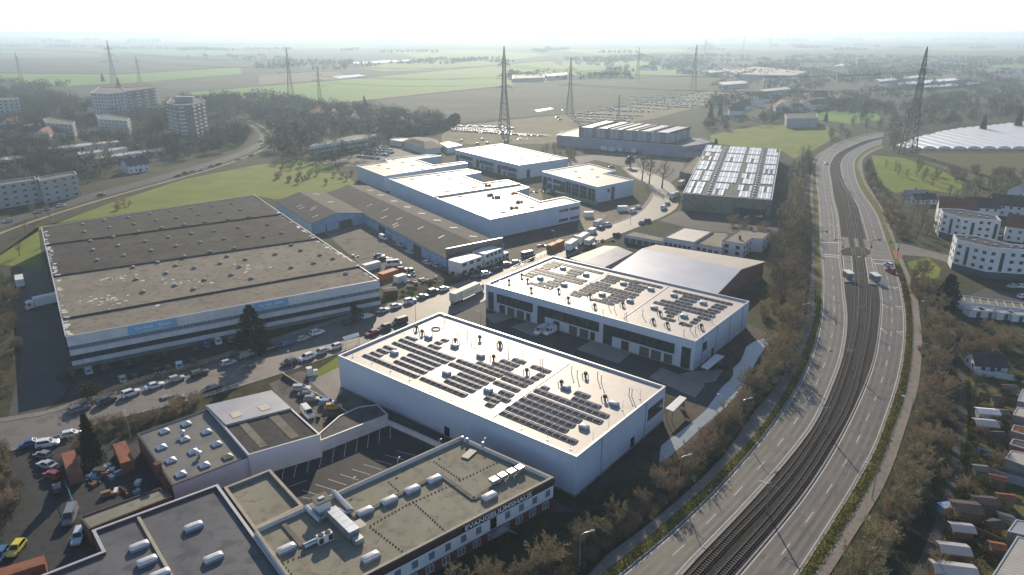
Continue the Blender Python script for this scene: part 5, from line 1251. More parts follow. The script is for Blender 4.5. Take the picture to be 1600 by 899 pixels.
# shipping containers: ribbed box with corner posts and doors
def shipping(label, p, ln, rot, m, w=2.44, h=2.6, z=0.0, grp=None):
    t = thing('shipping_container', label, 'container', (p[0], p[1], z), rot, grp)
    b = MB(); b.box((0, 0, 0.12), ln, w, h-0.12, 0)
    n = int(ln/0.45)
    for k in range(n):
        x = -ln/2+0.3+k*(ln-0.6)/(n-1)
        for s_ in (-1, 1): b.box((x, s_*(w/2+0.015), 0.3), 0.2, 0.05, h-0.5)
    put('body', b.mesh('body', m), parent=t)
    b = MB()
    for sx in (-1, 1):
        for sy in (-1, 1): b.box((sx*(ln/2-0.05), sy*(w/2-0.03), 0), 0.16, 0.16, h+0.02)
    put('corner_posts', b.mesh('corner_posts', m), parent=t)
    b = MB()
    for s_ in (-1, 1):
        b.box((-ln/2-0.03, s_*w*0.24, 0.2), 0.06, w*0.45, h-0.35)
        b.tube([(-ln/2-0.08, s_*w*0.12, 0.25), (-ln/2-0.08, s_*w*0.12, h-0.25)], 0.03, 5)
    put('door', b.mesh('door', m), parent=t)
    return t
def heading(a, b): return atan2(b[1]-a[1], b[0]-a[0])
q = [(-85.09,117.95),(-93,128.17)]; shipping('faded red shipping container left of the dark spruce', (-88.91,123,2.6), 9.5, heading(q[0], q[1]), 'rust')
q = [(-77.08,122.32),(-84.28,131.89)]; shipping('rust-red shipping container right of the dark spruce', (-80.38,126.72,2.6), 9.0, heading(q[0], q[1]), 'rust')
q = [(-82.05,91.78),(-78.53,93.97)]; shipping('terracotta container roof cut by the bottom left edge', (-80.68,92.5,2.6), 9.0, heading(q[0], q[1]), 'rust')
q = [(-47,239.94),(-42.43,245.76)]; shipping('bright orange container beside the warehouse gable', (-45.1,245.02,2.8), 7.5, heading(q[0], q[1]), 'orange_paint', 2.9)
q = [(-56.06,253.4),(-49.99,259.82)]; shipping('weathered white container behind the orange one', (-53,254.97,2.8), 7.0, heading(q[0], q[1]), 'white_paint')
q = [(-41.54,238.53),(-38.18,242.1)]; shipping('small white cabin right of the orange container', (-40.04,240.66,2.8), 4.2, heading(q[0], q[1]), 'white_paint')
q = [(14.71,275.15),(20.75,284.52)]; shipping('orange site container by the street before the big white hall', (16.56,280.7,2.6), 5.5, heading(q[0], q[1]), 'orange_paint')
shipping('second orange site container touching the first by the street', (19.72,285,2.6), 5.0, heading(q[0], q[1])+0.05, 'orange_paint')
q = [(37.72,312.93),(43.23,322.37)]; shipping('pale grey site container beyond the sand patch', (39.97,319.96,2.6), 6.5, heading(q[0], q[1]), 'aged_dim_white')
shipping('short white skip-like container beside the red heap at the site', (35.61,306.58,2.2), 4.5, heading(q[0], q[1]), 'white_paint', h=2.2)
shipping('row of white portable cabins before the small new office, left one', (37.19,336.23,2.6), 4.5, 0.1, 'white_paint')
shipping('white round-topped water tank cabin right of the portable cabins', (55.4,348.41,2.6), 5.0, 0.2, 'white_paint')
# ---------------------------------------------------------------- plants
mat('bark', (0.075, 0.058, 0.042), (0.11, 0.088, 0.064), 2.0, 0.95)
tint(mat('twig', (0.36, 0.285, 0.18), (0.46, 0.375, 0.245), 0.25, 0.9, spec=0.1))
tint(mat('needle', (0.022, 0.034, 0.018), (0.045, 0.062, 0.028), 0.6, 0.8, spec=0.2))
tint(mat('leaf', (0.075, 0.085, 0.025), (0.14, 0.14, 0.04), 0.5, 0.85, spec=0.2))
mat('hedge_leaf', (0.17, 0.145, 0.03), (0.27, 0.225, 0.06), 0.35, 0.9, spec=0.1, c3=(0.10, 0.095, 0.03), s3=0.5)
def sliver(mb, p, d, l, w, r):
    """one thin twig triangle from p along d"""
    u = d.cross(Vector((r.uniform(-1, 1), r.uniform(-1, 1), r.uniform(-1, 1))))
    if u.length < 1e-4: return
    u.normalize(); u *= w/2
    e = p+d*l
    mb.face([tuple(p-u), tuple(p+u), tuple(e)])
def rdir(r, up=0.0):
    while True:
        v = Vector((r.uniform(-1, 1), r.uniform(-1, 1), r.uniform(-1, 1)))
        if 0.05 < v.length < 1: break
    v.normalize(); v.z += up
    return v.normalized()
def bare_tree(seed, H=10.0, spread=0.42, n1=9, n2=7, n3=9, tw=0.055, trunk_f=0.28, multi=1):
    r = random.Random(seed)
    tr, cr = MB(), MB()
    for stem in range(multi):
        base = Vector((r.uniform(-.5, .5)*(multi > 1), r.uniform(-.5, .5)*(multi > 1), 0))
        lean = Vector((r.uniform(-.12, .12), r.uniform(-.12, .12), 1)) if multi == 1 else Vector((r.uniform(-.55, .55), r.uniform(-.55, .55), 1))
        top = base+lean.normalized()*H*0.78
        mid = base.lerp(top, 0.5)+Vector((r.uniform(-.3, .3), r.uniform(-.3, .3), 0))
        R0 = H*0.022/(multi**0.5)
        tr.tube([base-Vector((0, 0, .15)), base.lerp(mid, 0.5), mid, top], [R0*1.2, R0*0.9, R0*0.65, R0*0.15], 6)
        def on_trunk(t): return base.lerp(mid, t*2) if t < 0.5 else mid.lerp(top, t*2-1)
        for i in range(n1):
            t = trunk_f+(1-trunk_f)*(i+r.random())/n1
            p0 = on_trunk(min(t, 1))
            a = i*2.4+r.uniform(-.5, .5)
            ln = H*spread*(1.15-0.75*t)*r.uniform(.75, 1.15)
            d = Vector((cos(a), sin(a), 0.35+0.9*t)).normalized()
            p1 = p0+d*ln*0.55; p2 = p1+(d+Vector((0, 0, .35))).normalized()*ln*0.5
            tr.tube([p0, p1, p2], [R0*0.5*(1.1-t*0.6), R0*0.3*(1.1-t*0.6), R0*0.06], 4)
            for j in range(n2):
                s_ = (j+0.6*r.random()+0.4)/n2
                q0 = p0.lerp(p1, s_*1.8) if s_ < 0.55 else p1.lerp(p2, (s_-0.55)/0.45)
                dd = (d*0.6+rdir(r, 0.35)).normalized()
                l2 = ln*0.42*r.uniform(.6, 1.2)*(1.1-0.4*s_)
                q1 = q0+dd*l2
                sliver(cr, q0, dd, l2, tw*1.7, r)
                for k in range(n3):
                    v = (k+r.random())/n3
                    x0 = q0.lerp(q1, v)
                    d3 = (dd*0.5+rdir(r, 0.25)).normalized()
                    l3 = l2*r.uniform(.35, .8)
                    sliver(cr, x0, d3, l3, tw, r)
                    for m_ in range(3):
                        x1 = x0+d3*l3*r.uniform(.2, .9)
                        sliver(cr, x1, (d3*0.6+rdir(r, 0.2)).normalized(), l3*r.uniform(.3, .7), tw*0.75, r)
    return tr.mesh('trunk', 'bark'), cr.mesh('crown', 'twig'), H
def leafy(seed, H, R, n, size, m='leaf', z0=0.1, trunk=True):
    """shrub or leafy tree: leaf clumps spread through an uneven crown"""
    r = random.Random(seed); tr, cr = MB(), MB()
    lobes = [(Vector((r.uniform(-.55, .55)*R, r.uniform(-.55, .55)*R, H*(z0+(1-z0)*r.uniform(.3, .78)))), R*r.uniform(.35, .62)) for _ in range(9)]
    for c, rad in lobes:
        tr.tube([Vector((0, 0, -.1)), Vector((c.x*.3, c.y*.3, c.z*.45)), c], [R*.05, R*.035, R*.01], 4)
    for k in range(n):
        c, rad = lobes[r.randrange(9)]
        d = rdir(r); p = c+d*rad*(r.random()**0.45)
        if p.z < 0.05: p.z = 0.05+r.random()*.3
        u = rdir(r)*size*r.uniform(.5, 1.1); w = u.cross(rdir(r)).normalized()*size*r.uniform(.4, .9)
        cr.face([tuple(p-u*.5), tuple(p+w*.6), tuple(p+u*.5)])
    return tr.mesh('stem', 'bark'), cr.mesh('crown', m), H
def conifer(seed, H, R, n, m='needle', blunt=0.0):
    r = random.Random(seed); tr, cr = MB(), MB()
    tr.tube([(0, 0, -.1), (0, 0, H*.5), (0, 0, H*.97)], [H*.02, H*.013, .02], 6)
    whorls = int(H*1.9)
    for i in range(whorls):
        t = (i+.5)/whorls; z = H*(0.06+0.92*t)
        rad = R*((1-t)**(0.85-0.4*blunt))*r.uniform(.85, 1.1)+0.12
        nb = int(6+9*(1-t))
        for j in range(nb):
            a = 2*pi*(j+r.random()*.7)/nb
            L_ = rad*r.uniform(.72, 1.08)
            tip = Vector((cos(a)*L_, sin(a)*L_, z-L_*0.22))
            p0 = Vector((0, 0, z))
            for k in range(max(4, int(n/(whorls*nb)))):
                v = 0.2+0.8*r.random()**0.7
                p = p0.lerp(tip, v)
                d = ((tip-p0).normalized()*0.7+rdir(r)*0.8).normalized(); s_ = 0.5*r.uniform(.5, 1.1)
                w = d.cross(rdir(r)).normalized()*s_*.42
                cr.face([tuple(p-w), tuple(p+w), tuple(p+d*s_)])
    return tr.mesh('trunk', 'bark'), cr.mesh('crown', m), H
BARE = [bare_tree(11+k, 10.0, 0.42+0.03*(k % 3), 10, 8, 8) for k in range(5)]
BUSHT = [bare_tree(40+k, 7.0, 0.50, 7, 8, 9, 0.06, 0.1, 4) for k in range(4)]
FARB = [bare_tree(70+k, 11.0, 0.46, 10, 8, 5, 0.15) for k in range(4)]
SHRUB = [leafy(90+k, 2.4, 1.6, 1100, 0.30) for k in range(4)]
EVERG = [leafy(95+k, 9.0, 4.2, 3200, 0.75, 'needle', 0.15) for k in range(3)]
CONI = [conifer(120+k, 12.0, 3.0, 7000) for k in range(3)]
PINE = [conifer(131, 13.5, 5.6, 11000, blunt=0.6)]
YEW = [conifer(141+k, 9.0, 2.5, 4000, blunt=0.5) for k in range(2)]
KIND = dict(bare=(BARE, 'bare_tree', 'tree'), bush=(BUSHT, 'bare_bush', 'bush'), far=(FARB, 'bare_tree', 'tree'), shrub=(SHRUB, 'shrub', 'shrub'), ever=(EVERG, 'evergreen_tree', 'tree'), coni=(CONI, 'conifer', 'tree'), pine=(PINE, 'pine_tree', 'tree'), yew=(YEW, 'conifer', 'tree'))
rp = random.Random(21)
def plant(kind, x, y, h, label, group=None, col=None, wide=1.0, v=None):
    meshes, nm, cat = KIND[kind]
    a, b, H0 = meshes[rp.randrange(len(meshes)) if v is None else v]
    s_ = h/H0
    t = thing(nm, label, cat, (x, y, 0), rp.random()*6.28, group, (s_*wide, s_*wide, s_))
    put('stem' if kind in ('shrub', 'ever') else 'trunk', a, parent=t)
    c = col or (1, 1, 1)
    j = rp.uniform(.82, 1.15)
    put('crown', b, parent=t, col=(c[0]*j, c[1]*j*rp.uniform(.95, 1.05), c[2]*j))
    return t
OLIVE, BROWN, GREY = (1.0, 0.97, 0.84), (1.0, 0.93, 0.88), (0.85, 0.85, 0.85)
# landmark trees
x, y, _ = (-87.09,126.93,0); plant('coni', x, y, 11.5, 'dark pointed spruce between the two rusty shipping containers', wide=0.95)
x, y, _ = (-72.49,182.01,0); plant('pine', x, y, 14.0, 'tall dark pine in front of the long warehouse with blue signs')
x, y, _ = (142,216.86,0); plant('yew', x, y, 11.0, 'dark green conifer right of the railway, left of the white apartment parking', wide=1.5)
x, y, _ = (-103.26,153.83,0); plant('shrub', x, y, 4.6, 'rounded dark evergreen shrub in the hedge corner below the warehouse', wide=1.15, col=(0.55, 0.6, 0.6))
x, y, _ = (150.45,529.48,0); plant('coni', x, y, 11.0, 'small dark conifer at the rear left corner of the glass-roofed works', wide=1.2)
for (x, y), l in zip([(80.91,415.67),(86.27,404.62),(78.41,425.32)], ('tall leafless tree on the island at the bend, left of its neighbour', 'tall leafless tree on the island at the bend, nearest the works hall', 'leafless tree behind the two tall ones on the bend island')):
    plant('bare', x, y, 19.0, l, 'tall trees on the bend island', GREY)
x, y, _ = (-48.6,204.73,0); plant('ever', x, y, 5.5, 'dark green clipped tree by the right end of the sign warehouse', wide=0.8)
# foreground bushes along the railway slope
fb = [(6.15,95),(-2.87,90.84),(-8.94,89.73),(12.08,101.75),(18.87,107.25),(24.54,112.46),(2.07,91.82),(15.19,102.58)]
fl = ('big round olive bush right of the lettered house, in front of the lamp', 'broad bare bush under the white letters, cut by the bottom edge', 'leafless bush at the bottom edge below the balcony stair', 'twiggy bush between the front hall corner and the footpath', 'rounded bare bush beside the muddy ground at the hall corner', 'small rounded bush above the footpath near the muddy bank', 'low twiggy bush at the bottom edge left of the lamp post', 'dense bush behind the lamp post at the bottom')
for (x, y), l, h in zip(fb, fl, (7.5, 7.0, 6.0, 6.5, 5.2, 4.6, 5.0, 5.0)): plant('bush', x, y, h, l, 'bushes along the railway slope', OLIVE, 1.0)
ONES = 'first second third fourth fifth sixth seventh eighth ninth tenth eleventh twelfth thirteenth fourteenth fifteenth sixteenth seventeenth eighteenth nineteenth'.split()
def nth(k):
    k += 1
    if k == 1: return 'nearest of them'
    if k == 2: return 'second nearest'
    w = ONES[k-1] if k < 20 else ('twentieth', 'thirtieth', 'fortieth')[k//10-2] if k % 10 == 0 else ('twenty', 'thirty', 'forty')[k//10-2]+'-'+ONES[k % 10-1]
    return w+' nearest'
def along(px_pts, n, jit, kind, h0, h1, label, group, col=None, wide=1.0):
    q = sorted(((x+rp.gauss(0, jit), y+rp.gauss(0, jit)) for x, y in at_fraction(px_pts, n)), key=lambda p: hypot(*p))
    for k, (x, y) in enumerate(q): plant(kind, x, y, rp.uniform(h0, h1), label+', '+nth(k), group, col, wide)
along([(28.38,115.42),(35.92,123.94),(44.75,134.8),(51.79,144.38),(59.9,155.78)], 16, 1.0, 'bush', 4.2, 6.5, 'leafless bush on the bank between pond and footpath', 'bushes between pond and footpath', BROWN)
along([(61.34,157.77),(71.21,172.22),(78.98,185.49),(87.45,202.14),(95.2,221.59)], 18, 1.5, 'bush', 6.0, 9.0, 'leafless tree on the slope between pond and footpath', 'trees between pond and footpath', OLIVE)
along([(97.22,224.63),(105.27,248.22),(114.09,272.21),(125.7,300.73),(141.88,341.64),(163.34,394.1),(186.63,452.48),(210.31,506.64)], 34, 2.0, 'bare', 7.0, 11.5, 'leafless tree in the strip left of the dual carriageway', 'trees left of the carriageway', BROWN)
along([(88.6,215.71),(96.12,241.05),(105.92,263.77),(117.51,290.64),(129.34,322.93),(151.47,377.66),(180.08,452.48)], 22, 2.5, 'bare', 8.0, 12.5, 'leafless tree right of the sheds and the glass-roofed works', 'trees right of the sheds', BROWN)
along([(77.67,204.73),(85.49,214.56),(90.72,221.59),(88.57,227.76)], 8, 2.0, 'bush', 4, 6.5, 'bare bush behind the far end of the ribbon-window units', 'bushes behind the ribbon-window units', BROWN)
rb = [(57.01,93.25),(63.16,100.11),(70.4,107.79),(76.58,116.03),(83.61,123.94),(89.22,132.26),(96.12,142.94),(103,154.48),(110.82,167.29),(119.44,182.01),(127.57,197.13),(135.59,212.87),(141.45,226.5),(151.21,246.75)]
rl_ = ('bottommost', 'second from the bottom', 'third from the bottom', 'fourth from the bottom', 'fifth from the bottom', 'sixth from the bottom', 'seventh from the bottom', 'eighth from the bottom', 'seventh from the top', 'sixth from the top', 'fifth from the top', 'fourth from the top', 'third from the top', 'topmost large one')
for (x, y), l in zip(rb, rl_): plant('bush', x, y, rp.uniform(7.0, 8.6), 'large bare bush right of the railway path, '+l, 'large bushes right of the railway path', OLIVE, 1.05)
along([(54.48,91.11),(61.45,98.84),(69.23,107.79),(76.05,116.43),(83.9,126.93),(93.12,140.14),(102.42,155.13),(112.3,173),(123.92,194.7),(136.61,221.59),(147.53,248.22)], 42, 1.2, 'bush', 2.8, 4.8, 'lower bare bush in the thicket right of the railway path', 'thicket right of the railway path', BROWN)
along([(69.74,95.45),(74.91,101.75),(81.11,110.56),(84.69,118.5),(93.91,132.26),(102.06,145.83),(111.04,161.88),(119.08,177),(128.12,194.7)], 9, 0.8, 'bush', 3.0, 5.0, 'bare bush along the shaded lane east of the railway', 'bushes along the shaded lane', BROWN)
along([(192.43,362.45),(180.27,328.95),(167.85,298.66),(208.19,408.24),(225.92,452.48)], 14, 1.0, 'bush', 4.0, 6.5, 'leafless bush beside the path right of the far carriageway', 'bushes beside the far path', BROWN)
along([(130.66,190),(132.12,183.3),(136.71,182.01),(142.98,183.3),(122.95,177),(138.22,194.7)], 16, 2.0, 'bush', 4.0, 6.5, 'bare garden tree below the flat garages', 'garden trees below the garages', OLIVE)
along([(248.55,470.86),(245.57,452.48),(240.67,431.31),(252.07,441.66),(245.08,421.41),(244.43,411.92),(265.55,470.86),(256.03,427.3)], 14, 1.5, 'bare', 6.0, 8.5, 'leafless orchard tree on the sunny meadow right of the carriageway', 'orchard trees on the sunny meadow', OLIVE)
# left edge
le_ = [(-150.99,194.7),(-169.27,215.71),(-166.49,221.59),(-147.18,185.49),(-129.08,160.15),(-94,110.56),(-101.65,116.43),(-103.1,122.82),(-139.72,183.3)]
for (x, y), h in zip(le_, (8, 9, 7, 7, 5, 6, 7, 5, 4)): plant('bush', x, y, h, 'leafless tree mass on the left picture edge', 'trees on the left edge', OLIVE)
along([(-92.53,132.26),(-93.54,139.59),(-92.45,142.94),(-86.91,140.69),(-82.91,142.94),(-80.27,145.83),(-77.92,150.05),(-75.9,152.55)], 14, 0.8, 'bush', 2.6, 4.2, 'twiggy bush on the bank between street and workshop', 'bushes by the street bank', BROWN)
along([(-229.26,335.19),(-223.06,345.62),(-216.09,298.66),(-171.78,272.21),(-196.14,272.21)], 6, 2.0, 'bare', 6, 8, 'small leafless tree on the meadow behind the warehouse', 'meadow trees behind the warehouse', BROWN)
along([(-199.63,348.33),(-198.27,359.54),(-205.95,365.4)], 6, 1.2, 'bush', 2.5, 3.5, 'yellowish thicket on the meadow behind the warehouse', 'yellow thicket on the meadow', (1.5, 1.25, 0.6))
along([(-42.61,218.61),(-39.17,226.5),(-35.42,230.95),(-31.39,234.23)], 10, 1.0, 'shrub', 1.4, 2.2, 'weedy shrub on the plot right of the sign warehouse', 'weedy plot shrubs')
along([(-23.73,249.7),(-18.59,243.87),(-14.16,248.22),(-8.49,255.78),(-2.51,265.42)], 12, 0.5, 'shrub', 1.3, 1.9, 'clipped shrub below the stacked site containers', 'shrubs below the containers')
# hedges: dense leafy boxes
def hedge(label, pts, w, h, m='hedge_leaf', dens=26, size=0.36, group=None, name='hedge'):
    r = random.Random(int(abs(pts[0][0])*7)); mb = MB()
    q = resample(pts, 0.5)
    for (x0, y0), (x1, y1) in zip(q, q[1:]):
        if y0 < 70 or y0 > 900: continue
        d = hypot(x1-x0, y1-y0) or 1; nx, ny = -(y1-y0)/d, (x1-x0)/d
        hh = h*(0.8+0.35*r.random())
        near = 1.0 if y0 < 220 else 0.5
        for k in range(int(dens*near)):
            s_ = r.uniform(-.5, .5)*w; z = hh*(1-r.random()**2.2*0.9)*(1-abs(s_/w)*0.5)
            t = r.random(); p = Vector((x0+(x1-x0)*t+nx*s_, y0+(y1-y0)*t+ny*s_, z+0.08))
            u = rdir(r)*size/near*r.uniform(.5, 1.2); v = u.cross(rdir(r)).normalized()*size/near*.6
            mb.face([tuple(p-u*.5), tuple(p+v), tuple(p+u*.5)])
    c = pts[len(pts)//2]
    t_ = thing(name, label, 'hedge', (c[0], c[1], 0), group=group)
    mb.build('foliage', m, t_)
    sm = MB()
    for x, y in resample(pts, 3.0):
        if 70 < y < 900: sm.tube([(x, y, 0), (x, y, h*0.5)], 0.05, 4)
    sm.build('stems', 'bark', t_)['kind'] = 'stuff'
hr_ = mid_line(RO, RPL, 0.45)
hedge('low yellowish hedge between right carriageway and its path', [p for p in hr_ if p[1] < 262], 1.7, 0.75, dens=20)
hl_ = mid_line(LPR, LO, 0.5)
hedge('low yellow-green hedge between left carriageway and its footpath', [p for p in hl_ if p[1] < 225], 1.3, 0.7, dens=18)
hedge('dark brown hedge between the warehouse parking and the street', smooth_line([(-104.72,147.32),(-103.07,151.29),(-98.78,157.77),(-92.53,164.73),(-84.97,170.29),(-79.6,176.19),(-75.84,180.31)]), 2.0, 1.3, 'twig', 34)
hedge('dark trimmed hedge under the left corner of the sign warehouse', smooth_line([(-116.42,165.45),(-112.67,161.88),(-111.86,163.3)]), 3.0, 1.6, 'needle', 40)
hedge('long evergreen hedge row behind the tan parking meadow', smooth_line([(-96.38,619.28),(-84.17,631.54),(-69.52,653.02),(-57.84,695.42),(-56.9,732.22)]), 9.0, 7.0, 'needle', 90, 1.3)
# ---------------------------------------------------------------- vehicles
tint(mat('car_paint', (1, 1, 1), rough=0.28, spec=0.5, coat=0.5))
mat('car_glass', (0.015, 0.018, 0.02), rough=0.06, spec=0.8)
mat('tyre', (0.018, 0.018, 0.018), rough=0.9)
mat('rim', (0.42, 0.42, 0.43), rough=0.35, metal=0.8)
mat('lamp_clear', (0.75, 0.75, 0.72), rough=0.15, spec=0.8)
mat('lamp_red', (0.42, 0.02, 0.015), rough=0.25)
mat('tarp', (0.70, 0.66, 0.58), (0.62, 0.585, 0.51), 0.4, 0.6)
def loft(mb, st, m=0):
    """st: list of (x, half width, z bottom, z shoulder, z top)"""
    k = len(mb.v); N = 8
    for x, w, zb, zs, zt in st:
        mb.v += [(x, -w*.92, zb), (x, -w, zb+(zs-zb)*.35), (x, -w*.98, zs), (x, -w*.82, zt), (x, w*.82, zt), (x, w*.98, zs), (x, w, zb+(zs-zb)*.35), (x, w*.92, zb)]
    for i in range(len(st)-1):
        for q in range(N):
            a, b = k+i*N+q, k+i*N+(q+1) % N
            mb.f.append((a, b, b+N, a+N)); mb.m.append(m)
    mb.f.append(tuple(k+q for q in range(N))[::-1]); mb.m.append(m)
    mb.f.append(tuple(k+(len(st)-1)*N+q for q in range(N))); mb.m.append(m)
CARS = {
 # length, half width, hood height, belt, roof, cabin base x0..x1, roof x0..x1 (front is +x)
 'hatch': (4.1, .88, .88, .95, 1.48, -1.95, 1.05, -1.55, .30),
 'sedan': (4.6, .91, .88, .95, 1.45, -1.75, 1.10, -1.05, .30),
 'estate': (4.7, .92, .90, .98, 1.50, -2.22, 1.05, -1.95, .30),
 'suv': (4.5, .95, 1.02, 1.10, 1.70, -2.1, 1.05, -1.75, .35),
 'van': (5.2, .98, 1.15, 1.25, 2.05, -2.52, 1.75, -2.48, 1.05),
 'bus': (6.2, 1.0, 1.25, 1.4, 2.6, -3.02, 2.35, -2.98, 1.75),
}
_cars = {}
def car_meshes(kind):
    if kind in _cars: return _cars[kind]
    L_, w, zh, zb, zr, c0, c1, r0, r1 = CARS[kind]; h = L_/2
    b = MB()
    loft(b, [(-h, w*.86, .38, .72, zb*.88), (-h+.18, w*.96, .25, .80, zb), (-h*.45, w, .22, .82, zb), (h*.2, w, .22, .82, zb), (h*.55, w, .22, .80, zh), (h-.28, w*.95, .24, .74, zh*.92), (h, w*.80, .36, .66, zh*.74)])
    wb, wr = w*.90, w*.74
    Q = [(c0, -wb, zb-.03), (c1, -wb, zb-.03), (c1, wb, zb-.03), (c0, wb, zb-.03), (r0, -wr, zr), (r1, -wr, zr), (r1, wr, zr), (r0, wr, zr)]
    for f_ in ((0, 1, 5, 4), (2, 3, 7, 6), (3, 0, 4, 7), (1, 2, 6, 5), (4, 5, 6, 7)): b.face([Q[i] for i in f_])
    xm = (r0+r1)/2
    b.face([(r0+.1, -wr*.7, zr+.03), (r1-.1, -wr*.7, zr+.03), (r1-.1, wr*.7, zr+.03), (r0+.1, wr*.7, zr+.03)])
    for s_ in (-1, 1): b.box((c1-.25, s_*(w+.06), zb-.02), .16, .16, .13, bottom=True)
    def inset_face(idx, k, off):
        p = [Vector(Q[i]) for i in idx]; c = sum(p, Vector())/4
        n = (p[1]-p[0]).cross(p[3]-p[0]).normalized()
        return [tuple(c+(q-c)*k+n*off) for q in p]
    ws = MB(); ws.face(inset_face((1, 2, 6, 5), .86, .015))
    rw = MB(); rw.face(inset_face((3, 0, 4, 7), .80, .015))
    sw = MB(); sw.face(inset_face((0, 1, 5, 4), .84, .015)) if kind not in ('van',) else sw.face([(c1-.15-1.2, -wb-.0, zb+.06), (c1-.25, -wb-.0, zb+.06), (r1-.05, -wr-.05, zr-.16), (r1-1.0, -wr-.05, zr-.16)])
    sw2 = MB(); sw2.f, sw2.m = [f[::-1] for f in sw.f], sw.m; sw2.v = [(x, -y, z) for x, y, z in sw.v]
    wh = MB(); wh.tube([(0, -.11, 0), (0, .11, 0)], .32, 12); wh.f.append(tuple(range(11, -1, -1))); wh.m.append(0)
    ri = MB()
    for s_ in (-1, 1):
        ri.face([(.19*cos(a*pi/5)*s_, s_*.115, .19*sin(a*pi/5)) for a in range(10)])
    hl = MB(); hl.box((0, 0, 0), .14, .34, .14, bottom=True)
    _cars[kind] = dict(body=b.mesh('body', 'car_paint'), ws=ws.mesh('windscreen', 'car_glass'), rw=rw.mesh('rear_window', 'car_glass'), s1=sw.mesh('side_window', 'car_glass'), s2=sw2.mesh('side_window', 'car_glass'), wh=wh.mesh('wheel', 'tyre'), ri=ri.mesh('rim', 'rim'), hl=hl.mesh('headlight', 'lamp_clear'), tl=hl.mesh('taillight', 'lamp_red'), d=(h, w, zh))
    return _cars[kind]
def car(p, rz, kind, col, label, group=None, name='parked_car', z=0.03):
    M = car_meshes(kind); h, w, zh = M['d']
    t = thing(name, label, 'van' if kind in ('van',) else ('minibus' if kind == 'bus' else 'car'), (p[0], p[1], z), rz, group)
    put('body', M['body'], parent=t, col=col)
    for k in ('ws', 'rw', 's1', 's2'):
        put({'ws': 'windscreen', 'rw': 'rear_window'}.get(k, 'side_window'), M[k], parent=t)
    for sx in (-.62, .62):
        for sy in (-1, 1):
            o = put('wheel', M['wh'], (sx*h, sy*(w-.10), .32), parent=t); put('rim', M['ri'], parent=o)
    for s_ in (-1, 1):
        put('headlight', M['hl'], (h-.09, s_*w*.58, zh*.66), parent=t); put('taillight', M['tl'], (-h+.08, s_*w*.66, zh*.74), parent=t)
    return t
WHITE, SILV, GREYC, DARK, BLACK, BLUE, RED, GREEN, YEL = (.78, .78, .77), (.48, .49, .50), (.20, .21, .22), (.05, .052, .055), (.018, .018, .02), (.04, .13, .32), (.30, .03, .03), (.42, .52, .44), (.72, .60, .04)
def street_dir(p, line=None):
    line = line or SN
    i = min(range(len(line)-1), key=lambda k: hypot(line[k][0]-p[0], line[k][1]-p[1]))
    i = max(1, min(i, len(line)-2))
    return heading(line[i-1], line[i+1])
def carlist(rows, side, group=None, dirf=street_dir, turn=0.0, z=0.035):
    for (x, y), kind, col, label in rows: car((x, y), dirf((x, y))+turn+rp.gauss(0, .02), kind, col, label, group, z=z)
N_ = [(-102.08,148.22),(-97.71,151.92),(-93.8,155.78),(-89.87,159.81),(-86.1,163.65),(-76.31,173),(-72.82,177.82),(-67.46,182.01),(-64.18,185.49),(-60.6,189.08),(-57.59,193.27),(-49.53,201.63),(-45.11,206.32),(-41.34,211.2),(-37.64,215.13),(-33.7,219.79),(-30.17,224.02),(-26.92,229.03),(-23.53,231.6),(-81.54,166.92)]
carlist(list(zip(N_, ['estate', 'suv', 'suv', 'sedan', 'hatch', 'hatch', 'van', 'estate', 'hatch', 'hatch', 'suv', 'estate', 'hatch', 'sedan', 'hatch', 'suv', 'sedan', 'suv', 'hatch', 'estate'],
 [GREYC, DARK, WHITE, WHITE, SILV, SILV, GREYC, BLACK, BLUE, SILV, WHITE, BLACK, WHITE, SILV, WHITE, WHITE, GREYC, BLACK, WHITE, DARK],
 ['grey car at the left end of the kerbside row near the hedge corner', 'dark car with pale roof, second in the row below the brown hedge', 'white car below the brown hedge, third along the street row', 'bright white saloon below the brown hedge on the street', 'silver hatchback right of the white saloon on the street', 'silver compact on the street left of the grey people carrier', 'large grey people carrier on the street below the dark pine', 'black estate at the kerb right of the grey people carrier', 'blue hatchback at the kerb right of the dark pine', 'silver hatchback right of the blue one at the kerb', 'white car with roof bars second right of the blue hatchback', 'black estate parked alone left of the white car by the clipped tree', 'white hatchback at the kerb next to the clipped dark tree', 'silver-grey saloon between two white cars by the weedy plot', 'white hatchback in the row by the weedy plot, left of the white crossover', 'white crossover in the middle of the row by the weedy plot', 'grey saloon left of the boxy black off-roader by the weedy plot', 'boxy black off-roader near the articulated lorry', 'white hatchback at the right end of the row facing the articulated lorry', 'dark estate driving on the street left of the silver compact'])), 0, 'cars along the north kerb')
S_ = [(-59.94,173),(-56.16,176.19),(-53.25,179.89),(-49.95,183.3),(-41.3,193.27),(-38.35,197.13),(-34.39,201.63),(-75.02,158.11)]
carlist(list(zip(S_, ['suv', 'suv', 'hatch', 'hatch', 'sedan', 'suv', 'van', 'sedan'], [DARK, WHITE, SILV, WHITE, RED, DARK, BLACK, BLACK],
 ['dark off-roader at the left end of the row opposite, near the small lawn', 'white car second in the row by the small lawn', 'silver car with dark roof third in the row by the small lawn', 'white hatchback by the trolley shelter at the front hall', 'dark red saloon behind the left roof edge of the front hall', 'dark car behind the front hall, between red saloon and black van', 'black van behind the far left roof edge of the front hall', 'black saloon by the white railing above the workshop'])), 1, 'cars along the south kerb', turn=pi)
V_ = [(-111.28,168.4),(-107.88,169.91),(-102.8,172.61),(-101.37,174.58),(-97.37,176.59),(-95.41,178.23),(-89.04,182.87),(-87.03,185.05),(-84.62,187.27),(-81.26,188.17),(-99.9,163.65),(-97.32,164.73),(-93,167.84),(-90.75,169.72),(-88.8,171.45),(-85.77,173.4)]
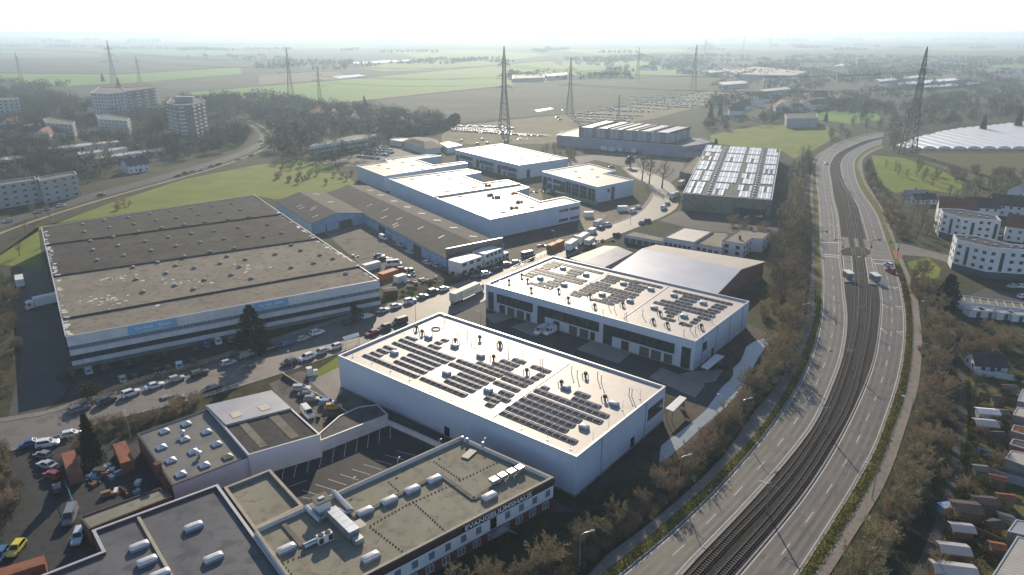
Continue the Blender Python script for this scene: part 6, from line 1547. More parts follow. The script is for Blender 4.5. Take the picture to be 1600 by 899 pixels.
carlist(list(zip(V_, ['estate', 'suv', 'hatch', 'hatch', 'sedan', 'hatch', 'suv', 'hatch', 'suv', 'hatch', 'hatch', 'hatch', 'sedan', 'hatch', 'suv', 'hatch'], [SILV, DARK, BLACK, (.10, .03, .03), BLACK, DARK, DARK, BLUE, WHITE, GREYC, GREEN, BLACK, BLACK, (.12, .03, .03), WHITE, BLACK],
 ['silver estate nose-on to the warehouse wall at its left end', 'dark green off-roader second along the warehouse wall', 'black hatchback third along the warehouse wall', 'dark maroon hatchback fourth along the warehouse wall', 'black saloon fifth along the warehouse wall', 'dark hatchback sixth along the warehouse wall', 'dark off-roader left of the blue car at the warehouse wall', 'blue hatchback at the warehouse wall', 'white car with glass roof at the warehouse wall right of the blue one', 'grey hatchback at the warehouse wall left of the pine', 'pale green hatchback in the row along the brown hedge', 'black hatchback right of the pale green one along the hedge', 'black saloon left of the maroon one along the hedge', 'maroon hatchback along the brown hedge', 'white crossover along the brown hedge', 'black hatchback at the right end of the hedge row'])), 0, 'cars in the warehouse parking', turn=pi/2-.25, z=0.02)
for px, kd, col, rz, lb in (((-103.91,133.27,0), 'sedan', (.05, .10, .30), 0.55, 'dark blue saloon at the street corner bottom left'), ((-100.22,133.02,0), 'suv', WHITE, 0.35, 'white car beside the dark blue saloon at the yard mouth'), ((-98.51,128.59,0), 'hatch', GREYC, 2.9, 'grey car at the top of the yard row'), ((-95.54,125.08,0), 'sedan', SILV, 2.8, 'silver-white saloon second in the yard row'), ((-92.18,121.5,0), 'hatch', RED, 2.75, 'dark red car third in the yard row'), ((-88.35,116.84,0), 'hatch', BLACK, 2.2, 'black car last in the yard row near the green gate'), ((-76.35,103.08,0), 'estate', (.50, .58, .66), -1.25, 'pale blue estate parked against the dark-roofed building'), ((-80.99,108.52,0), 'van', GREYC, -1.25, 'grey camper pickup behind the pale blue estate'), ((-85.25,99.95,0), 'hatch', YEL, -1.45, 'bright yellow car near the bottom left corner'), ((-86.83,98.21,0), 'hatch', (.05, .16, .28), -1.4, 'teal blue car cut by the left edge next to the yellow one'), ((-97.44,136.9,0), 'hatch', WHITE, 0.5, 'white car behind the spruce at the street'),
 ((-52.61,158.44,0), 'estate', SILV, 0.05, 'silver estate first in the yard row above the white van'), ((-50.27,155.13,0), 'sedan', DARK, 0.1, 'dark saloon second in the yard row above the white van'), ((-48.49,152.87,0), 'hatch', GREYC, 0.15, 'grey hatchback third in the yard row above the white van'), ((-44.15,150.98,0), 'hatch', (.08, .28, .55), 0.1, 'bright blue car in the wreck corner of the yard'), ((-42.41,149.13,0), 'hatch', (.60, .36, .05), 0.2, 'orange-yellow car in the wreck corner of the yard'), ((-47.68,146.13,0), 'van', WHITE, -0.95, 'white panel van beside the striped brown roof'),
 ((8.5,194.7,0), 'van', WHITE, 4.1, 'left white van in front of the ribbon-window units'), ((11.34,194.22,0), 'van', WHITE, 4.05, 'right white van in front of the ribbon-window units'),
 ((-55.7,296.62,0), 'van', WHITE, -0.9, 'white van alone in the shed yard'), ((-52.77,270.48,0), 'sedan', DARK, 0.1, 'dark saloon at the top of the yard cluster by the orange container'), ((-50.66,267.09,0), 'sedan', BLACK, 0.1, 'black saloon below the dark one in the yard cluster'), ((-46.85,263.77,0), 'suv', SILV, 0.2, 'silver car above the white minibus'), ((-45.1,258.92,0), 'bus', WHITE, 0.3, 'white minibus with dark windows by the orange container'), ((-41.24,253.47,0), 'hatch', RED, 0.1, 'red car below the white minibus'), ((-37.35,250.44,0), 'suv', BLACK, -1.2, 'black pickup at the heap of scrap'), ((-28.52,257.34,0), 'hatch', SILV, -.8, 'silver wreck at the foot of the long shed'), ((-26.45,253.47,0), 'hatch', DARK, -.8, 'dark wreck nearest the site containers'), ((-32.62,261.32,0), 'sedan', SILV, -.8, 'pale wreck along the long shed front'), ((-41.5,275.72,0), 'sedan', SILV, -.8, 'grey wreck halfway along the long shed front'), ((-46.89,285.83,0), 'hatch', SILV, -.8, 'silver car near the upper end of the long shed front'),
 ((-12.93,244.59,0), 'estate', DARK, .62, 'dark estate in the street row by the nearer container block'), ((-9.56,248.22,0), 'suv', WHITE, .62, 'white car in the street row by the container blocks'), ((-6.01,253.47,0), 'estate', DARK, .62, 'dark estate right of the white car by the containers'), ((-1.97,259.72,0), 'hatch', GREYC, .62, 'grey hatchback behind the left corner of the units'), ((1.73,262.13,0), 'hatch', (.12, .30, .36), .62, 'teal hatchback on the street above the units'), ((6.5,270.48,0), 'bus', DARK, .62, 'dark van on the street above the units'), ((28.35,297.64,0), 'hatch', WHITE, .62, 'white hatchback behind the two white lorries'), ((44.46,319.41,0), 'suv', WHITE, .8, 'white pickup beside the sand patch'), ((40.82,313.7,0), 'hatch', DARK, .8, 'dark car beside the white pickup at the sand patch'), ((46.16,301.77,0), 'suv', BLACK, .75, 'black off-roader at the garage row corner'), ((60.78,322.93,0), 'sedan', GREYC, .9, 'grey saloon on the street at the bend'), ((64.12,326.52,0), 'suv', BLACK, .9, 'black car just ahead of the grey saloon at the bend'), ((60.23,345.62,0), 'van', WHITE, 1.0, 'white van before the small new office'), ((64.48,353.85,0), 'hatch', SILV, 1.0, 'silver car beyond the white van at the small new office'), ((76.89,352.45,0), 'van', WHITE, 1.0, 'white van at the left wall of the glass-roofed works'), ((80.9,362.45,0), 'hatch', SILV, 1.0, 'silver car ahead of the van at the works wall'), ((90.99,385.72,0), 'van', WHITE, 1.1, 'small white van farther up the works wall'),
 ((213.7,483.08,0), 'hatch', WHITE, -1.7, 'lone white car on the far left carriageway'), ((144.13,258.92,0), 'hatch', WHITE, 1.75, 'white car waiting first at the junction'), ((141.18,251.57,0), 'suv', (.35, .08, .08), 1.75, 'dark red car waiting second at the junction'),
 ((175.76,234.23,0), 'sedan', SILV, 0.1, 'silver car left of two below the nearer white apartments'), ((178.67,234.23,0), 'sedan', WHITE, 0.1, 'white car right of two below the nearer white apartments'), ((212.08,297.64,0), 'hatch', DARK, 0.3, 'dark car at the right end of the farther white apartments'), ((172.2,224.02,0), 'hatch', WHITE, 0.2, 'white car on the asphalt above the flat garages')):
    car(px, rz, kd, col, lb, z=0.035)
mat('graffiti', (0.55, 0.58, 0.60), (0.05, 0.25, 0.55), 0.9, 0.6)
# distant cars: one simple body each
fc = MB()
loft(fc, [(-2.1, .78, .3, .7, .85), (-1.6, .88, .25, .8, .95), (.9, .88, .25, .8, .92), (2.1, .75, .3, .65, .72)])
fc2 = MB(); Q = [(-1.9, -.78, .92), (1.0, -.78, .92), (1.0, .78, .92), (-1.9, .78, .92), (-1.4, -.62, 1.45), (.35, -.62, 1.45), (.35, .62, 1.45), (-1.4, .62, 1.45)]
for f_ in ((0, 1, 5, 4), (2, 3, 7, 6), (3, 0, 4, 7), (1, 2, 6, 5)): fc.face([Q[i] for i in f_], 1)
fc.face([Q[i] for i in (4, 5, 6, 7)], 0)
FCAR = fc.mesh('car', ['car_paint', 'car_glass'])
PAL = [WHITE, WHITE, SILV, SILV, GREYC, DARK, BLACK, BLUE, RED, (.35, .36, .38)]
def far_cars(pts, rz, label, group, z=0.03, jit=.15):
    for x, y in pts:
        put('parked_car', FCAR, (x+rp.gauss(0, jit), y+rp.gauss(0, jit), z), rz+rp.gauss(0, .04)+(pi if rp.random() < .5 else 0), None, label, 'car', group, None, PAL[rp.randrange(10)])
def row(a, b, n): return [(a[0]+(b[0]-a[0])*k/(n-1), a[1]+(b[1]-a[1])*k/(n-1)) for k in range(n)]
for q, n in (([(-54.23,657.48),(30.29,619.28)], 34), ([(-56.73,666.59),(0,646.43)], 24), ([(-52.52,673.58),(-5.85,659.74)], 20)): far_cars(row(*q, n), 1.3, 'car packed in the front rows of the tan parking meadow', 'front rows on the tan parking meadow', 0.07)
for q, n in (([(66.57,779.13),(125.18,754.97)], 24), ([(64.01,732.22),(82.85,721.33)], 9)): far_cars(row(*q, n), 1.4, 'car in the straight row behind the ribbed hall', 'row behind the ribbed hall', 0.07)
for q, n in (([(154.65,971.8),(231.03,909.18)], 24), ([(152.73,917.64),(207.68,876.79)], 18), ([(185.51,1011.48),(252.52,962.35)], 20), ([(220.71,1077.26),(276.59,1021.89)], 15), ([(138.63,839.32),(158.3,818.28)], 8), ([(185.25,861.42),(217.14,900.87)], 8), ([(107.68,876.79),(118.96,846.56)], 5)): far_cars(row(*q, n), 1.2, 'car in the far cluster on the tan parking meadow', 'far cluster on the tan parking meadow', 0.07, 1.6)
cs = MB()
mat('car_white', (.7, .7, .7), rough=.3, coat=.5); mat('car_grey', (.12, .125, .13), rough=.3, coat=.5)
for q, n in (([(151.59,991.25),(235.45,943.97)], 34), ([(165.23,943.97),(228.88,884.68)], 32), ([(200.3,1043.36),(266.8,991.25)], 28), ([(125.23,892.7),(178.45,846.56)], 22), ([(237.61,1113.37),(289.75,1054.43)], 22), ([(165.06,1021.89),(225.22,991.25)], 26), ([(159.33,909.18),(213.53,869.04)], 26), ([(104.09,846.56),(143.91,818.28)], 20), ([(70.81,804.82),(137.27,779.13)], 34), ([(69.4,749.16),(119.61,732.22)], 24), ([(-53.78,690.45),(0,675.94)], 30), ([(218.85,962.35),(259.56,926.26)], 20)):
    for x, y in row(*q, n):
        k = len(cs.v); a = 1.2+rp.gauss(0, .05); x += rp.gauss(0, 1.2); y += rp.gauss(0, 3)
        cs.box((x, y, .3), 4.3, 1.75, .65, a, 0 if rp.random() < .6 else 1); cs.box((x, y, .95), 2.3, 1.5, .5, a, 2, 0)
cs.build('packed_cars', ['car_white', 'car_grey', 'car_glass'], kind='stuff', label='glinting mass of parked cars on the far part of the tan meadow', cat='cars')
far_cars([(-42.24,592.39),(-24.58,599.84),(6.41,599.84),(47.32,766.87),(84.87,825.18),(89.22,804.82),(49.2,743.43),(58.99,839.32),(112.44,825.18),(151.23,861.42),(-20.63,578),(-5.25,588.73),(-28.2,574.5)], .4, 'single car standing loose on the tan parking meadow', 'loose cars on the tan meadow', 0.07)
for q, n in (([(-111.53,554.35),(-92.13,541.64)], 11), ([(-111.53,541.64),(-89.22,529.48)], 13), ([(-111.06,529.48),(-90.15,517.82)], 12), ([(-110.9,564.25),(-97.7,557.61)], 8), ([(-109.46,512.17),(-95.11,503.92)], 7)): far_cars(row(*q, n), 1.0, 'car crowded on the dealer lot left of the bright halls', 'dealer lot cars', 0.03, .4)
far_cars([(-235.28,344.29),(-234.49,349.69),(-232.11,358.1),(-225.17,384.08),(-208.32,439.55),(-206.84,448.09),(-204.76,454.7),(-202.16,460.35),(-200.17,472.05),(-198.8,480.59),(-192.87,501.22),(-189.6,517.82),(-193.81,554.35),(-197.2,567.63),(-205.74,588.73),(-237.73,326.52)], .55, 'car on the curving road behind the meadow', 'cars on the curving road', 0.04)
far_cars([(53.11,470.86),(56.66,468.48),(85.08,512.17),(89.22,509.39),(92.85,503.92),(53.7,456.94),(65.86,470.86),(186.1,470.86),(181.75,456.94),(174.45,441.66)], .3, 'car in the yard before the ribbed hall', 'cars in the ribbed hall yard', 0.02)
# ---------------------------------------------------------------- lorries
def lorry(label, p, rz, ln=7.0, cab=True, body='white_paint', h=2.9, cat='lorry', name='lorry', trailer=False, logo=None):
    t = thing(name, label, cat, (p[0], p[1], 0.03), rz)
    b = MB(); b.box((0, 0, 0), ln, 2.5, h-.05)
    put('cargo_box', b.mesh('cargo_box', body), (0, 0, 1.0), parent=t)
    b = MB(); b.box((0, 0, 0), ln-.1, .9, .28); put('chassis', b.mesh('chassis', 'frame_dark'), (0, 0, .72), parent=t)
    wh = MB(); wh.tube([(0, -.16, 0), (0, .16, 0)], .5, 12); wh.f.append(tuple(range(11, -1, -1))); wh.m.append(0); wm_ = wh.mesh('wheel', 'tyre')
    xs = [-ln/2+1.0, -ln/2+2.3] + ([-ln/2+3.6] if trailer else [])
    if cab: xs += [ln/2+1.0]
    for x in xs:
        for s_ in (-1, 1): put('wheel', wm_, (x, s_*1.05, .5), parent=t)
    if cab:
        c = MB(); x0 = ln/2+.25
        loft(c, [(x0, 1.22, .55, 1.5, 3.0), (x0+1.3, 1.22, .55, 1.5, 3.05), (x0+2.0, 1.15, .5, 1.4, 2.6), (x0+2.2, 1.05, .5, 1.2, 1.9)])
        put('cab', c.mesh('cab', 'white_paint'), parent=t)
        g_ = MB(); g_.face([(x0+2.03, -.95, 2.45), (x0+2.24, -.95, 1.75), (x0+2.24, .95, 1.75), (x0+2.03, .95, 2.45)][::-1]); put('windscreen', g_.mesh('windscreen', 'car_glass'), (.02, 0, 0), parent=t)
        for s_ in (-1, 1):
            g_ = MB(); g_.face([(x0+.9, s_*1.235, 1.7), (x0+1.8, s_*1.22, 1.7), (x0+1.7, s_*1.1, 2.5), (x0+.9, s_*1.1, 2.5)]); put('side_window', g_.mesh('side_window', 'car_glass'), (0, s_*.02, 0), parent=t)
    else:
        b = MB(); b.box((0, 0, 0), .2, 1.8, .9); put('landing_leg', b.mesh('landing_leg', 'steel'), (ln/2-2.2, 0, 0), parent=t)
    return t
q = [(-20.53,216.86),(-10.63,230.95)]; art = lorry('long cream articulated lorry parked left of the ribbon-window units', ((-15.69,223.41,0)), heading(q[0], q[1]), 13.6, True, 'tarp', 3.0, 'lorry', 'articulated_lorry', True)
mk = MB(); mk.tube([(.8*cos(k*pi/7)-3.2, -1.27, 2.6+.8*sin(k*pi/7)) for k in range(3, 12)], .13, 5); put('emblem', mk.mesh('emblem', 'curb_grey'), parent=art)
mk = MB(); mk.box((1.8, -1.265, 2.3), 6.4, .03, .22, bottom=True); put('side_print', mk.mesh('side_print', 'curb_grey'), parent=art)
q = [(-150.12,219.2),(-154.59,214.56)]; lorry('white articulated lorry docked at the left wall of the sign warehouse', ((-151.16,217.44,0)), heading(q[0], q[1]), 9.0, True, 'white_paint', 2.8, 'lorry', 'articulated_lorry', True)
q = [(-171.09,232.91),(-179.38,244.59)]; lorry('white box trailer standing alone on the drive left of the warehouse', ((-172.81,235.57,0)), heading(q[0], q[1]), 7.0, False, 'white_paint', 2.6, 'trailer', 'box_trailer')
q = [(22.11,276.62),(29.38,290.64)]; lorry('white lorry with printed rear doors on the street before the big white hall', ((24.48,280.24,0)), heading(q[0], q[1]), 8.0, False, 'white_paint', 2.9, 'lorry', 'box_lorry', True)
lorry('second white lorry ahead of the one with printed rear doors', ((29.92,290.64,0)), heading(q[0], q[1]), 8.0, True, 'white_paint', 2.9, 'lorry', 'box_lorry')
lorry('brown-roofed trailer beside the two white lorries', ((32.52,286.78,0)), heading(q[0], q[1]), 6.5, False, 'tarp', 2.2, 'trailer', 'box_trailer')
lorry('white lorry at the left wall of the glass-roofed works', ((86.47,376.09,0)), 1.0, 5.5, True, 'white_paint', 2.5, 'lorry', 'box_lorry')
lorry('pale lorry at the upper left wall of the glass-roofed works', ((98.15,408.24,0)), 1.1, 7.0, True, 'aged_dim_white', 2.6, 'lorry', 'box_lorry')
for (x, y), l, m in zip([(69.64,540.09),(74.59,535.5),(80.11,535.5),(85.41,532.47),(89.7,529.48),(93.5,529.48)], ('first', 'second', 'third', 'fourth', 'fifth', 'sixth'), ('white_paint', 'white_paint', 'white_paint', 'grey_sheet', 'white_paint', 'grey_sheet')): lorry('box lorry at the pale lilac podium hall, '+l+' from the left', (x, y), 1.9, 6.0, True, m, 2.6, 'lorry', 'box_lorry')
# tram-stop shelters on the platforms
# ---------------------------------------------------------------- white apartment houses, right
AP1 = Building('apartment_house', 'farther white apartment house with cranked flat roof and small square windows', [(190.12,308.84),(186.66,300.6),(189.54,290.99),(203,286.66),(206.52,295.44),(198.48,307.14)], 10.8, 'render_white', 'bitumen_dark', 'coping', 0.5, 0.35, 'apartment house')
AP2 = Building('apartment_house', 'nearer white apartment house with cranked flat roof above parked cars', [(169.22,263.19),(165.84,255.14),(171.46,244.66),(189.7,240.3),(193.67,245.88),(181.05,250.01),(176.89,260.91)], 11.5, 'render_white', 'bitumen_dark', 'coping', 0.5, 0.35, 'apartment house')
for b, pts in ((AP1, (((187.97,295.44,10.8), 3), ((196.38,288.81,10.8), 5), ((188.35,304.73,10.8), 2))), (AP2, (((168.53,250.01,11.5), 4), ((179.99,242.66,11.5), 6), ((167.82,259.56,11.5), 2)))):
    for p, n in pts:
        e = b.edge(p)
        for k in range(n):
            f_ = (k+.5)/n
            if n > 2 and k % 3 == 1: window(b, e, f_, 1.1, 2.9, b.h-4.6, 1, 4, 'stair_window')
            else:
                for z in (3.3, 6.1, 8.8): window(b, e, f_, 1.2, z, 1.1)
    for p, n in pts[:2]:
        band(b, b.edge(p), 0, 2.5, 0.05, 'door_grey', 'ground_floor')
        e = b.edge(p)
        for k in range(n): window(b, e, (k+.5)/n, 2.4, .4, 1.8, 2, 1, 'shop_window')
pb_ = MB(); pb_.box((0, 0, 0), 1.7, 1.0, .12)
for b, q in ((AP1, [(194.75,301.66),(196.82,298.2),(199.54,295.93),(201.41,293.69),(192.78,304.01)]), (AP2, [(171.81,259.19),(172.55,255.67),(174.7,252.24),(176.62,249.71),(180.83,247.24),(183.76,246.42)])):
    for x, y in q: put('roof_unit', SKY_W[0], b.rel((x, y)), .3, b.e)
# stacked balconies on the left end of the farther house
for k, z in enumerate((3.0, 5.8, 8.4)):
    loc, rz, _ = AP1.on(AP1.edge((188.35,304.73,10.8)), .5, z, .75)
    mb = MB(); mb.box((loc[0]+AP1.e.location.x, loc[1]+AP1.e.location.y, z), 4.5, 1.6, .15, rz, bottom=True)
    mb.box((loc[0]+AP1.e.location.x+.75*sin(rz), loc[1]+AP1.e.location.y-.75*cos(rz), z+.15), 4.5, .06, 1.0, rz); mb.build('balcony', 'white_paint', AP1.e)
# pitched houses
def house(label, c, w, d, h, rz, roof='tiles_red', wall='render_white', pitch=.75, name='pitched_house', cat='house', wins=True, group=None):
    t = thing(name, label, cat, (c[0], c[1], 0), rz, group)
    b = MB(); b.box((0, 0, 0), w, d, h); zr = h+d/2*pitch
    for s_ in (-1, 1): b.face([(s_*w/2, -d/2, h), (s_*w/2, d/2, h), (s_*w/2, 0, zr)])
    put('wall', b.mesh('wall', wall), parent=t)
    for s_ in (-1, 1):
        r = MB(); o_ = .35; zz = h-o_*pitch
        q = [(-w/2-o_, s_*(d/2+o_), zz), (w/2+o_, s_*(d/2+o_), zz), (w/2+o_, 0, zr+.05), (-w/2-o_, 0, zr+.05)]
        if s_ > 0: q = q[::-1]
        r.face(q); r.face([(x, y, z-.16) for x, y, z in q][::-1])
        for k in range(4): a_, b_ = q[k], q[(k+1) % 4]; r.face([(a_[0], a_[1], a_[2]-.16), (b_[0], b_[1], b_[2]-.16), b_, a_])
        put('roof_slope', r.mesh('roof_slope', roof), parent=t)
    if wins:
        r = MB(); r.box((w*.2, .6, zr-.9), .6, .6, 1.7); put('chimney', r.mesh('chimney', 'brick'), parent=t)
        a_, p_ = window_mesh(1.1, 1.2, 1, 1, 'frame_white', 'glass')
        for k in range(max(2, int(w/3))):
            for z in ([1.0] if h < 4 else [1.0, 3.7]):
                o = put('window', a_, (-w/2+w*(k+.5)/max(2, int(w/3)), -d/2-.01, z), 0, t); put('pane', p_, (0, 0, 0), 0, o)
        for s_ in (-1, 1):
            for k in range(2):
                o = put('window', a_, (s_*(w/2+.01), -d/4+k*d/2, 1.0), s_*pi/2, t); put('pane', p_, (0, 0, 0), 0, o)
        dm = MB(); dm.box((0, -.03, 0), 1.0, .06, 2.1); put('door', dm.mesh('door', 'door_grey'), (w*.05, -d/2-.01, 0), 0, t)
    return t
H_ = [('red-tiled house with roof windows behind the farther white apartments', (210.12,328.95,0), 15, 11, 7, -.45, 'tiles_red'), ('dark-roofed house right of the red-tiled one', (227.11,337.74,0), 14, 10, 5.5, -.3, 'tiles_dark'), ('dark hipped house at the right edge above the apartments', (244.34,341.64,0), 16, 11, 5.5, -.5, 'tiles_dark'), ('white-gabled house with shining roof window cut by the right edge', (220.44,295.61,0), 14, 11, 6.5, -.6, 'tiles_red'), ('white house with pale roof high at the right edge', (272.82,374.52,0), 12, 9, 5.0, .5, 'grey_sheet'), ('low dark barn between orchard and apartments', (214.67,365.4,0), 12, 6, 3, .1, 'tiles_dark'), ('small grey outbuilding below the orchard', (216.14,377.66,0), 9, 5, 2.8, .2, 'grey_sheet')]
for l, p, w, d, h, rz, rf in H_: house(l, p, w, d, h, rz, rf)
GA = Building('garage_terrace', 'flat garage terrace with long white front right of the dark conifer', [(147.4,219.55),(169.67,209.07),(166.17,204.16),(143.71,214.2)], 2.8, 'white_paint', 'bitumen_brown', 'coping', .25, .2, 'garage')
e = GA.edge((152.21,210.19,2.8))
for k in range(12): door(GA, e, (k+.5)/12, 2.1, 0, 2.1, 'white_paint', 'garage_door', 5)
for k in range(1, 11):
    pa, _, _ = GA.on(e, k/11, 2.75, -.2); pb, _, _ = GA.on(e, k/11, 2.75, -5.0)
    mb = MB(); mb.bar(Vector(pa)+GA.e.location, Vector(pb)+GA.e.location, .25, h=.3); mb.build('party_wall', 'coping', GA.e)
for (x, y), l in zip([(146.08,208.46),(149.38,207.92),(153.38,206.32),(156.94,204.73)], ('left', 'second', 'third', 'right')):
    b = Building('patio_shed', 'white flat patio shed below the garage terrace, '+l+' of four', [(x-2.6, y-1.6), (x+2.6, y-2.0), (x+2.6, y+1.6), (x-2.6, y+2.0)], 2.3, 'white_paint', 'grey_sheet', 'coping', .15, .15, 'shed', group='patio sheds')
    door(b, b.edge((x, y-3)), .5, .9, 0, 1.9, 'door_grey', ribs=1)
house('white bungalow with dark roof at the shaded lane', (125.42,170.29,0), 7.5, 6, 2.5, -.15, 'tiles_dark', 'aged_dim_white')  # duller white wall; the shade on the house is put into its colour
SH = [('grey-roofed hut beside the lane, above the pale-topped shed', (83.32,109.07,0), 4.2, 3.6, 2.3, 'tiles_dark'), ('small pale-topped garden shed below the grey hut', (79.46,103.76,0), 3.2, 2.2, 2.0, 'grey_sheet'), ('low pale shed third up from the bottom by the lane', (74.75,98.21,0), 4.2, 2.6, 2.1, 'grey_sheet'), ('pale lean-to at the bottom edge by the lane', (71.86,93.25,0), 6.0, 2.8, 2.2, 'grey_sheet'), ('dark hut with open front right of the grey hut', (88.26,111.5,0), 3.6, 2.6, 2.0, 'tiles_dark'), ('brown shed beside the white bungalow', (127.75,169.16,0), 4, 3, 2.3, 'tiles_red'), ('white caravan-like shed in the shaded garden', (109.5,144.38,0), 4.0, 2.4, 2.2, 'white_paint'), ('grey low shed below the caravan-like one', (106.06,139.59,0), 4.0, 3.0, 2.0, 'grey_sheet')]
for l, p, w, d, h, rf in SH: house(l, p, w, d, h, -.2, 'aged_dim_white' if rf == 'white_paint' else rf, 'timber' if 'white' not in l else 'aged_dim_white', .3, 'garden_shed', 'shed', False)
RF = [('large pale ribbed roof at the bottom right corner', '', 4.0, 'cream_sheet'), ('cream ribbed roof of a garden house at the right edge', '', 3.4, 'cream_sheet'), ('orange-walled garden house at the right edge', '', 3.4, 'tiles_dark'), ('red-roofed garden house at the right edge', '', 3.4, 'tiles_red'), ('cream-roofed garden house, second up at the right edge', '', 3.2, 'cream_sheet'), ('grey-roofed garden house, topmost at the right edge', '', 3.2, 'grey_sheet'), ('grey ribbed roof above the large pale roof', '', 3.2, 'grey_sheet')]
stripes(mat('rib_cream', (.46, .43, .38), (.38, .355, .31), .3, .7), (.55, .83), .9, .7, .15)
for (l, _, h, rf), q in zip(RF, ([(74.42,88.8),(85.41,98.82),(87.85,96.9),(80.3,86.11)], [(99.41,123.15),(102.42,125.95),(107.02,124.07),(103.11,118.49)], [(103.75,128.36),(105.73,130.35),(110.02,128.36),(107.67,125.01)], [(107.53,133.68),(109.81,136.07),(113.92,133.94),(111.4,130.35)], [(112.75,140.85),(116.1,144.33),(120.01,142.57),(116.84,138.04)], [(118.12,147.35),(123.18,153.06),(126.44,151.76),(121.66,144.93)], [(85.49,101.13),(88.99,104.21),(92.19,102.82),(89.63,99.15)])):
    b = Building('garden_house', l, q, h, 'rust' if 'orange' in l else 'plinth', 'rib_cream' if rf == 'cream_sheet' else rf, 'coping', .06, .12, 'house')
    c = centroid(b.poly); e = b.edge((c[0]-8, c[1]))
    door(b, e, .3, .9, 0, 2.0, 'door_grey', ribs=1); window(b, e, .65, 1.3, .9, 1.1, 2, 1)
# fences between the plots
def fence(label, pts, h=1.5, m='timber', step=2.4, name='plot_fence'):
    t = thing(name, label, 'fence', (pts[0][0], pts[0][1], 0), group='plot fences')
    q = resample(pts, step)
    if len(q) < 2: q = pts
    for x, y in q:
        b = MB(); b.box((x, y, 0), .12, .12, h+.1); b.build('post', m, t)
    for a, b_ in zip(q, q[1:]):
        b = MB(); b.bar((*a, h/2+.05), (*b_, h/2+.05), .05, h=h-.1); b.build('fence_panel', m, t)
for l, q, h, m in (('pale wall-like fence across the gardens below the white bungalow', [(120.24,166.55),(125.57,164.73),(133.02,161.19)], 1.7, 'aged_dim_white'), ('fence between the upper garden plots, first below the pale one', [(114.67,155.13),(119.27,152.55),(122.43,150.36)], 1.3, 'timber'), ('fence between the upper garden plots, second below the pale one', [(111.07,148.83),(115.27,146.42),(117.78,144.38)], 1.3, 'timber'), ('blue-grey screen fence in the middle plots', [(98.74,130.28),(101.08,128.83),(103.07,126.93)], 1.4, 'blue_sheet'), ('long dark fence with pale right end below the middle plots', [(93.91,123.27),(97.15,120.63),(102.18,116.84)], 1.9, 'curb_grey'), ('low fence in the lower plots above the glasshouse', [(88.86,113.43),(92.09,110.93),(93.48,109.44)], 1.2, 'timber'), ('plank fence beside the pale-topped shed', [(81.79,104.79),(83.58,103.08),(85.79,100.44)], 1.5, 'timber')):
    fence(l, q, h, m)
gh = thing('glasshouse', 'small pale plastic glasshouse in the lower right gardens', 'greenhouse', ((90.05,108.34,0)))
pts_ = [(88.87,109.07),(91.09,107.25)]
for k in range(5):
    a = Vector((*pts_[0], 0)).lerp(Vector((*pts_[1], 0)), k/4); b = Vector((*pts_[0], 0)).lerp(Vector((*pts_[1], 0)), min(1, (k+1)/4))
    if k == 4: break
    mb = MB(); N = 6
    for j in range(N):
        a0, a1 = pi*j/N, pi*(j+1)/N
        mb.face([(a.x, a.y+1.1*cos(a0), 1.5*sin(a0)), (b.x, b.y+1.1*cos(a0), 1.5*sin(a0)), (b.x, b.y+1.1*cos(a1), 1.5*sin(a1)), (a.x, a.y+1.1*cos(a1), 1.5*sin(a1))])
    mb.build('plastic_bay', 'rib_cream', gh)
rg = random.Random(9)
for k, (x, y) in enumerate([(118.86,161.88),(111.53,151.29),(99.99,134.8),(103.95,140.14),(110.62,141.53),(103.27,132.26),(97.71,123.94),(87.87,115.42),(84.78,107.79),(79.94,101.75),(80.72,98.52),(92,118.5),(93.15,114.42),(94.83,127.4),(120.17,155.13),(128.63,161.88),(134.35,173),(140.51,177),(139.36,183.3),(135.63,171.06),(104.19,134.8),(108.04,148.83)]):
    plant('shrub', x+rg.gauss(0, .6), y+rg.gauss(0, .6), rg.uniform(1.3, 2.8), 'evergreen garden shrub among the allotment plots', 'allotment shrubs')
for k, (x, y) in enumerate([(87.98,116.43),(88.24,114.42),(130.85,177),(144.66,190),(100.01,125.08),(103.72,137.43),(110.48,134.8)]):
    plant('bush', x, y, rg.uniform(3, 5), 'bare fruit tree among the allotment plots', 'allotment fruit trees', BROWN)
AL = [(122.82,156.77),(116.3,151.29),(112.75,144.38),(108.22,139.59),(105.73,134.8),(94.12,121.94),(95.27,118.5),(92.85,112.46),(86.01,105.13),(82.55,98.84)]
for k, (x, y) in enumerate(AL):
    w, d = rg.uniform(1.8, 2.8), rg.uniform(1.4, 2.0)
    house('small allotment hut in the garden plots at lower right, '+ONES[k]+' from the top', (x, y), w, d, rg.uniform(1.7, 2.2), -.2+rg.gauss(0, .1), rg.choice(('bitumen', 'tiles_dark', 'tiles_red', 'bitumen_dark')), rg.choice(('timber', 'plinth', 'bitumen_brown')), .35, 'allotment_hut', 'hut', False, 'allotment huts')  # dark roof colours paint in the shade lying over the plots
for l, q in (('clipped hedge between the upper plots', [(108.04,148.83),(112.09,147.32),(115.25,145.25)]), ('clipped hedge below the upper plots', [(101.16,137.43),(104.31,136.11),(107.01,133.78)]), ('clipped hedge in the middle plots', [(94.09,125.08),(97.04,123.49),(99.64,121.5)]), ('clipped hedge above the grey hut', [(87.5,114.82),(90.32,113.83),(92.71,111.5)]), ('clipped hedge below the grey hut', [(81.01,102.58),(83.65,101.42),(85.37,99.79)]), ('clipped hedge at the bottom right plots', [(77.63,98.84),(79.59,97.59),(81.11,95.75)]), ('hedge along the right side of the shaded lane', [(115.93,161.88),(104.78,142.94),(94.83,127.4),(85.79,114.42),(78.9,105.13),(71.76,96.21)])):
    hedge(l, q, .9, 1.3, 'needle', 22, .3, 'allotment hedges')
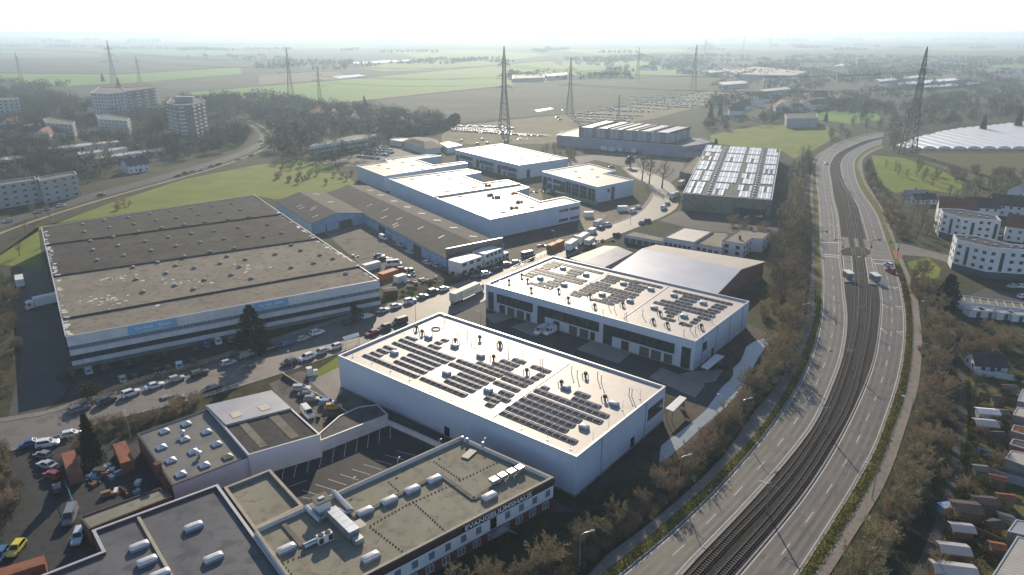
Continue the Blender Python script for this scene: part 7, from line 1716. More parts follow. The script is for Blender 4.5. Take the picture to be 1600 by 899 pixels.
gw = MB(); gw.box((0, 0, 0), 2.6, 1.6, 1.5); gw.box((0, 0, 1.5), 2.8, 1.8, .1, bottom=True)
put('sprayed_box', gw.mesh('sprayed_box', 'graffiti'), ((80.75,110.56,0)), .2, label='white box sprayed with blue and black beside the shaded lane', cat='utility box')
# ---------------------------------------------------------------- polytunnels
stripes(mat('tunnel_film', (.82, .81, .79), (.74, .73, .72), .05, .32, spec=.6), (.05, 1), 6.0, .85, .06)
def see_through_film(m, k):
    t = m.node_tree; p = t.nodes['Principled BSDF']; o = [n for n in t.nodes if n.type == 'OUTPUT_MATERIAL'][0]
    tr = t.nodes.new('ShaderNodeBsdfTranslucent'); tr.inputs[0].default_value = (.8, .79, .77, 1)
    mx = t.nodes.new('ShaderNodeMixShader'); mx.inputs[0].default_value = k
    t.links.new(p.outputs[0], mx.inputs[1]); t.links.new(tr.outputs[0], mx.inputs[2]); t.links.new(mx.outputs[0], o.inputs[0])
see_through_film(MATS['tunnel_film'], .15)
pe = [(300.88,554.35),(319.97,574.5),(339.9,596.09),(367.39,621.29),(405.56,653.02),(459.73,683.12),(508.95,710.74)]
NT = 'one two three four five six seven eight nine ten eleven twelve thirteen fourteen fifteen sixteen seventeen eighteen'.split()
far_e = smooth_line(pe, 3.0)
xa_, xb_ = pe[0][0]+2, pe[-1][0]
for k in range(18):
    wd = (xb_-xa_)/18; x0 = xa_+wd*(k+.5)
    y0 = pe[0][1]-6
    y1 = min(far_e, key=lambda q: abs(q[0]-x0))[1]+4
    t = thing('polytunnel', 'white film polytunnel, number '+NT[k]+' counted from the left', 'polytunnel', (x0, y0, 0), group='polytunnels in rows')
    mb = MB(); N = 8; nb = max(1, int((y1-y0)/12))
    for s_ in range(nb):
        ya, yb = y0+(y1-y0)*s_/nb, y0+(y1-y0)*(s_+1)/nb
        for j in range(N):
            a0, a1 = pi*j/N, pi*(j+1)/N
            mb.face([(x0+wd*.49*cos(a0), ya, 2.6*sin(a0)), (x0+wd*.49*cos(a1), ya, 2.6*sin(a1)), (x0+wd*.49*cos(a1), yb, 2.6*sin(a1)), (x0+wd*.49*cos(a0), yb, 2.6*sin(a0))][::-1])
    mb.build('film', 'tunnel_film', t)
    mb = MB(); mb.face([(x0+wd*.49*cos(pi*j/N), y0-.01, 2.6*sin(pi*j/N)) for j in range(N+1)]); mb.build('end_wall', 'tunnel_film', t)
# ---------------------------------------------------------------- tram stop, lamps, masts, signals
for l, q, sp in (('left tram platform with its white shelter roof', [(131.54,270.48),(135.37,270.48),(122.17,239.66),(118.96,239.66)], (121.75,243.87,0)), ('right tram platform with its pale shelter', [(139.67,268.77),(142.2,268.77),(129.2,236.24),(126.46,237.6)], (130.16,241.05,0))):
    p = ccw(q); c = centroid(p)
    t = thing('tram_platform', l, 'platform', (c[0], c[1], 0), group='tram platforms')
    mb = MB(); mb.prism(p, 0.02, .38); mb.build('slab', 'path', t)
    mb = MB(); i_ = inset(p, .15)
    for k in range(4): mb.bar((*i_[k], .40), (*i_[(k+1) % 4], .40), .25, h=.05)
    mb.build('edge_strip', 'marking', t)
    s = thing('tram_shelter', l.replace('platform with its', 'shelter with').split(' with')[0]+(' under a bright white roof' if 'left' in l else ' under a pale cream roof'), 'shelter', (sp[0], sp[1], .38), group='tram shelters')
    mb = MB(); mb.box((0, 0, 2.3), 2.6, 4.6, .16, bottom=True); put('roof', mb.mesh('roof', 'white_paint'), parent=s)
    mb = MB(); mb.box((-1.0, 0, .1), .05, 4.2, 2.0); mb.box((0, -2.1, .1), 2.0, .05, 2.0); mb.box((0, 2.1, .1), 2.0, .05, 2.0); put('glass_wall', mb.mesh('glass_wall', 'glass_blue'), parent=s)
    for a in (-1.0, 1.0):
        for b in (-2.1, 2.1): mb = MB(); mb.tube([(a, b, 0), (a, b, 2.3)], .06, 5); put('post', mb.mesh('post', 'steel'), parent=s)
lp = MB(); lp.tube([(0, 0, 0), (0, 0, 5), (0, 0, 7.0), (.25, 0, 7.35), (.7, 0, 7.5), (1.7, 0, 7.55)], [.11, .08, .065, .06, .055, .05], 6)
lh = MB(); lh.tube([(1.6, 0, 7.52), (2.0, 0, 7.58), (2.55, 0, 7.55)], [.09, .2, .08], 8)
lp_me, lh_me = lp.mesh('pole', 'steel'), lh.mesh('lamp_head', 'white_paint')
def lamp(p, rz, label, sc=1.0, group='street lamps'):
    t = thing('street_lamp', label, 'street lamp', (p[0], p[1], .05), rz, group, sc)
    put('pole', lp_me, parent=t); put('lamp_head', lh_me, parent=t)
LL = ('at the bottom edge beside the olive bushes', 'between the muddy bank and the footpath bend', 'beside the pond', 'left of the carriageway where the slope trees begin', 'left of the carriageway below the junction', 'left of the carriageway at the junction', 'left of the carriageway above the junction')
for (x, y), l in zip([(11.14,95),(32.37,117.25),(51.13,139.73),(87.09,198.61),(105.98,236.92),(120.07,270.48),(136.73,311.47)], LL): lamp((x, y), .35, 'curved street lamp '+l)
RL = ('at the lowest right bushes', 'on the right path beside the long tree shadows', 'on the right path below the bend', 'on the right path beside the arrows', 'on the right path near the junction', 'right of the far carriageway')
for (x, y), l in zip([(68.88,114.42),(89.51,140.69),(109.24,169.91),(126.4,200.61),(141.87,232.91),(183.4,335.19)], RL): lamp((x, y), pi-.3, 'street lamp '+l)
for (x, y), l in zip([(-29.41,201.12),(-56.93,166.18),(48.13,142.94),(-9.34,194.7),(-83.47,135.32),(-0.88,177),(-17.56,177),(55.39,322.93),(-4.36,272.21),(17.68,285.83)], ('behind the front hall at the street', 'left of the small lawn', 'right of the shelter by the pond', 'in the forecourt corner left of the units', 'by the workshop bank', 'between hall and units', 'hidden behind the front hall roof', 'at the bend of the estate street', 'by the tall gable wall', 'on the muddy site edge')): lamp((x, y), 2.2, 'slim street lamp '+l, .85)
for k, (x, y) in enumerate(resample(mid_line(TA, TB, .5), 36.0)):
    if not 82 < y < 430 or 262 < y < 290: continue
    t = thing('catenary_mast', 'overhead line mast between the tracks, one of the regular row', 'mast', (x, y, .02), street_dir((x, y), TA)+pi/2, 'overhead line masts between the tracks')
    mb = MB(); mb.box((0, 0, 0), .2, .2, 6.6); put('post', mb.mesh('post', 'steel'), parent=t)
    for s_ in (-1, 1): mb = MB(); mb.tube([(0, 0, 6.2), (s_*2.2, 0, 5.9)], .045, 5); mb.tube([(0, 0, 5.4), (s_*2.0, 0, 5.75)], .035, 5); put('bracket', mb.mesh('bracket', 'steel'), parent=t)
for s_, l in ((TA, 'overhead wire above the left track'), (TB, 'overhead wire above the right track')):
    mb = MB(); mb.tube([(x, y, 5.6) for x, y in s_ if y < 460], .022, 4); mb.build('contact_wire', 'frame_dark', None, label=l, cat='wire', group='overhead wires')
def signal(p, rz, label):
    t = thing('traffic_signal', label, 'traffic light', (p[0], p[1], .1), rz, 'traffic lights at the junction')
    mb = MB(); mb.tube([(0, 0, 0), (0, 0, 5.2), (.4, 0, 5.6), (3.6, 0, 5.7)], .09, 6); put('pole', mb.mesh('pole', 'frame_dark'), parent=t)
    for x, z in ((3.5, 5.1), (0.2, 2.4)): mb = MB(); mb.box((x, 0, z), .35, .35, .95, bottom=True); put('lamp_head', mb.mesh('lamp_head', 'black_panel'), parent=t)
for p, rz, l in (((153.9,271.34,0), 2.9, 'arched traffic light on the red paving'), ((144.57,274.84,0), 0.2, 'traffic light at the right tip of the island'), ((133.45,274.84,0), 2.9, 'traffic light at the left tip of the island'), ((128.58,287.74,0), .1, 'traffic light at the left kerb of the junction')): signal(p, rz, l)
# railing and trolley shelter by the street, gate and yard clutter
def railing(label, pts, h=1.1, m='white_paint', step=2.0):
    t = thing('railing', label, 'railing', (pts[0][0], pts[0][1], 0))
    q = resample(pts, step)
    for x, y in q: mb = MB(); mb.box((x, y, 0), .08, .08, h); mb.build('post', m, t)
    for z in (.5, h-.05):
        for a, b in zip(q, q[1:]): mb = MB(); mb.bar((*a, z), (*b, z), .06); mb.build('rail', m, t)
railing('white double railing along the street above the workshop', [(-77.49,151.92),(-72.77,156.44),(-66.3,162.94)], 1.1)
railing('thin fence between the muddy site and the street', [(0,254.24),(12.89,273.96),(29.28,298.66)], 1.2, 'steel', 3.0)
railing('dark fence along the tan meadow behind the white offices', [(0,588.73),(38.55,619.28),(46.65,657.48)], 1.6, 'steel', 4.0)
ts = thing('trolley_shelter', 'see-through trolley shelter at the kerb behind the front hall', 'shelter', ((-46.18,186.82,0)))
q = [(-48.09,185.49),(-44.52,188.62),(-43.69,186.37),(-47.06,183.3)]
for p in q: mb = MB(); mb.tube([(*p, 0), (*p, 2.6)], .07, 5); mb.build('post', 'coping', ts)
for k in range(4): mb = MB(); mb.bar((*q[k], 2.6), (*q[(k+1) % 4], 2.6), .12); mb.bar((*q[k], 1.3), (*q[(k+1) % 4], 1.3), .06); mb.build('rail', 'coping', ts)
mb = MB(); mb.prism(ccw(q), 2.62, 2.68); mb.build('roof', 'glass_blue', ts)
ub = MB(); ub.box((0, 0, 0), 1.2, 1.2, 2.2); ub.box((0, 0, 2.2), 1.4, 1.4, .12, bottom=True); ub.box((1.5, -.4, 0), 1.0, 1.0, 1.5)
put('utility_cabinet', ub.mesh('utility_cabinet', 'white_paint'), ((-52.7,166.55,0)), .5, label='pale utility cabinets on the paved corner left of the front hall', cat='cabinet')
# junk in the yards
rj = random.Random(4)
def junk(label, p, spread, n, size, cat='scrap heap', mats=('zinc', 'rust', 'bitumen_dark', 'blue_sheet', 'white_paint', 'timber')):
    t = thing('scrap_heap', label, cat, (p[0], p[1], .02), group='scrap in the yards')
    for k in range(n):
        mb = MB(); s_ = size*rj.uniform(.35, 1.0)
        mb.box((0, 0, 0), s_*rj.uniform(.7, 1.8), s_*rj.uniform(.5, 1.1), s_*rj.uniform(.4, 1.0), rj.random()*3)
        put('piece', mb.mesh('piece', mats[rj.randrange(len(mats))]), (rj.gauss(0, spread[0]), rj.gauss(0, spread[1]), 0), 0, t)
junk('heap of tarpaulin-grey scrap between the rusty containers', (-82.4,121.72,0), (2.2, 1.2), 14, 1.6)
junk('row of scrap and bins along the low annex wall', (-73.94,116.43,0), (3.0, .8), 12, 1.2)
junk('black tyres and parts in the wreck corner of the workshop yard', (-42.91,144.38,0), (1.8, .8), 14, .9, mats=('bitumen_dark', 'black_panel', 'tyre'))
junk('blue crate and machine parts below the grey scrap', (-82.26,119.13,0), (1.6, .4), 5, 1.2)
junk('pale stone slabs by the street bank', (-82.18,154.48,0), (2.5, .5), 7, 1.4, mats=('path', 'kerb'))
junk('wrapped building material scattered on the plot right of the sign warehouse', (-34.49,241.05,0), (4.0, 1.2), 26, 1.1, mats=('white_paint', 'rust', 'timber', 'aged_dim_white'))
junk('machines and pipes beside the white minibus', (-37.57,246.75,0), (2.0, .8), 9, 1.2)
junk('red crane arm and hoppers behind the warehouse gable', (-63.22,270.48,0), (1.5, .8), 6, 1.4, mats=('orange_paint', 'zinc'))
junk('building material between the new office blocks', (19.79,394.1,0), (7, 2.0), 30, 1.4, mats=('white_paint', 'scaffold_net', 'timber', 'zinc'))
junk('pipes and pallets beside the orange site containers', (13.4,285.83,0), (2.5, 1.0), 10, 1.2)
junk('wood and rubble at the garage corner of the bend', (38.32,292.61,0), (3, .8), 10, 1.2, mats=('timber', 'bitumen_dark'))
junk('bins and crates before the glass-roofed works', (117.73,335.19,0), (4, .8), 10, 1.4, mats=('scaffold_net', 'white_paint', 'zinc'))
ht_ = house('small brown hut with pale door right of the sign warehouse', (-41.35,226.5,0), 4.2, 3.0, 2.4, .35, 'bitumen_brown', 'brick', .15, 'brick_hut', 'hut', False)
gt = thing('yard_gate', 'green sliding yard gate left of the low annex', 'gate', ((-84.09,114.02,0)))
q = [(-87.46,118.08),(-81.23,110.56)]
mb = MB(); mb.bar((*q[0], 1.7), (*q[1], 1.7), .08); mb.bar((*q[0], .3), (*q[1], .3), .08); mb.build('frame', 'scaffold_net', gt)
for k in range(16):
    p = Vector(q[0]).lerp(Vector(q[1]), k/15); mb = MB(); mb.box((p.x, p.y, .1), .05, .05, 1.6); mb.build('bar', 'scaffold_net', gt)
# ---------------------------------------------------------------- power pylons
mat('galvanised', (.16, .155, .15), (.20, .19, .18), .1, .6, metal=.4)
def lattice(mb, p0, w0, p1, w1, n, th):
    """square lattice mast section"""
    prev = None
    for k in range(n+1):
        t = k/n; c = Vector(p0).lerp(Vector(p1), t); w = w0+(w1-w0)*t
        ring = [c+Vector((sx*w/2, sy*w/2, 0)) for sx, sy in ((-1, -1), (1, -1), (1, 1), (-1, 1))]
        if prev:
            for q in range(4):
                mb.bar(prev[q], ring[q], th); mb.bar(prev[q], ring[(q+1) % 4], th*.6); mb.bar(ring[q], prev[(q+1) % 4], th*.6)
                mb.bar(ring[q], ring[(q+1) % 4], th*.5)
        prev = ring
def pylon_meshes(arms, th=.36):
    b = MB(); lattice(b, (0, 0, 0), 9.0, (0, 0, 34), 3.6, 7, th); lattice(b, (0, 0, 34), 3.6, (0, 0, 62), 2.0, 9, th*.8); lattice(b, (0, 0, 62), 2.0, (0, 0, 72), .3, 4, th*.6)
    out = [b.mesh('tower', 'galvanised')]
    for z, l in arms:
        a = MB()
        for s_ in (-1, 1):
            for y in (-1, 1):
                a.bar((s_*1.2, y*1.2, z), (s_*l, 0, z), th*.6); a.bar((s_*1.0, y*1.0, z+2.6), (s_*l, 0, z+.1), th*.5)
                for k in range(4):
                    t0, t1 = k/4, (k+.5)/4
                    a.bar((s_*(1.2+(l-1.2)*t0), y*1.2*(1-t0), z), (s_*(1+(l-1)*t1), y*(1-t1), z+2.6*(1-t1)), th*.35)
            for f_ in (1.0, .62): a.bar((s_*l*f_, 0, z), (s_*l*f_, 0, z-3.0), .22)
        out.append(a.mesh('crossarm', 'galvanised'))
    return out
PY3 = pylon_meshes(((37, 15), (47, 11.5), (57, 8)))
PY2 = pylon_meshes(((44, 17), (55, 12)))
PYN = pylon_meshes(((36, 7.5), (46, 6.5), (56, 5.5)), .5)
pyl = []
for p, h, rz, ms, l in (((-7.23,680.71,0), 73, .25, PYN, 'dark lattice pylon with narrow arms at the tan parking meadow'), ((63.23,798.24,0), 60, .15, PY3, 'wide-armed pylon right of the dark narrow one'), ((-301.79,1001.26,0), 66, .1, PY3, 'tall pylon above the trees left of centre'), ((-231.98,884.68,0), 47, .1, PY3, 'shorter pylon just right of the tall left-centre one'), ((-701.37,1301.53,0), 73, .05, PY3, 'tall pylon behind the white apartment slab at far left'), ((-656.19,1301.53,0), 47, .1, PY3, 'fainter shorter pylon right of the far-left tall one'), ((-937.46,1410.98,0), 50, .1, PY3, 'faint pylon near the left edge on the fields'), ((293.3,529.48,0), 75, 1.45, PYN, 'leaning-looking dark pylon beside the polytunnels'), ((283.71,1151.91,0), 68, .1, PY2, 'pale pylon behind the far car cluster'), ((236.32,1391.5,0), 60, .1, PY2, 'hazy pylon above the farm left of the car cluster'), ((706.75,2738.27,0), 70, .1, PY2, 'far hazy pylon right of the pale one near the horizon'), ((1192.95,3866.11,0), 75, .1, PY2, 'first of the small horizon pylons'), ((1563.35,4543.71,0), 75, .1, PY2, 'second of the small horizon pylons'), ((1958.46,5229.78,0), 75, .1, PY2, 'third and faintest of the small horizon pylons'), ((107.33,732.22,0), 27, .2, PY3, 'small dark pylon just behind the ribbed hall')):
    t = thing('power_pylon', l, 'pylon', (p[0], p[1], 0), rz, 'power pylons', h/72)
    put('tower', ms[0], parent=t)
    for a in ms[1:]: put('crossarm', a, parent=t)
    pyl.append((p, h))
def wire(i, j, label):
    (a, ha), (b, hb) = pyl[i], pyl[j]
    for f_, dx in ((.62, 10), (.62, -10), (.77, 8), (.77, -8)):
        mb = MB()
        mb.tube([(a[0]+(b[0]-a[0])*t+dx, a[1]+(b[1]-a[1])*t, ha*f_+(hb*f_-ha*f_)*t-26*t*(1-t)) for t in [k/14 for k in range(15)]], .09, 3, cap=False)
        mb.build('power_line', 'frame_dark', None, label=label, cat='power line', group='power lines')
wire(4, 2, 'power line strung between the far-left pylon and the left-centre pylon')
wire(2, 0, 'power line strung between the left-centre pylon and the dark narrow one')
wire(3, 1, 'power line strung between the shorter pylon and the wide-armed one')
wire(1, 8, 'power line strung between the wide-armed pylon and the pale one')
wire(7, 0, 'power line strung from the pylon at the polytunnels to the dark narrow one')

# ---------------------------------------------------------------- the estate's far blocks, upper left
mat('concrete_grey', (.33, .33, .32), (.40, .40, .385), .1, .85)
mat('facade_brown', (.20, .155, .13), (.25, .20, .165), .15, .85)
mat('block_render', (.47, .46, .45), (.40, .395, .385), .1, .85)
def slab(label, poly, h, wall, n=6, floors=6, name='apartment_block', roof='bitumen', balc=False):
    b = Building(name, label, poly, h, wall, roof, 'coping', .6, .4, 'apartment block')
    c = centroid(b.poly)
    for i in range(len(b.poly)):
        a, q = b.poly[i], b.poly[(i+1) % len(b.poly)]
        d = Vector((q[0]-a[0], q[1]-a[1])); nrm = Vector((d.y, -d.x)).normalized()
        m = Vector(((a[0]+q[0])/2, (a[1]+q[1])/2))
        if nrm.dot(-m) <= 0: continue
        k_ = max(1, min(n, int(d.length/4.5)))
        for k in range(k_):
            for f_ in range(floors):
                window(b, i, (k+.5)/k_, min(2.2, d.length/k_*.5), h*(f_+.25)/floors, h/floors*.5, 1, 1, fw=.12, fm='frame_white')
            if balc and k % 2 == 0:
                for f_ in range(floors):
                    loc, rz, _ = b.on(i, (k+.5)/k_, h*(f_+.2)/floors, .5)
                    mb = MB(); mb.box((loc[0]+b.e.location.x, loc[1]+b.e.location.y, loc[2]), d.length/k_*.8, 1.0, 1.0, rz, bottom=True); mb.build('balcony', 'white_paint', b.e)
    return b
slab('white gable-ended apartment slab far left with a dark stair strip', [(-426.73,743.05),(-401.51,731),(-396.83,755.5),(-434.5,819.4),(-464.9,829.4)], 27, 'block_render', 6, 8)
slab('brown apartment slab joined right of the white gable-ended one', [(-401.19,764.03),(-395.13,814.49),(-421.57,860.87),(-433.07,819.4)], 27, 'facade_brown', 7, 8, balc=True)
tb = slab('dark stepped tower block with balconies left of the pylon pair', [(-284.16,601.09),(-265.98,579.13),(-256.06,584.47),(-259.19,618.65),(-279.91,656.93),(-302.12,650.23)], 30, 'facade_brown', 6, 10, 'tower_block', 'bitumen_dark', True)
mb = MB(); mb.box((*centroid(tb.poly), 29.4), 14, 9, 4.5, .2); mb.build('lift_house', 'concrete_grey', tb.e)
mb = MB(); mb.tube([(*centroid(tb.poly), 33.9), (*centroid(tb.poly), 38)], .2, 5); mb.build('antenna', 'steel', tb.e)
slab('pale five-storey block below the white gable-ended slab', [(-377.57,659.81),(-374.13,670.68),(-335.01,636.55),(-326.72,614.82),(-357.89,629.14)], 14, 'block_render', 7, 5)
slab('grey low block left of the pale five-storey one', [(-418.34,647.12),(-421.5,662.53),(-378.51,627.62),(-367.41,604.77),(-397.68,618.28)], 12, 'concrete_grey', 6, 4)
slab('white block cut by the left edge below the fields', [(-530.76,746.57),(-507.19,750.39),(-492.96,731.64),(-510.54,717.28)], 22, 'block_render', 5, 7)
slab('grey apartment slab at the left edge behind bare trees', [(-268,359.55),(-254.7,376.76),(-247.8,367.97),(-261.3,349.92)], 12, 'concrete_grey', 8, 4)
slab('second grey apartment slab behind bare trees, right of the edge one', [(-252.21,374.97),(-242.74,392.63),(-236.38,384.08),(-244.33,364.56)], 12, 'concrete_grey', 8, 4)
slab('far brown slab behind the tower block', [(-396.4,772.41),(-367.26,772.41),(-375.08,786.43),(-405.53,793.62)], 10, 'facade_brown', 6, 3)
for l, q in (('long white flat-roofed row of terraces, upper of three', [(-345.6,531.06),(-331.01,553.84),(-313.44,571.28),(-306.91,560.69),(-322.52,540.6),(-336.19,518.83)]), ('middle flat-roofed terrace row with bright edge', [(-310.66,510),(-289.97,537.38),(-283.72,527.95),(-302.33,498.66)]), ('lower flat-roofed terrace row, longest and nearest of three', [(-289.09,487.78),(-260.65,534.2),(-253.52,521.83),(-281.96,477.35)]), ('short pale flat building near the left edge above the slabs', [(-354.79,487.78),(-338.12,495.9),(-329.06,482.51),(-344.15,472.29)])):
    b = Building('terrace_row', l, q, 4.0, 'render_white', 'white_roof', 'coping', .2, .3, 'house row')
    e = b.edge((centroid(b.poly)[0], centroid(b.poly)[1]-30))
    for k in range(7): window(b, e, (k+.5)/7, 3.0, .6, 2.0, 2, 1)
house('white gabled house by the curving road', (-242.89,456.94,0), 13, 10, 5, .9, 'tiles_dark')
SCH = Building('school_wing', 'long pale school wing with flat roof among the trees, upper middle left', [(-143.17,507.16),(-143.24,519.51),(-123.57,567.63),(-107.6,571.39),(-111.49,549.5)], 8.5, 'render_white', 'bitumen_olive', 'coping', .3, .35, 'school')
e = SCH.edge((-125.89,522.69,8.5))
for k in range(16):
    for z in (1.2, 4.6): window(SCH, e, (k+.5)/16, 2.6, z, 1.8, 2, 1)
e = SCH.edge((-109.58,560.24,8.5))
for k in range(4):
    for z in (1.2, 4.6): window(SCH, e, (k+.5)/4, 2.6, z, 1.8, 2, 1)
hp = thing('dealer_pavilion', 'brown hip-roofed showroom behind the leftmost bright hall', 'showroom', ((-68.86,541.64,0)))
q = ccw([(-85.44,557.19),(-82.64,580.47),(-58.66,567.71),(-51.24,530.87),(-63.45,521.59)]); c = centroid(q)
mb = MB(); mb.prism(inset(q, 1.5), 0, 4.6); mb.build('wall', 'render_white', hp)
mb = MB()
iq = [(c[0]+(x-c[0])*.45, c[1]+(y-c[1])*.45) for x, y in q]
for k in range(len(q)): mb.face([(*q[k], 4.5), (*q[(k+1) % len(q)], 4.5), (*iq[(k+1) % len(q)], 7.5), (*iq[k], 7.5)])
mb.face([(*p, 7.5) for p in iq]); mb.build('roof', 'tiles_dark', hp)
Building('flat_showroom', 'bright flat-roofed showroom left of the brown hip roof', [(-96.87,569.5),(-92.21,582.34),(-83.16,576.77),(-85.94,560.65)], 4.5, 'render_white', 'white_roof_new', 'coping', .3, .3, 'showroom')
Building('flat_showroom', 'bright flat-roofed showroom right of the brown hip roof', [(-54.99,550.38),(-49.97,560.65),(-37.64,540.45),(-47.18,527.74)], 4.5, 'render_white', 'white_roof_new', 'coping', .3, .3, 'showroom')

# ---------------------------------------------------------------- trees of the housing estate and belts
rt_ = random.Random(31)
BLK = [o for o in bpy.data.objects if o.parent is None and o.get('category') in ('apartment block', 'house row', 'school', 'house', 'hall', 'building', 'warehouse', 'showroom')]
BPOS = [(o.location.x, o.location.y) for o in BLK]
def wood(poly, n, kind, h0, h1, label, group, col=None, clear=9.0):
    xs, ys = [p[0] for p in poly], [p[1] for p in poly]; k = 0; tries = 0
    while k < n and tries < n*30:
        tries += 1
        x, y = rt_.uniform(min(xs), max(xs)), rt_.uniform(min(ys), max(ys))
        if not inside(poly, x, y) or any(abs(x-a) < clear and abs(y-b) < clear for a, b in BPOS): continue
        if any(hypot(x-a, y-b) < 7 for a, b in BN[::2]+BS[::2]): continue
        plant(kind, x, y, rt_.uniform(h0, h1), label, group, col); k += 1
HA = (.92, .95, .95)
wood([(-276.02,348.33),(-274.53,374.52),(-255.97,401.06),(-243.34,448.09),(-218.41,517.82),(-207.68,574.5),(-234.43,657.48),(-283.35,680.71),(-292.54,544.77),(-288.91,470.86),(-306.35,421.41),(-309.4,394.1)], 48, 'far', 9, 14, 'leafless street tree among the blocks behind the curving road', 'trees by the curving road', HA)
wood([(-351.98,452.48),(-339.9,470.86),(-306.42,501.22),(-267.67,554.35),(-257.27,615.3),(-293.25,705.56),(-301.13,627.4),(-334.59,627.4),(-381.65,578),(-426.29,554.35)], 36, 'far', 9, 14, 'leafless tree among the flat terrace rows', 'trees among the terrace rows', HA)
wood([(-230.35,657.48),(-180.35,529.48),(-140.21,470.86),(-101.97,470.86),(-113.9,529.48),(-101.39,567.63),(-139.96,657.48),(-174.95,657.48),(-224.62,705.56)], 42, 'far', 9, 15, 'leafless tree around the school wing', 'trees around the school wing', HA)
wood([(-173.49,501.22),(-140.58,411.92),(-113.42,415.67),(-93.72,411.92),(-101.5,452.48),(-135.96,470.86)], 22, 'bush', 3, 5, 'low bare thicket on the meadow below the school wing', 'thicket below the school', BROWN)
wood([(19.83,554.35),(47.97,535.5),(46.84,495.91),(29.74,470.86),(22.53,501.22)], 14, 'far', 7, 10, 'leafless tree left of the lilac podium hall', 'trees left of the podium hall', HA)
wood([(250.63,560.91),(290.11,615.3),(358.7,680.71),(387.93,732.22),(330.69,705.56),(282.35,635.72),(247.56,578)], 22, 'far', 7, 11, 'leafless tree where the carriageway curves away', 'trees at the far bend', HA)
wood([(285.22,544.77),(325.69,615.3),(339.05,627.4),(303.36,554.35),(284.76,529.48)], 10, 'far', 9, 13, 'leafless tree at the foot of the pylon by the polytunnels', 'trees at the pylon foot', HA)
wood([(256.07,441.66),(289.15,456.94),(313.94,456.94),(320.09,441.66),(297.41,408.24),(270.6,401.06),(266.17,411.92)], 24, 'bush', 4, 7, 'bare orchard bush in the brown field below the polytunnels', 'orchard bushes', BROWN)
wood([(231.7,377.66),(284.92,411.92),(287.82,394.1),(256.76,348.33),(241.85,355.26),(234.8,365.4)], 20, 'far', 6, 10, 'leafless garden tree around the red-tiled house', 'trees around the red-tiled house', HA)
wood([(204.61,365.4),(205.41,348.33),(183.78,300.73),(168.8,285.83),(187.43,335.19)], 12, 'far', 6, 9, 'leafless tree between far path and apartments', 'trees left of the apartments', HA)
wood([(84.17,300.73),(98.8,322.93),(126.64,309.26),(114.09,272.21),(96.98,255.78),(99.99,272.21),(98.15,320.58)], 14, 'bush', 4, 7, 'bare bush around the angular villa', 'bushes around the villa', BROWN)
# undergrowth and woods that read as one mass
mat('brush', (.17, .135, .085), (.23, .19, .12), .02, .95, c3=(.13, .125, .06), s3=.12)
BOXES = []
for o in BLK:
    if o.location.y > 280:
        for c_ in o.children:
            if c_.name.startswith('wall'):
                v_ = [(q.co.x+o.location.x, q.co.y+o.location.y) for q in c_.data.vertices]
                BOXES.append((min(a for a, _ in v_)-2, max(a for a, _ in v_)+2, min(b for _, b in v_)-3, max(b for _, b in v_)+2)); break
mat('wood_backlit', (.085, .070, .048), (.125, .102, .066), .02, .95, c3=(.06, .058, .034), s3=.12)  # darker copy of brush; backlit shade of far trees put into its colour
def brush(poly, n, h, per, tw, label, name='undergrowth', m='brush', road_gap=True):
    r = random.Random(n+int(h*10)); mb = MB(); k = tr_ = 0
    xs, ys = [p[0] for p in poly], [p[1] for p in poly]
    while k < n and tr_ < n*40:
        tr_ += 1
        x, y = r.uniform(min(xs), max(xs)), r.uniform(min(ys), max(ys))
        if not inside(poly, x, y) or any(a < x < b and c < y < d for a, b, c, d in BOXES): continue
        if road_gap and y > 280 and x < 0 and any(abs(x-a) < 8 and abs(y-b) < 8 for a, b in BN[::2]+BS[::2]): continue
        k += 1; hh = h*r.uniform(.55, 1.2); R = hh*r.uniform(.32, .5)
        for q in range(per):
            d = rdir(r)*(r.random()**.5); p = Vector((x+d.x*R, y+d.y*R, max(.05, hh*.55+d.z*hh*.45)))
            sliver(mb, p, (Vector((d.x, d.y, abs(d.z)+.5))+rdir(r)*.8).normalized(), hh*r.uniform(.1, .28), tw*r.uniform(.6, 1.5), r)
    mb.build(name, m, kind='stuff', label=label, cat='undergrowth')
brush([(-282.43,348.33),(-276.66,377.66),(-258.09,404.62),(-245.57,452.48),(-220.71,523.59),(-210.09,581.53),(-234.43,657.48),(-287.23,690.45),(-328.43,615.3),(-375.15,567.63),(-429.05,544.77)], 760, 9.5, 120, .26, 'brown mass of bare trees between the blocks at the left', 'woodland', 'wood_backlit')
brush([(-436.2,554.35),(-383.87,581.53),(-377.48,644.26),(-329.74,623.32),(-293.79,611.37),(-287.23,690.45),(-244.45,690.45),(-278.82,846.56),(-399.38,971.8),(-415.87,861.42),(-507.65,876.79),(-673.73,1043.36),(-817.88,1065.72)], 800, 14, 130, .44, 'hazy brown mass of bare trees around the far blocks', 'woodland', 'wood_backlit')
brush([(-241.15,680.71),(-173.36,514.98),(-135.96,470.86),(-103.67,470.86),(-101.39,567.63),(-63.73,653.02),(-63.73,721.33),(-127.46,804.82),(-211.72,861.42),(-305.67,943.97)], 560, 12, 130, .38, 'brown mass of bare trees around the school wing and the belt', 'woodland', 'wood_backlit')
brush([(305.1,574.5),(355.73,657.48),(403.92,680.71),(532.68,754.97),(837.61,1043.36),(829.99,1193.14),(619.1,1043.36),(453.68,861.42),(379.2,743.43)], 420, 9, 120, .36, 'brown bare wood behind the polytunnels', 'woodland', 'wood_backlit')
brush([(180.86,680.71),(216.5,743.43),(242.18,721.33),(275.34,791.77),(320.65,791.77),(294.44,721.33),(232.23,690.45),(172.87,627.4)], 70, 9, 110, .35, 'brown bare trees around the green field', 'woodland', 'wood_backlit')
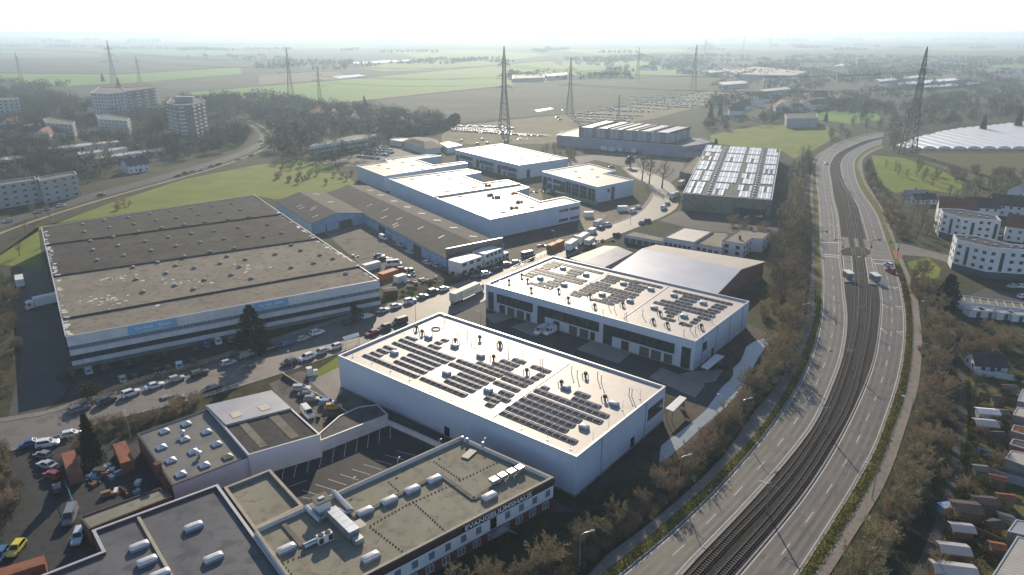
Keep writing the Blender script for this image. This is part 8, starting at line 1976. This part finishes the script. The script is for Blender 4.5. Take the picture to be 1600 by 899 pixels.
brush([(93.92,221.59),(104.74,255.78),(122.33,300.73),(147.15,362.45),(183.36,452.48),(212.48,512.17),(198.84,470.86),(166.22,394.1),(138.33,322.93),(112.01,255.78),(98.51,224.63)], 130, 6, 170, .14, 'bare undergrowth left of the carriageway')
brush([(86.45,221.59),(94.74,241.05),(96.98,255.78),(108.76,281.15),(126.35,322.93),(139.93,348.33),(106.2,255.78),(91.79,221.59)], 90, 6, 170, .14, 'bare undergrowth right of the ribbed shed')
brush([(27.81,112.46),(36.31,122.82),(45.45,134.8),(54.63,148.83),(63.5,161.88),(74.5,179.06),(87.63,204.73),(90.02,204.73),(82.2,187.72),(67.33,162.59),(56.57,147.32),(45.09,131.02),(35.03,118.5),(23.75,106.54),(15.31,98.84),(11.1,94.56),(8.62,96.97),(18.35,105.13)], 330, 2.4, 190, .06, 'dry bare undergrowth on the bank beside the footpath', road_gap=False)
brush([(-9.83,85.77),(-4.18,93.25),(5.39,96.97),(11.18,101.75),(18.71,107.79),(25.39,112.46),(27.44,110.56),(17.89,101.75),(11.71,95.45),(7.03,88.38)], 150, 2.6, 190, .06, 'dark undergrowth below the lettered house', road_gap=False)
brush([(50.24,88.38),(60.03,99.79),(70.73,112.46),(80.54,125.08),(91.24,140.14),(103.13,158.44),(118.11,185.49),(133.42,215.71),(143.03,237.6),(146.17,234.23),(133.44,204.73),(119.78,177),(106.5,155.13),(92.25,132.26),(79.42,114.42),(68.76,101.75),(57.77,88.38)], 300, 2.8, 200, .07, 'dry bare undergrowth between the right path and the shaded lane', road_gap=False)
brush([(201.26,365.4),(205.79,394.1),(234.53,470.86),(250.55,501.22),(215.56,411.92),(194.17,348.33),(173.96,300.73),(166.4,292.61)], 70, 3.5, 120, .12, 'bare undergrowth beside the far path', road_gap=False)
brush([(-188.83,248.22),(-177.07,241.05),(-140.78,185.49),(-119.88,148.83),(-121.8,142.94),(-151.05,177),(-193.16,241.05)], 130, 3.5, 190, .08, 'bare undergrowth at the left edge', road_gap=False)
brush([(-114.87,127.4),(-107.94,131.02),(-97.04,118.5),(-89.69,106.89),(-89.44,100.11),(-94.83,96.97)], 110, 3.0, 200, .07, 'bare undergrowth at the lower left edge', road_gap=False)
brush([(-94.36,133.52),(-92.7,140.69),(-84.76,145.25),(-77.45,152.55),(-72.84,148.83),(-82.56,140.69),(-84.54,137.43),(-89.5,132.26)], 90, 1.8, 170, .06, 'dry scrub on the bank above the workshop', road_gap=False)
brush([(119.13,169.16),(130.25,161.88),(127.46,148.83),(107.4,132.26),(93.04,110.56),(79.96,93.97),(70.5,93.97),(82.31,110.56),(97.49,132.26)], 190, 1.6, 150, .06, 'dry garden growth between the plots', road_gap=False)
for (x, y), h in zip([(-176.87,588.73),(-169.32,567.63),(-417.88,635.72),(-622.54,1165.34),(-750.18,1354.09),(-173.91,861.42),(-269.87,619.28),(207.97,760.88),(226.54,791.77),(316.81,732.22),(-371.11,900.87),(428.62,657.48),(476.26,680.71)], (17, 14, 15, 18, 16, 15, 13, 15, 13, 10, 14, 15, 17)): plant('coni', x, y, h, 'dark conifer standing among the bare trees in the haze', 'conifers among bare trees')
for (x, y), h in zip([(-61.61,470.86),(-262.63,394.1),(78.6,470.86)], (6, 8, 8)): plant('ever', x, y, h, 'dark evergreen tree among bare ones in the middle distance', 'evergreens in the middle distance')
# woods too far to count
tint(mat('far_wood', (.060, .056, .036), (.085, .076, .047), .01, .95))
def far_wood(name, poly, n, h, size, per=34):
    r = random.Random(int(abs(poly[0][0]))+n); mb = MB()
    xs, ys = [p[0] for p in poly], [p[1] for p in poly]; k = 0
    run = []
    while k < n:
        if not run:      # a hedgerow or copse: crowns strung along a short line
            x, y = r.uniform(min(xs), max(xs)), r.uniform(min(ys), max(ys)); a_ = r.choice((r.gauss(0, .15), r.gauss(1.2, .3))); c_ = r.randint(6, 34)
            run = [(x+cos(a_)*h*.55*q+r.gauss(0, h*.35), y+sin(a_)*h*.55*q+r.gauss(0, h*.35)) for q in range(c_)]
        x, y = run.pop()
        if not inside(poly, x, y):
            if r.random() < .02: k += 1
            continue
        k += 1; hh = h*r.uniform(.6, 1.15); R = hh*.42
        for q in range(per):
            d = rdir(r)*(r.random()**.4); p = Vector((x+d.x*R, y+d.y*R, hh*.55+d.z*hh*.45))
            u = rdir(r)*size*r.uniform(.5, 1.2); w = u.cross(rdir(r)).normalized()*size*.7
            mb.face([tuple(p-u*.5), tuple(p+w), tuple(p+u*.5)])
    mb.build(name, 'far_wood', kind='stuff', label='hazy mass of bare woodland in the far distance', cat='woodland')
for q, n, h, s, *pr in (([(305.1,574.5),(355.73,657.48),(418.04,705.56),(536.68,760.88),(837.61,1043.36),(829.99,1193.14),(619.1,1043.36),(453.68,861.42),(379.2,743.43)], 420, 10, 1.5), ([(274.04,721.33),(311.97,705.56),(384.86,754.97),(461.5,876.79),(482.54,1043.36),(400.6,1043.36),(313.94,943.97),(287.82,818.28)], 330, 10, 1.6), ([(223.06,846.56),(260.81,779.13),(305.24,892.7),(312.28,1021.89),(267.67,981.43)], 120, 11, 1.6),
  ([(-3431.68,4015.97),(-2602.36,4353.14),(-1593.28,3726.96),(-787.27,3063.96),(-247.84,2892.06),(70.44,2738.27),(83.65,3257.33),(-1029.5,4015.97),(-2676.71,5229.78),(-4461.19,5229.78)], 520, 16, 5), ([(-669.18,1848.44),(-409.55,1694.46),(-343.17,1992.94),(-465.52,2256.82),(-737.07,2256.82)], 150, 14, 3), ([(-36.17,1391.5),(58.7,1354.09),(136.31,1430.99),(139.41,1613.63),(0,1666.65)], 120, 11, 2.5), ([(117.4,1354.09),(229.09,1391.5),(250.1,1563.82),(162.22,1563.82)], 90, 11, 2.5),
  ([(153.83,1783.66),(393.63,1516.94),(446.12,1165.34),(546.27,1043.36),(811.12,1165.34),(1013.91,1165.34),(1858.83,2161.53),(1784.47,2599.85),(1239.22,2892.06),(495.69,2892.06),(178.45,2599.85)], 2600, 12, 3.4, 22), ([(273.13,1043.36),(409.7,1043.36),(495.69,943.97),(859.99,1237.36),(1081.5,1563.82),(892.24,1723.21),(594.82,1563.82),(363.94,1354.09)], 700, 10, 2.2, 26), ([(-814.65,2256.82),(-486.67,2360.77),(-89.22,2599.85),(121.67,2360.77),(-182.09,2116.8),(-652.02,1992.94)], 260, 12, 3.5, 24), ([(78.73,3063.96),(557.65,3257.33),(1911.94,3726.96),(2974.12,3476.49),(4055.62,4751.61),(2974.12,5814.21),(892.24,5229.78),(0,4353.14)], 520, 16, 5), ([(-6134.13,6544.75),(-2230.59,6544.75),(1274.62,7484.01),(6373.12,7484.01),(8922.37,10489.64),(1784.47,10489.64),(-3244.5,9533.3),(-8922.37,9533.3)], 520, 34, 16), ([(-836.47,1065.72),(-660.26,1021.89),(-723.7,1138.78),(-732.91,1222.27),(-915.12,1318.6),(-1003.77,1284.88)], 130, 14, 2.5), ([(-388.29,943.97),(-345.97,1043.36),(-230.75,876.79),(-266.23,818.28),(-334.59,846.56)], 90, 13, 2.2)):
    far_wood('far_woodland', q, n, h, s, *pr)
# ---------------------------------------------------------------- far villages and sheds
def vh(w, d, h, roof, wall='render_white'):
    b = MB(); b.box((0, 0, 0), w, d, h); zr = h+d*.38
    for s_ in (-1, 1): b.face([(s_*w/2, -d/2, h), (s_*w/2, d/2, h), (s_*w/2, 0, zr)]); b.face([(-w/2-.3, s_*(d/2+.3), h-.2), (w/2+.3, s_*(d/2+.3), h-.2), (w/2+.3, 0, zr+.1), (-w/2-.3, 0, zr+.1)], 1)
    return b.mesh('village_house', [wall, roof])
VH = [vh(13, 10, 5.5, 'tiles_red'), vh(16, 10, 5, 'tiles_dark'), vh(11, 9, 6, 'tiles_dark'), vh(24, 11, 6.5, 'tiles_red')]
def village(poly, n, label, group):
    xs, ys = [p[0] for p in poly], [p[1] for p in poly]; k = 0
    while k < n:
        x, y = rt_.uniform(min(xs), max(xs)), rt_.uniform(min(ys), max(ys))
        if not inside(poly, x, y): continue
        put('village_house', VH[rt_.randrange(4)], (x, y, 0), rt_.choice((.2, .2+pi/2))+rt_.gauss(0, .15), None, label, 'house', group); k += 1
village([(159.33,1848.44),(297.41,1723.21),(405.56,1563.82),(467.36,1222.27),(571.95,1318.6),(817.88,2161.53),(424.87,2474.61),(193.96,2256.82)], 75, 'small house of the hazy far village above the car cluster', 'houses of the far village in the middle')
village([(557.65,1284.88),(838.16,1563.82),(939.2,1354.09),(1384.51,1783.66),(1551.72,2256.82),(1244.98,2416.37),(892.24,2161.53)], 75, 'small house of the hazy far village at upper right', 'houses of the far village at upper right')
village([(214.67,760.88),(278.82,791.77),(330.99,818.28),(437.86,943.97),(400.6,1043.36),(289.15,943.97)], 28, 'house in the wooded settlement behind the green field', 'houses behind the green field')
village([(-1267.92,2738.27),(-811.12,2360.77),(-713.79,2599.85),(-1102.18,3063.96)], 26, 'tiny house of the village on the left horizon', 'houses on the left horizon')
village([(-239.22,732.22),(-173.49,700.46),(-118.96,671.23),(-92.7,653.02),(-84.4,680.71),(-162.22,766.87),(-247.84,804.82)], 22, 'low house half hidden in the tree belt above the school', 'houses in the tree belt')
village([(-556.03,732.22),(-446.12,680.71),(-377.7,615.3),(-375.15,567.63),(-443.54,578)], 18, 'house among bare trees at the far left', 'houses at the far left')
for l, q, h, rf in (('large bright-roofed logistics shed right of the pale pylon', [(464.25,1592.56),(582.16,1779.41),(613.41,1538.58),(531.09,1396.26),(435.66,1440.74)], 9, 'white_roof_new'), ('second bright shed strip below the large logistics shed', [(403.63,1585.98),(484.36,1703.3),(487.14,1613.79),(403.63,1507.92)], 8, 'white_roof_new'), ('farm hall with bright roof beside the field farm', [(65.59,1459.95),(111.57,1520.4),(106.81,1437.07),(66.97,1382.83)], 8, 'white_roof_new'), ('long dark farm buildings beside the hazy pylon', [(0,1313.33),(58.5,1352.18),(62.1,1437.07),(2.48,1437.07)], 8, 'bitumen_dark'), ('long dark barn behind the green field', [(269.34,718.59),(303.36,724.55),(288.48,684.7),(257.56,679.35)], 9, 'tiles_dark'), ('two-storey dark block in the far village', [(833.23,1795.13),(851.71,1795.13),(896.54,1890.71),(877.09,1890.71)], 26, 'bitumen'), ('wider dark block in the far village', [(845.97,1758.2),(876.19,1758.2),(916.94,1841.04),(885.32,1841.04)], 20, 'bitumen'), ('bright commercial shed behind the far car cluster', [(344.37,1241.25),(397.89,1275.54),(387.97,1208.72),(333.21,1162.93)], 7, 'white_roof'), ('tan-roofed works behind the conifers right of the car cluster', [(354.09,1054.36),(411.32,1105.86),(404.56,1066.79),(350.41,1018.7)], 8, 'cream_sheet')):
    b = Building('distant_shed', l, q, h, 'concrete_grey', rf, 'coping', .3, .5, 'shed')
for k, q in enumerate(([(670.36,1362.85),(836.68,1512.7),(818.28,1455.62),(648.29,1298.34)], [(653.65,1255.81),(837.61,1402.61),(814.83,1343.79),(638.09,1200.65)], [(865.08,2011.62),(1025.6,2170.28),(982.22,2054.56),(832.55,1911.62)], [(663.22,1193.15),(816.21,1289.61),(789.51,1239.55),(642.03,1143.14)])):
    b = Building('glasshouse', 'long silvery glasshouse in the hazy right distance, '+('upper left', 'middle', 'farthest', 'lower right')[k]+' of four', q, 4, 'glass_blue', 'roof_glass', 'coping', .1, .3, 'greenhouse', group='far glasshouses')
for l, q in (('bright pond among the trees below the left horizon', [(-494.61,2256.82),(-414.99,2416.37),(-339.9,2474.61),(-328.82,2333.9),(-441.52,2138.93)]), ('bright flooded hollow on the green field', [(-370.02,1516.94),(-329.44,1588.34),(-303.63,1540.03),(-336.93,1441.21)]), ('bright puddle strip along the ploughed field', [(25.81,839.32),(45.76,869.04),(49.49,853.93),(28.78,818.28)])):
    sheet('water', q, .62, 'water')

# ---------------------------------------------------------------- the hazy air
hz = bpy.data.materials.new('haze')
hz.use_nodes = True
ht = hz.node_tree
for n_ in list(ht.nodes):
    if n_.type == 'BSDF_PRINCIPLED': ht.nodes.remove(n_)
pv = ht.nodes.new('ShaderNodeVolumePrincipled')
pv.inputs['Color'].default_value = (0.68, 0.86, 1.0, 1)
pv.inputs['Density'].default_value = 0.00022
pv.inputs['Anisotropy'].default_value = 0.4
ht.links.new(pv.outputs[0], [n_ for n_ in ht.nodes if n_.type == 'OUTPUT_MATERIAL'][0].inputs['Volume'])
MATS['haze'] = hz
hb = MB()
hb.prism([(-41000, -420), (41000, -420), (41000, 46000), (-41000, 46000)], -2.0, 104.0, bottom=True)
tag(hb.build('haze', 'haze'), kind='stuff')
